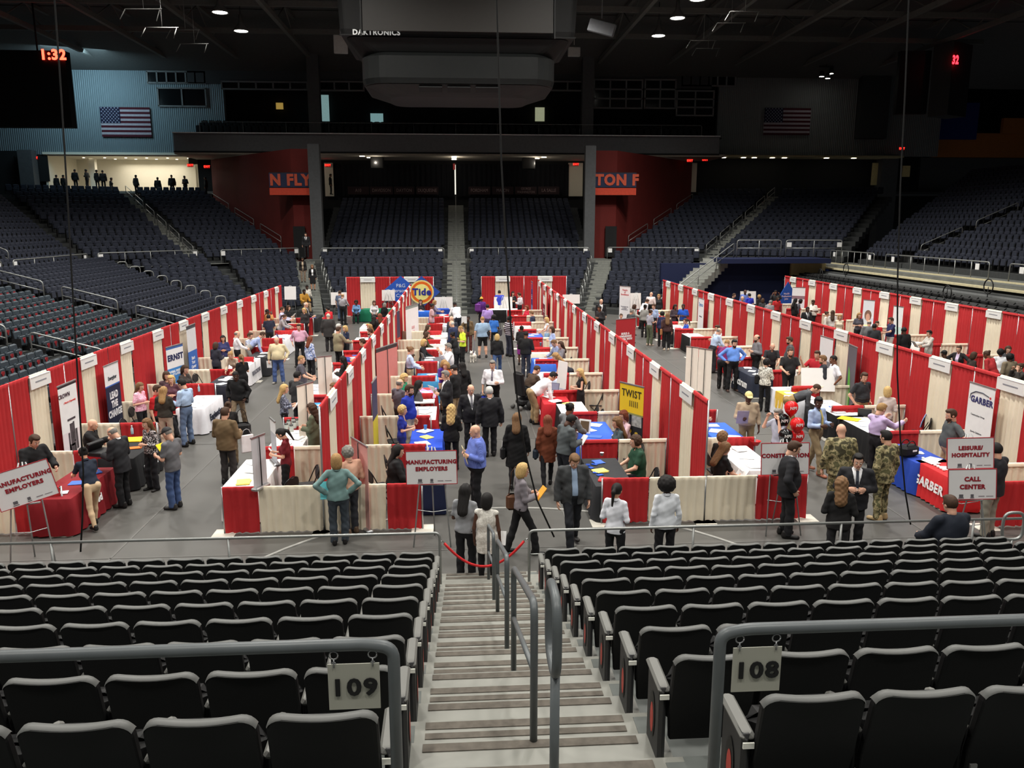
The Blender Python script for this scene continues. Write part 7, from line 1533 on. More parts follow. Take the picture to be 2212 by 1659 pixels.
P(1199, 806, 78, 'person with black hair, white shirt and khaki trousers bending over the red table', hair='short', hc='bk', skin=2, top='shirt', tc=(248, 248, 252), bc=(160, 136, 102), lean=55, arms='bt', H=1.84, bulk=1.1, hem=-.03)
P(1160, 791, 62, 'person in brown shirt leaning forward in a powered wheelchair', pose=S_, hair='buzz', hc='br', top='shirt', tc=(74, 58, 46), bc=(40, 40, 42), lean=30, arms='lp', H=1.95, bulk=1.1)
P(1117, 893, 12, 'person with dark blonde hair in a long black coat walking away', fem=W_, hair='long', hc='lb', top='blazer', tc=(20, 20, 22), bot='leggings', bc=(26, 24, 26), arms='dn', bulk=1.25, H=1.72, hem=-.42, legs='wk')
P(1183, 898, 2, 'auburn-haired person in rust brown top and black leggings walking away', fem=W_, hair='long', hc='rd', top='sweater', tc=(116, 60, 38), bot='leggings', bc=(26, 26, 30), arms='dn', H=1.68, hem=-.28, legs='wk', bulk=1.05)
P(1232, 871, 50, 'person in grey hoodie with a small bun at the white board table', hair='bun', hc='bk', skin=3, top='hoodie', tc=(122, 124, 126), bc=(60, 60, 64), arms='lp', H=1.80)
P(1233, 899, 62, 'person in dark grey zip hoodie looking down at a leaflet', hair='short', hc='bk', skin=4, top='hoodie', tc=(84, 90, 92), bot='jeans', bc=(36, 38, 46), arms='fw', hpit=34, lean=8, H=1.82)
P(1321, 888, 262, 'smiling red-haired person in pale pink seated behind the blue table', fem=W_, pose=S_, hair='long', hc='rd', top='blouse', tc=(246, 206, 214), arms='lp', H=1.88, glasses=True)
P(1333, 902, 270, 'person with long straight brown hair in slate blue seated by the yellow banner', fem=W_, pose=S_, hair='longer', hc='lb', top='polo', tc=(72, 86, 92), arms='lp', H=1.84)
P(1373, 941, 270, 'person in dark green shirt seated behind the black table with blue pens', pose=S_, hair='curly', hc='br', top='polo', tc=(34, 72, 52), arms='lp', H=1.88, bulk=1.2)
P(1241, 983, 175, 'person in a grey jacket walking and looking down, beside the black table', hair='short', hc='lb', top='blazer', tc=(62, 64, 66), bot='jeans', bc=(30, 32, 38), arms='dn', hpit=34, H=1.84, legs='wk', bulk=1.08, open=True, inner=(150, 170, 196))
P(1130, 1002, 76, 'blonde person with glasses, grey cardigan and brown shoulder bag holding leaflets', fem=W_, hair='bob', hc='bl', glasses=True, top='sweater', tc=(130, 124, 130), bc=(22, 22, 24), arms='fw', legs='wk', H=1.72, bulk=.95)
P(1006, 1047, 22, 'person with long black hair and grey t-shirt at the foot of the stairs', fem=W_, hair='longer', hc='bk', skin=4, top='tee', tc=(150, 152, 156), bot='pants', bc=(24, 24, 28), arms='fw', H=1.66, bulk=1.1)
P(1052, 1067, 15, 'person with short black hair and white sleeveless tunic at the foot of the stairs', fem=W_, hair='bob', hc='bk', skin=4, top='vest', tc=(206, 202, 192), tk='speck', tc2=(226, 222, 214), bot='leggings', bc=(24, 22, 24), arms='dn', H=1.60, hem=-.26, bulk=1.1)
P(1333, 1045, 32, 'person with black ponytail in a white shirt behind the right front rail', fem=W_, hair='pony', hc='bk', skin=2, top='shirt', tc=(236, 238, 246), bc=(26, 26, 30), arms='fo', H=1.66, hem=-.08)
P(1440, 1034, 358, 'person with black afro hair in a white shirt behind the right front rail', fem=W_, hair='afro', hc='bk', skin=4, top='shirt', tc=(226, 230, 236), bc=(26, 26, 30), arms='dn', H=1.68, hem=-.08, bulk=1.12)
# ---- right aisle
P(1530, 847, 88, 'person with long brown hair in black t-shirt standing at the blue table, right aisle', fem=W_, hair='longer', hc='br', top='tee', tc=(26, 26, 28), bc=(26, 26, 30), arms='lp', H=1.72, hpit=22)
P(1607, 847, 188, 'person in a pale yellow cap and khaki jacket holding a grey folder', skin=4, hair='cap', hatc=(232, 220, 150), hc='gy', top='shirt', tc=(186, 166, 140), bc=(150, 130, 96), arms='fw', arml='dn', H=1.80, hem=.0, bulk=1.1, glasses=True)
P(1678, 775, 42, 'person with curly dark hair, white printed blouse and black trousers', fem=W_, hair='curly', hc='bk', top='blouse', tc=(236, 234, 224), tk='speck', tc2=(110, 108, 100), bc=(22, 22, 24), arms='fw', H=1.70, bulk=1.08)
P(1593, 734, 178, 'person in bright blue shirt with hands on hips facing the camera', hair='short', hc='bk', beard=True, top='shirt', tc=(110, 156, 240), bc=(26, 26, 30), arms='hp', H=1.86, bulk=1.12, legs='wd', sc=(60, 40, 34))
P(1571, 735, 35, 'person in purple polo and black trousers bending forward, right aisle', hair='buzz', hc='bd', top='polo', tc=(122, 40, 98), bc=(26, 26, 28), lean=30, arms='lp', H=1.84, bulk=1.15)
P(1554, 709, 80, 'balding person in light blue shirt behind the purple polo', hair='fringe', hc='gy', top='shirt', tc=(190, 210, 240), bc=(40, 40, 46), lean=18, arms='lp', H=1.84)
P(1550, 703, 262, 'person with brown hair in a white shirt at the far side of the white table', hc='br', top='shirt', tc=WH, H=1.76, arms='fw')
P(1635, 723, 272, 'bearded person in grey shirt with folded hands, right wall row', hair='fringe', hc='br', beard=True, top='shirt', tc=(120, 118, 122), bc=(24, 24, 26), arms='fo', H=1.84, bulk=1.25)
P(1669, 742, 192, 'bald person in black shirt with lanyard behind the dark table', hair='bald', top='polo', tc=(50, 50, 54), arms='lp', H=1.72, lean=14, glasses=True)
P(1706, 728, 292, 'person in grey polo turned to the left by the right drape', hc='br', beard=True, top='polo', tc=(84, 86, 90), bc=(50, 48, 50), H=1.84, bulk=1.12)
P(1708, 753, 182, 'bearded smiling person in black polo facing the camera', hair='buzz', hc='br', beard=True, top='polo', tc=(34, 34, 36), bc=(40, 40, 42), arms='lp', H=1.86, bulk=1.15)
P(1766, 758, 225, 'person in red polo raising a hand, right wall row', hair='short', hc='br', top='polo', tc=(178, 30, 44), bc=(60, 54, 50), arms='up', arml='re', H=1.86, bulk=1.12)
P(1778, 768, 292, 'person with cropped hair and dark fitted jacket talking to the red polo', hair='short', hc='lb', beard=True, top='blazer', tc=(46, 48, 56), bc=(40, 40, 44), arms='fo', H=1.84)
P(1806, 770, 278, 'bald person with dark skin in a white t-shirt by the narrow green banner', hair='buzz', hc='bk', skin=3, top='tee', tc=(240, 240, 248), bc=(44, 42, 44), arms='pk', H=1.86, bulk=1.1)
P(1854, 808, 160, 'person in charcoal polo with hands in khaki pockets, right row', hair='short', hc='br', top='polo', tc=(46, 48, 52), bc=(170, 144, 104), arms='pk', H=1.84, bulk=1.1, hyaw=25, hem=.02)
P(1914, 836, 20, 'blonde person in a pale lace top with back turned, right row', fem=W_, hair='bob', hc='bl', top='blouse', tc=(206, 192, 186), bc=(150, 130, 130), arms='fo', H=1.70, bulk=1.05)
P(1905, 873, 72, 'person in lavender shirt and dark trousers pointing at the table, right row', hair='short', hc='bd', top='shirt', tc=(206, 184, 226), bc=(30, 28, 32), arms='pt', H=1.86, hpit=24)
P(1769, 858, 152, 'person in blue shirt and yellow tie by the balloons', hair='short', hc='bk', skin=4, top='shirt', tc=(176, 196, 232), bc=(142, 124, 94), tie=(214, 196, 120), arms='fw', H=1.88, legs='wk', hyaw=40, sc=(150, 92, 70))
P(1764, 833, 112, 'person in dark grey shirt bending low over the white table', hair='buzz', hc='br', top='shirt', tc=(76, 78, 82), bc=(150, 124, 80), lean=62, arms='bt', H=1.86)
P(1682, 884, 255, 'grey-haired person in pale shirt holding a hand to the face, behind balloons', hair='short', hc='gy', top='polo', tc=(176, 180, 196), bc=(60, 60, 66), arms='rs', H=1.74)
P(1575, 933, 72, 'seated person with short brown hair behind the construction sign, upper', pose=S_, fem=W_, hair='curly', hc='lb', top='tee', tc=(40, 38, 40), H=1.86)
P(1567, 958, 72, 'seated person with long auburn hair and black t-shirt, reading', fem=W_, pose=S_, hair='longer', hc='lb', top='tee', tc=(28, 28, 30), bot='jeans', bc=(60, 80, 120), arms='lp', H=1.84, hpit=26)
P(1716, 955, 98, 'person in a black suit in profile before the construction sign', hair='short', hc='br', arms='pk', H=1.90, bulk=1.18, hpit=22, **SUIT)
P(1818, 916, 5, 'bald person in camouflage uniform seen from behind', hair='bald', top='camo', tk='camo', tc=(128, 120, 86), tc2=(90, 84, 60), bot='camo', bc=(128, 120, 86), arms='dn', H=1.88, bulk=1.2, sc=(150, 126, 90))
P(1855, 981, 200, 'dark-haired person in black suit and tie with folded hands, right front', hair='short', hc='bk', tie=(40, 44, 56), arms='fo', H=1.84, bulk=1.12, **SUIT)
P(1819, 1032, 22, 'person with wavy dark blonde hair and black coat, seen from behind at right front', fem=W_, hair='wavy', hc='lb', top='blazer', tc=(28, 27, 28), bc=(40, 40, 42), bulk=1.15, H=1.66, arms='fo')
P(1915, 931, 335, 'dark-haired person in camouflage uniform and tan boots at right front', hair='short', hc='bk', top='camo', tk='camo', tc=(128, 120, 86), tc2=(90, 84, 60), bot='camo', bc=(128, 120, 86), arms='dn', H=1.86, bulk=1.1, sc=(176, 150, 110))
P(2034, 885, 278, 'bearded person in dark grey polo at the bright red table', hair='short', hc='br', beard=True, top='polo', tc=(78, 82, 84), bc=(186, 150, 116), arms='hp', H=1.84, bulk=1.2, hem=.0)
P(2152, 958, 335, 'person with black curly hair in dark suit jacket and grey trousers, right edge', hair='short', hc='bk', top='blazer', tc=(36, 37, 42), bc=(150, 146, 132), arms='lp', H=1.86, bulk=1.15)
P(2054, 1072, 350, 'person with brown hair and navy jacket sitting in the front row of the near seats', pose=S_, hair='short', hc='br', top='blazer', tc=(24, 30, 42), bulk=1.3, H=1.85, arms='lp', z0=.40)
# ---- far right aisle
for a in [(1371, 658, 95, 'person in light grey cardigan at the far right aisle table', dict(fem=W_, hair='bob', hc='br', skin=3, top='sweater', tc=(176, 174, 166), arms='lp')),
 (1365, 668, 60, 'grey-haired person with dark backpack in the right aisle', dict(hair='short', hc='gy', top='blazer', tc=(70, 74, 78), H=1.7)),
 (1394, 658, 40, 'person in grey sweater seen from behind, far right aisle', dict(fem=W_, hair='bun', hc='bk', skin=4, top='sweater', tc=(150, 150, 146), bc=(26, 24, 26), H=1.72, bulk=1.1)),
 (1406, 669, 60, 'person in grey t-shirt and green trousers, right aisle', dict(fem=W_, hair='bun', hc='br', top='tee', tc=(176, 176, 190), bc=(92, 100, 80), arms='fw', H=1.76, sc=(196, 176, 160), hem=.06)),
 (1431, 673, 30, 'person with dark curly hair in a navy blouse, right aisle', dict(fem=W_, hair='curly', hc='bk', top='blouse', tc=(44, 48, 84), bc=(24, 24, 26), H=1.7)),
 (1442, 677, 10, 'person with long brown hair, brown top and tan bag, right aisle', dict(fem=W_, hair='longer', hc='lb', top='blouse', tc=(70, 46, 46), bc=(24, 24, 26), H=1.74, bulk=1.08, sc=(206, 190, 170))),
 (1459, 658, 165, 'person with long black hair in a dark cardigan over red print', dict(fem=W_, hair='long', hc='bk', skin=3, top='blazer', tc=(70, 58, 66), bc=BK, arms='fo', H=1.72)),
 (1476, 657, 215, 'person in a bright blue polo with crossed arms, right aisle', dict(hair='buzz', hc='bk', skin=4, top='polo', tc=(40, 92, 200), bc=(90, 90, 90), arms='fo', H=1.78)),
 (1481, 688, 268, 'person in bright blue polo seated by the white banner', dict(fem=W_, pose=S_, hair='pony', hc='br', top='polo', tc=(44, 94, 206), arms='lp', H=1.85)),
 (1412, 657, 230, 'person in pale blue shirt behind the far right table', dict(hair='short', hc='br', top='shirt', tc=(170, 190, 226), H=1.76)),
 (1407, 631, 30, 'bald person in white shirt near the far tall drape end', dict(hair='bald', top='shirt', tc=(244, 226, 226), bc=BK, H=1.8, bulk=1.1)),
 (1398, 647, 70, 'person in white patterned jacket with a backpack, far right', dict(hair='short', hc='br', top='hoodie', tc=(236, 238, 246), lean=30, H=1.76)),
 (1423, 636, 200, 'person with long blonde hair by the drape end, far right', dict(fem=W_, hair='long', hc='bd', top='blazer', tc=(44, 44, 50), H=1.68)),
 (1342, 678, 180, 'person whose face shows left of the dark red banner', dict(fem=W_, hair='bun', hc='br', top='blouse', tc=(190, 190, 196), H=1.6)),
 (1299, 646, 172, 'bald person in black suit at the foot of the far right stairs', dict(hair='bald', arms='dn', H=1.82, **SUIT)),
 (1295, 661, 235, 'person with black hair and dark suit before the bald suited one', dict(hair='short', hc='bk', skin=3, H=1.78, arms='fo', top='blazer', tc=(40, 38, 42), bc=(36, 36, 38))),
 (1610, 626, 190, 'bald person in blue shirt before the pale grey board, far right corner', dict(hair='bald', skin=4, top='shirt', tc=(110, 130, 200), H=1.84)),
 (1604, 640, 160, 'balding person left of the blue shirts, far right corner', dict(hair='fringe', hc='gy', top='shirt', tc=(90, 96, 160), H=1.74)),
 (1619, 634, 350, 'person in royal blue shirt seen from behind, far right corner', dict(hair='short', hc='bk', top='polo', tc=(50, 60, 190), H=1.74)),
 (1586, 634, 120, 'person with brown hair behind the right drape near the navy wall', dict(hair='short', hc='br', top='blazer', tc=(60, 58, 60), H=1.7)),
 (1640, 637, 340, 'person with curly blonde hair, far right corner', dict(fem=W_, hair='curly', hc='bd', skin=3, top='blazer', tc=(40, 36, 36), H=1.66)),
 (1648, 645, 20, 'person with brown hair and dark jacket beside the curly blonde, far right', dict(fem=W_, hair='bob', hc='br', top='blazer', tc=(60, 60, 62), H=1.62)),
 (1674, 627, 185, 'person in dark uniform standing in the blue doorway', dict(hair='short', hc='bk', skin=3, top='shirt', tc=(44, 44, 48), bc=(30, 30, 34), arms='rs', H=1.8)),
 (1680, 640, 165, 'bearded person in a red polo by the blue six-sided sign', dict(hair='buzz', hc='bk', skin=4, top='polo', tc=(196, 44, 48), H=1.76)),
 (1665, 649, 50, 'person in a grey jacket leaning beside the red polo', dict(hair='short', hc='gy', top='blazer', tc=(128, 126, 130), lean=14, H=1.74)),
 (1719, 645, 80, 'person with long black hair dressed in black, far right row', dict(fem=W_, hair='longer', hc='bk', skin=4, top='blazer', tc=(20, 18, 20), H=1.72)),
 (1730, 647, 100, 'person in grey patterned top with black curls, far right row', dict(fem=W_, hair='curly', hc='bk', skin=4, top='blouse', tc=(90, 88, 96), H=1.68, lean=18)),
 (1745, 663, 172, 'person in black suit, white shirt and tie, far right row', dict(hair='buzz', hc='bk', skin=4, H=1.8, tie=(60, 60, 70), top='suit', tc=(36, 36, 40), bc=(30, 30, 33))),
 (1756, 648, 245, 'heavy person in a white top, far right row', dict(fem=W_, hair='short', hc='br', skin=4, top='tee', tc=(236, 230, 220), bc=BK, bulk=1.35, H=1.74, arms='fo')),
 (1787, 673, 110, 'person in white with pulled back hair, far right row', dict(fem=W_, hair='bun', hc='br', top='blouse', tc=(236, 228, 216), H=1.62)),
 (1799, 671, 20, 'person with long dark hair and white top seen from behind, far right', dict(fem=W_, hair='longer', hc='br', top='blouse', tc=(236, 232, 228), H=1.64)),
 (1815, 680, 200, 'blonde person in cream top, far right row', dict(fem=W_, hair='long', hc='bd', top='tank', tc=(236, 224, 200), H=1.62)),
 (1857, 676, 185, 'person with long sandy hair in dark grey with crossed arms, far right', dict(fem=W_, hair='long', hc='bd', top='polo', tc=(88, 88, 98), arms='fo', H=1.74)),
 (1878, 692, 20, 'balding person in a grey suit seen from behind, far right row', dict(hair='fringe', hc='gy', top='blazer', tc=(110, 112, 114), H=1.74, bulk=1.2)),
 (1889, 700, 15, 'dark-haired person in black suit beside the grey suit, far right row', dict(hair='short', hc='bk', skin=3, top='blazer', tc=(50, 52, 56), H=1.7)),
 (1895, 694, 200, 'person in red with glasses, far right row', dict(hair='short', hc='br', top='polo', tc=(206, 44, 50), H=1.66)),
 (1925, 686, 272, 'person in navy polo with an arm stretched to the left, far right row', dict(hair='short', hc='br', top='polo', tc=(36, 42, 84), bc=(206, 200, 196), arms='fw', arml='re', H=1.82, bulk=1.1)),
 (1953, 708, 350, 'person in black coat and black knit hat, far right row', dict(hair='hat', hatc=(22, 22, 24), hc='bk', skin=4, top='blazer', tc=(26, 26, 28), H=1.76, bulk=1.1)),
 (2008, 714, 268, 'person in a pale grey blazer holding papers, far right row', dict(fem=W_, hair='short', hc='bk', top='blazer', tc=(206, 200, 192), bc=(190, 176, 170), arms='re', H=1.72)),
 (2040, 757, 350, 'person in a black cap whose head shows over the right drape', dict(hair='cap', hatc=(20, 20, 22), hc='bk', skin=4, top='tee', tc=BK, H=1.66)),
 (2072, 747, 235, 'person with dark bun, black cardigan and lanyard behind the right drape', dict(fem=W_, hair='bun', hc='br', top='blazer', tc=(36, 34, 36), H=1.70, arms='sd', open=True, inner=(226, 206, 236))),
 (2105, 761, 90, 'person with brown hair looking right behind the right drape', dict(fem=W_, hair='bob', hc='br', top='blouse', tc=(60, 50, 46), H=1.64)),
 (2132, 759, 330, 'person in a dark red jacket leaning behind the right drape', dict(hair='bun', hc='br', skin=3, top='hoodie', tc=(176, 48, 52), lean=26, H=1.76)),
 (2162, 754, 20, 'person in a white top with curly dark hair, upper right edge', dict(fem=W_, hair='curly', hc='bk', skin=4, top='blouse', tc=(244, 246, 250), H=1.68, bulk=1.1)),
 (2179, 748, 200, 'person with long brown hair facing the camera, upper right edge', dict(fem=W_, hair='long', hc='br', top='blazer', tc=(70, 70, 74), H=1.72)),
 (2181, 764, 350, 'person with round black hair in a tan jacket, upper right edge', dict(hair='curly', hc='bk', skin=4, top='blazer', tc=(124, 112, 92), bulk=1.15, H=1.70)),
 (2204, 785, 280, 'person with brown hair cut off by the upper right edge', dict(fem=W_, hair='bun', hc='br', top='blazer', tc=(60, 56, 52), H=1.66, arms='rs'))]:
    P(a[0], a[1], a[2], a[3], **a[4])
# ---- people on the stands
P(660, 503, 178, 'person in black suit and white shirt coming down the far left stairs', Y=60.5, hair='short', hc='bk', arms='dn', H=1.8, tie=(20, 20, 24), **SUIT)
P(653, 556, 172, 'person with black hair and patterned beige shawl on the far left stairs', Y=56.2, fem=W_, hair='wavy', hc='bk', skin=3, top='blazer', tc=(30, 28, 28), bot='pants', bc=(130, 112, 96), open=True, inner=(176, 156, 132), H=1.72)
P(674, 572, 172, 'person in white top, black jacket and skirt on the far left stairs', Y=54.6, fem=W_, hair='bob', hc='lb', skin=2, top='blazer', tc=(24, 24, 26), open=True, inner=(240, 240, 240), bot='skirt', bc=(20, 20, 22), H=1.72)
P(663, 616, 150, 'person in white and dark vest seated on the far left stand, upper', Y=51.6, pose=S_, hair='short', hc='bk', skin=4, top='shirt', tc=(226, 220, 210), H=1.8)
P(657, 625, 140, 'person in mustard shirt and khaki trousers seated on the far left stand', Y=50.6, pose=S_, hair='short', hc='bk', skin=4, top='hoodie', tc=(176, 128, 46), bc=(160, 136, 106), H=1.9, arms='lp')
for i, (px, py, hd, k) in enumerate([(121, 378, 0, dict(fem=W_)), (136, 378, 30, {}), (161, 366, 10, dict(bulk=1.1)), (185, 366, 280, {}), (208, 367, 20, dict(fem=W_)), (221, 368, 340, {}), (240, 384, 90, dict(fem=W_)), (293, 378, 20, dict(fem=W_, bulk=1.2)), (340, 383, 0, {}), (370, 378, 170, dict(bulk=1.1)), (398, 380, 200, {}), (443, 382, 270, {})]):
    lab = ['half hidden at the room edge', 'beside the white pillar', 'broad and dark, left group', 'lifting a hand in the left group', 'in a pale jacket, left group', 'tall, right of the left group', 'small, alone behind the rail', 'seated shape in the middle', 'low shape right of the middle', 'standing right of the middle', 'bending toward the right', 'by the grey doors at right'][i]
    P(px, py, hd, 'silhouetted person in the white concourse room, ' + lab, Y=76.0, top='blazer', tc=(30, 30, 32), bc=(24, 24, 26), hc='bk', skin=3, H=1.78, arms='fo' if i in (3, 10) else 'dn', **{q: v for q, v in k.items()})
P(714, 376, 90, 'silhouetted person standing in the lit doorway left of the far seats', Y=76.8, top='blazer', tc=BK, bc=BK, hc='bk', skin=3, H=1.85)

# ================================================================== things carried
PB = {o['label']: (o, W2, a) for (o, W2, a) in PEOPLE}
def held(key, i=1):
    for l, v in PB.items():
        if key in l: return v[1][i], v[2]
    raise KeyError(key)
def sheet(key, lab, i=1, col=(246, 246, 246), w_=.22, h_=.28, tilt=.9, dz=.04, cat='paper', name='paper_sheet', fwd=.08, yaw=0):
    p, a = held(key, i); q = p + Vector((-math.sin(a) * fwd, math.cos(a) * fwd, dz)); b = MB(); b.box((0, 0, 0), (w_, h_, .006), rx=tilt); b.box((.0, 0, -.012), (w_ * .98, h_ * .98, .004), rx=tilt)
    tag(b.build(name, mat(col, .7), None, q, a + yaw), lab, cat)
sheet('holding a yellow folder', 'yellow folder held by the person in the dark cap', col=(250, 216, 30), w_=.24, h_=.32, name='folder', cat='folder')
sheet('holding a sheet of white paper', 'white sheets held by the person in the black suit, centre left', w_=.3, h_=.34, yaw=.4)
sheet('tan jacket holding white paper', 'white paper held up by the person in the tan jacket', w_=.24, h_=.32, tilt=1.4)
sheet('brown shoulder bag holding leaflets', 'orange and white leaflets held by the blonde person with glasses', col=(240, 170, 60), w_=.2, h_=.28)
sheet('grey zip hoodie', 'small leaflet held by the person in the dark grey hoodie', w_=.16, h_=.24)
sheet('white sleeveless tunic', 'white leaflet with dark print held at the foot of the stairs', tilt=1.2, w_=.16, h_=.22)
sheet('khaki jacket holding', 'grey folder held by the person in the pale yellow cap', col=(176, 170, 190), w_=.28, h_=.36, tilt=1.2, name='folder', cat='folder')
sheet('navy polo holding white', 'white papers held by the blonde person in navy', w_=.24, h_=.3)
sheet('brown hair holding papers', 'white papers held by the person in black, far left', w_=.24, h_=.3)
sheet('teal denim shirt', 'aqua folder held over the low drape by the teal shirt', 0, (110, 206, 214), .24, .32, 1.2, name='folder', cat='folder')
sheet('long black coat walking away', 'white paper carried by the person in the long black coat', 0, tilt=1.4, w_=.2, h_=.3)
sheet('blonde person with sunglasses', 'white papers held by the blonde person with sunglasses', w_=.24, h_=.32)
sheet('pale grey blazer holding', 'white papers held by the person in the pale blazer', w_=.24, h_=.3)
sheet('blue checked shirt', 'cream folder held by the heavy person in the checked shirt', 0, (236, 222, 176), .26, .34, 1.3, name='folder', cat='folder')
sheet('auburn hair and black t-shirt', 'white booklet held by the seated auburn-haired person', w_=.3, h_=.3)
sheet('looking at a phone', 'white phone held by the person in maroon', w_=.08, h_=.15, name='phone', cat='phone')
sheet('cream shirt and jeans', 'white leaflet hanging from the hand of the cream-shirted person', tilt=1.4, w_=.18, h_=.26, dz=-.12, fwd=0)
sheet('white-haired person in a black suit', 'white papers in the hand of the white-haired suited person', 0, tilt=1.5, w_=.12, h_=.3, dz=-.1, fwd=0)
def bag(pos, rz, d, col, lab, strap=.5, name='shoulder_bag', word=None):
    t = thing(name, lab, 'bag', pos, rz); b = MB(); b.box((0, 0, -d[2] / 2), d, bev=min(d) * .35); b.build('body', mat(col, .75), t)
    b = MB(); b.tube([(-d[0] * .36, 0, -.02), (-d[0] * .2, 0, strap * .8), (0, 0, strap), (d[0] * .2, 0, strap * .8), (d[0] * .36, 0, -.02)], .009, 5); b.build('strap', mat(tuple(int(v * .7) for v in col), .7), t)
    if word: text(word, .05, M_WHITE, t, (0, -d[1] / 2 - .004, -d[2] * .6))
p, a = held('carrying a blue bag'); bag(p + Vector((0, 0, -.14)), .3, (.26, .16, .30), (34, 50, 160), 'royal blue carrier bag hanging from the hand of the person in white', .13, 'carrier_bag')
p, a = held('tan brown blazer'); bag(p + Vector((.14, .0, -.06)), .6, (.30, .06, .42), (244, 244, 246), 'white carrier bag hanging beside the tan blazer', .13, 'carrier_bag')
p, a = held('grey cardigan and brown', 0); bag(p + Vector((-.30, -.06, -.0)), a + 1.4, (.34, .14, .30), (96, 62, 42), 'brown leather shoulder bag of the blonde person with glasses', .50)
p, a = held('long black coat walking', 0); bag(p + Vector((-.04, 0, .1)), a + 1.4, (.3, .12, .28), (22, 22, 24), 'black handbag carried by the person in the long black coat', .25)
p, a = held('rust brown top', 0); bag(p + Vector((-.04, 0, .1)), a + 1.4, (.28, .12, .24), (34, 44, 56), 'dark teal handbag carried by the person in rust brown', .22)
p, a = held('brown top and tan bag', 0); bag(p + Vector((-.02, 0, .16)), a + 1.4, (.3, .1, .3), (176, 120, 76), 'tan shoulder bag in the right aisle', .4)
p, a = held('pale blue t-shirt and black shorts'); bag(p + Vector((-.16, -.12, .3)), a, (.3, .14, .22), (34, 32, 36), 'black sling bag on the back of the person with the dog', .45)
p, a = held('bright blue t-shirt and black'); bag(p + Vector((.05, 0, .2)), a + 1.3, (.3, .14, .34), (60, 60, 66), 'dark grey shoulder bag beside the bright blue t-shirt', .4)
p, a = held('neon yellow'); bag(p + Vector((.12, -.05, .12)), a, (.26, .14, .2), (128, 108, 66), 'tan bag at the hip of the person in neon yellow', .3)
p, a = held('purple jacket with backpack'); o_, _, _ = PB['person in purple jacket with backpack and yellow hat, far centre aisle']; bag(o_.location + Vector((-.22, -.22, 1.4)), a, (.32, .2, .48), (120, 60, 150), 'purple backpack on the person with the yellow hat', .06, 'backpack')
p, a = held('white printed blouse', 0); bag(p + Vector((-.2, -.1, .05)), a + 1.0, (.32, .12, .3), (26, 26, 28), 'black shoulder bag of the person in the printed blouse', .45)
p, a = held('brown hair and a dark shoulder bag'); bag(p + Vector((.12, -.1, .3)), a, (.4, .2, .34), (24, 24, 26), 'black shoulder bag right of the tan blazer', .35)
# briefcase
p, a = held('open briefcase', 1); q_, _ = held('open briefcase', 0); c = (p + q_) / 2 + Vector((-math.sin(a) * .16, math.cos(a) * .16, .04)); t = thing('briefcase', 'open black briefcase held by the grey-haired suited person', 'briefcase', c, a)
b = MB(); b.box((0, 0, -.03), (.44, .34, .09), bev=.015); b.build('case', mat((20, 20, 22), .5), t); b = MB(); b.box((0, .20, .06), (.44, .08, .30), rx=.5, bev=.015); b.build('lid', mat((20, 20, 22), .5), t); b = MB(); b.tube([(-.07, -.18, -.03), (-.05, -.22, -.03), (.05, -.22, -.03), (.07, -.18, -.03)], .01, 5); b.build('handle', M_BLACK, t)
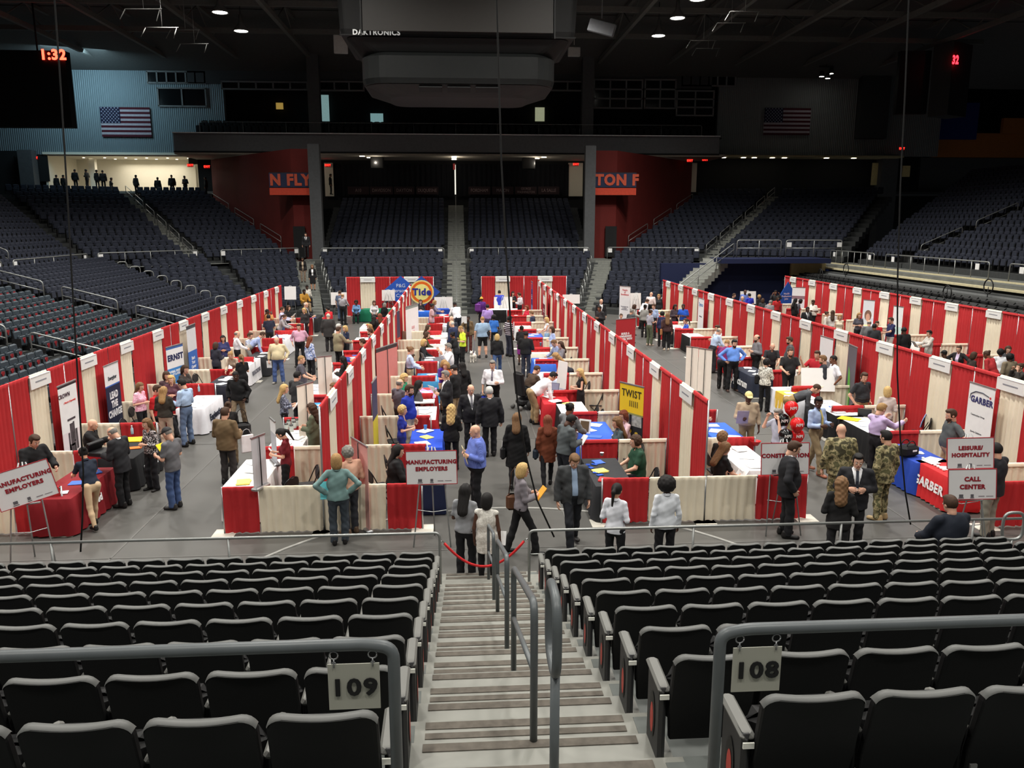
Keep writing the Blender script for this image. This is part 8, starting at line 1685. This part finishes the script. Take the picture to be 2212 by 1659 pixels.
# powered wheelchair
o_, _, a = PB['person in brown shirt leaning forward in a powered wheelchair']; L0 = o_.location; t = thing('powered_wheelchair', 'black powered wheelchair under the person in the brown shirt', 'wheelchair', (L0.x, L0.y, 0), a); mw = mat((26, 26, 28), .6)
b = MB(); b.box((0, .05, .43), (.48, .46, .08), bev=.02); b.build('seat', mw, t); b = MB(); b.box((0, -.27, .82), (.5, .14, .78), rx=.12, bev=.05); b.build('backrest', mw, t)
b = MB(); b.box((0, 0, .24), (.4, .62, .16), bev=.04); b.box((0, .45, .1), (.36, .22, .04)); b.tube([(0, .2, .3), (0, .42, .12)], .03, 6); b.build('chassis', mw, t)
for sx in (-1, 1):
    b = MB(); b.box((sx * .27, .02, .66), (.07, .36, .05), bev=.02); b.tube([(sx * .27, -.1, .66), (sx * .27, -.12, .4)], .015, 5); b.build('armrest', mw, t)
    b = MB(); b.tube([(sx * .25, 0, .17), (sx * .32, 0, .17)], [.17, .17], 18); b.build('drive_wheel', mat((40, 40, 40), .7), t)
    for sy in (-1, 1): b = MB(); b.tube([(sx * .2, sy * .38, .08), (sx * .24, sy * .38, .08)], [.08, .08], 14); b.build('caster', mat((110, 110, 108), .6), t)
# small white dog
def fdog(Q_):
    d = smx([cap(Q_, (0, -.16, .27), (0, .14, .28), .085, .095), cap(Q_, (0, .12, .30), (0, .22, .42), .06, .05), ell(Q_, (0, .25, .45), (.055, .065, .055)), cap(Q_, (0, .28, .44), (0, .36, .42), .032, .022)], .03)
    for sx in (-1, 1):
        d = smin(d, cap(Q_, (sx * .055, .12, .26), (sx * .058, .13, .14), .042, .028), .03); d = smin(d, cap(Q_, (sx * .058, .13, .14), (sx * .058, .14, .025), .024, .022), .01); d = smin(d, cap(Q_, (sx * .058, .14, .02), (sx * .058, .165, .018), .022, .018), .01)
        d = smin(d, cap(Q_, (sx * .06, -.14, .24), (sx * .062, -.11, .15), .05, .032), .03); d = smin(d, cap(Q_, (sx * .062, -.11, .15), (sx * .062, -.18, .10), .028, .022), .01); d = smin(d, cap(Q_, (sx * .062, -.18, .10), (sx * .062, -.16, .025), .021, .02), .01)
        d = smin(d, cap(Q_, (sx * .035, .23, .49), (sx * .052, .22, .535), .022, .008), .01)
    return smin(d, cap(Q_, (0, -.22, .31), (0, -.31, .42), .022, .012), .015)
V, Q = field(fdog, (-.16, -.38, 0), (.16, .42, .6), .013); pd = at(1022, 782, 0); o = link('dog', npmesh('dog', [(V, Q, 0)], [mat((238, 232, 220), .9, noise=.1, scale=9)]), None, pd, PI * .9); tag(o, 'small white dog standing on the grey floor of the centre aisle', 'dog')
b = MB(); b.box((0, .375, .425), (.02, .015, .016)); b.build('nose', M_BLACK, o)
b = MB(); b.tube(arc((0, .17, .36), .062, 0, 2 * PI, 12, 'xz'), .008, 5); b.build('collar', mat((180, 40, 40), .6), o)
pw, a = held('pale blue t-shirt and black shorts', 0); b = MB(); e = pd + Vector((0, -.1, .36)); b.tube([pw, (pw + e) / 2 + Vector((0, 0, -.1)), e], .006, 5); tag(b.build('dog_leash', mat((70, 40, 90), .7)), 'purple leash between the walker in shorts and the white dog', 'leash')
print('PEOPLE', PN[0])
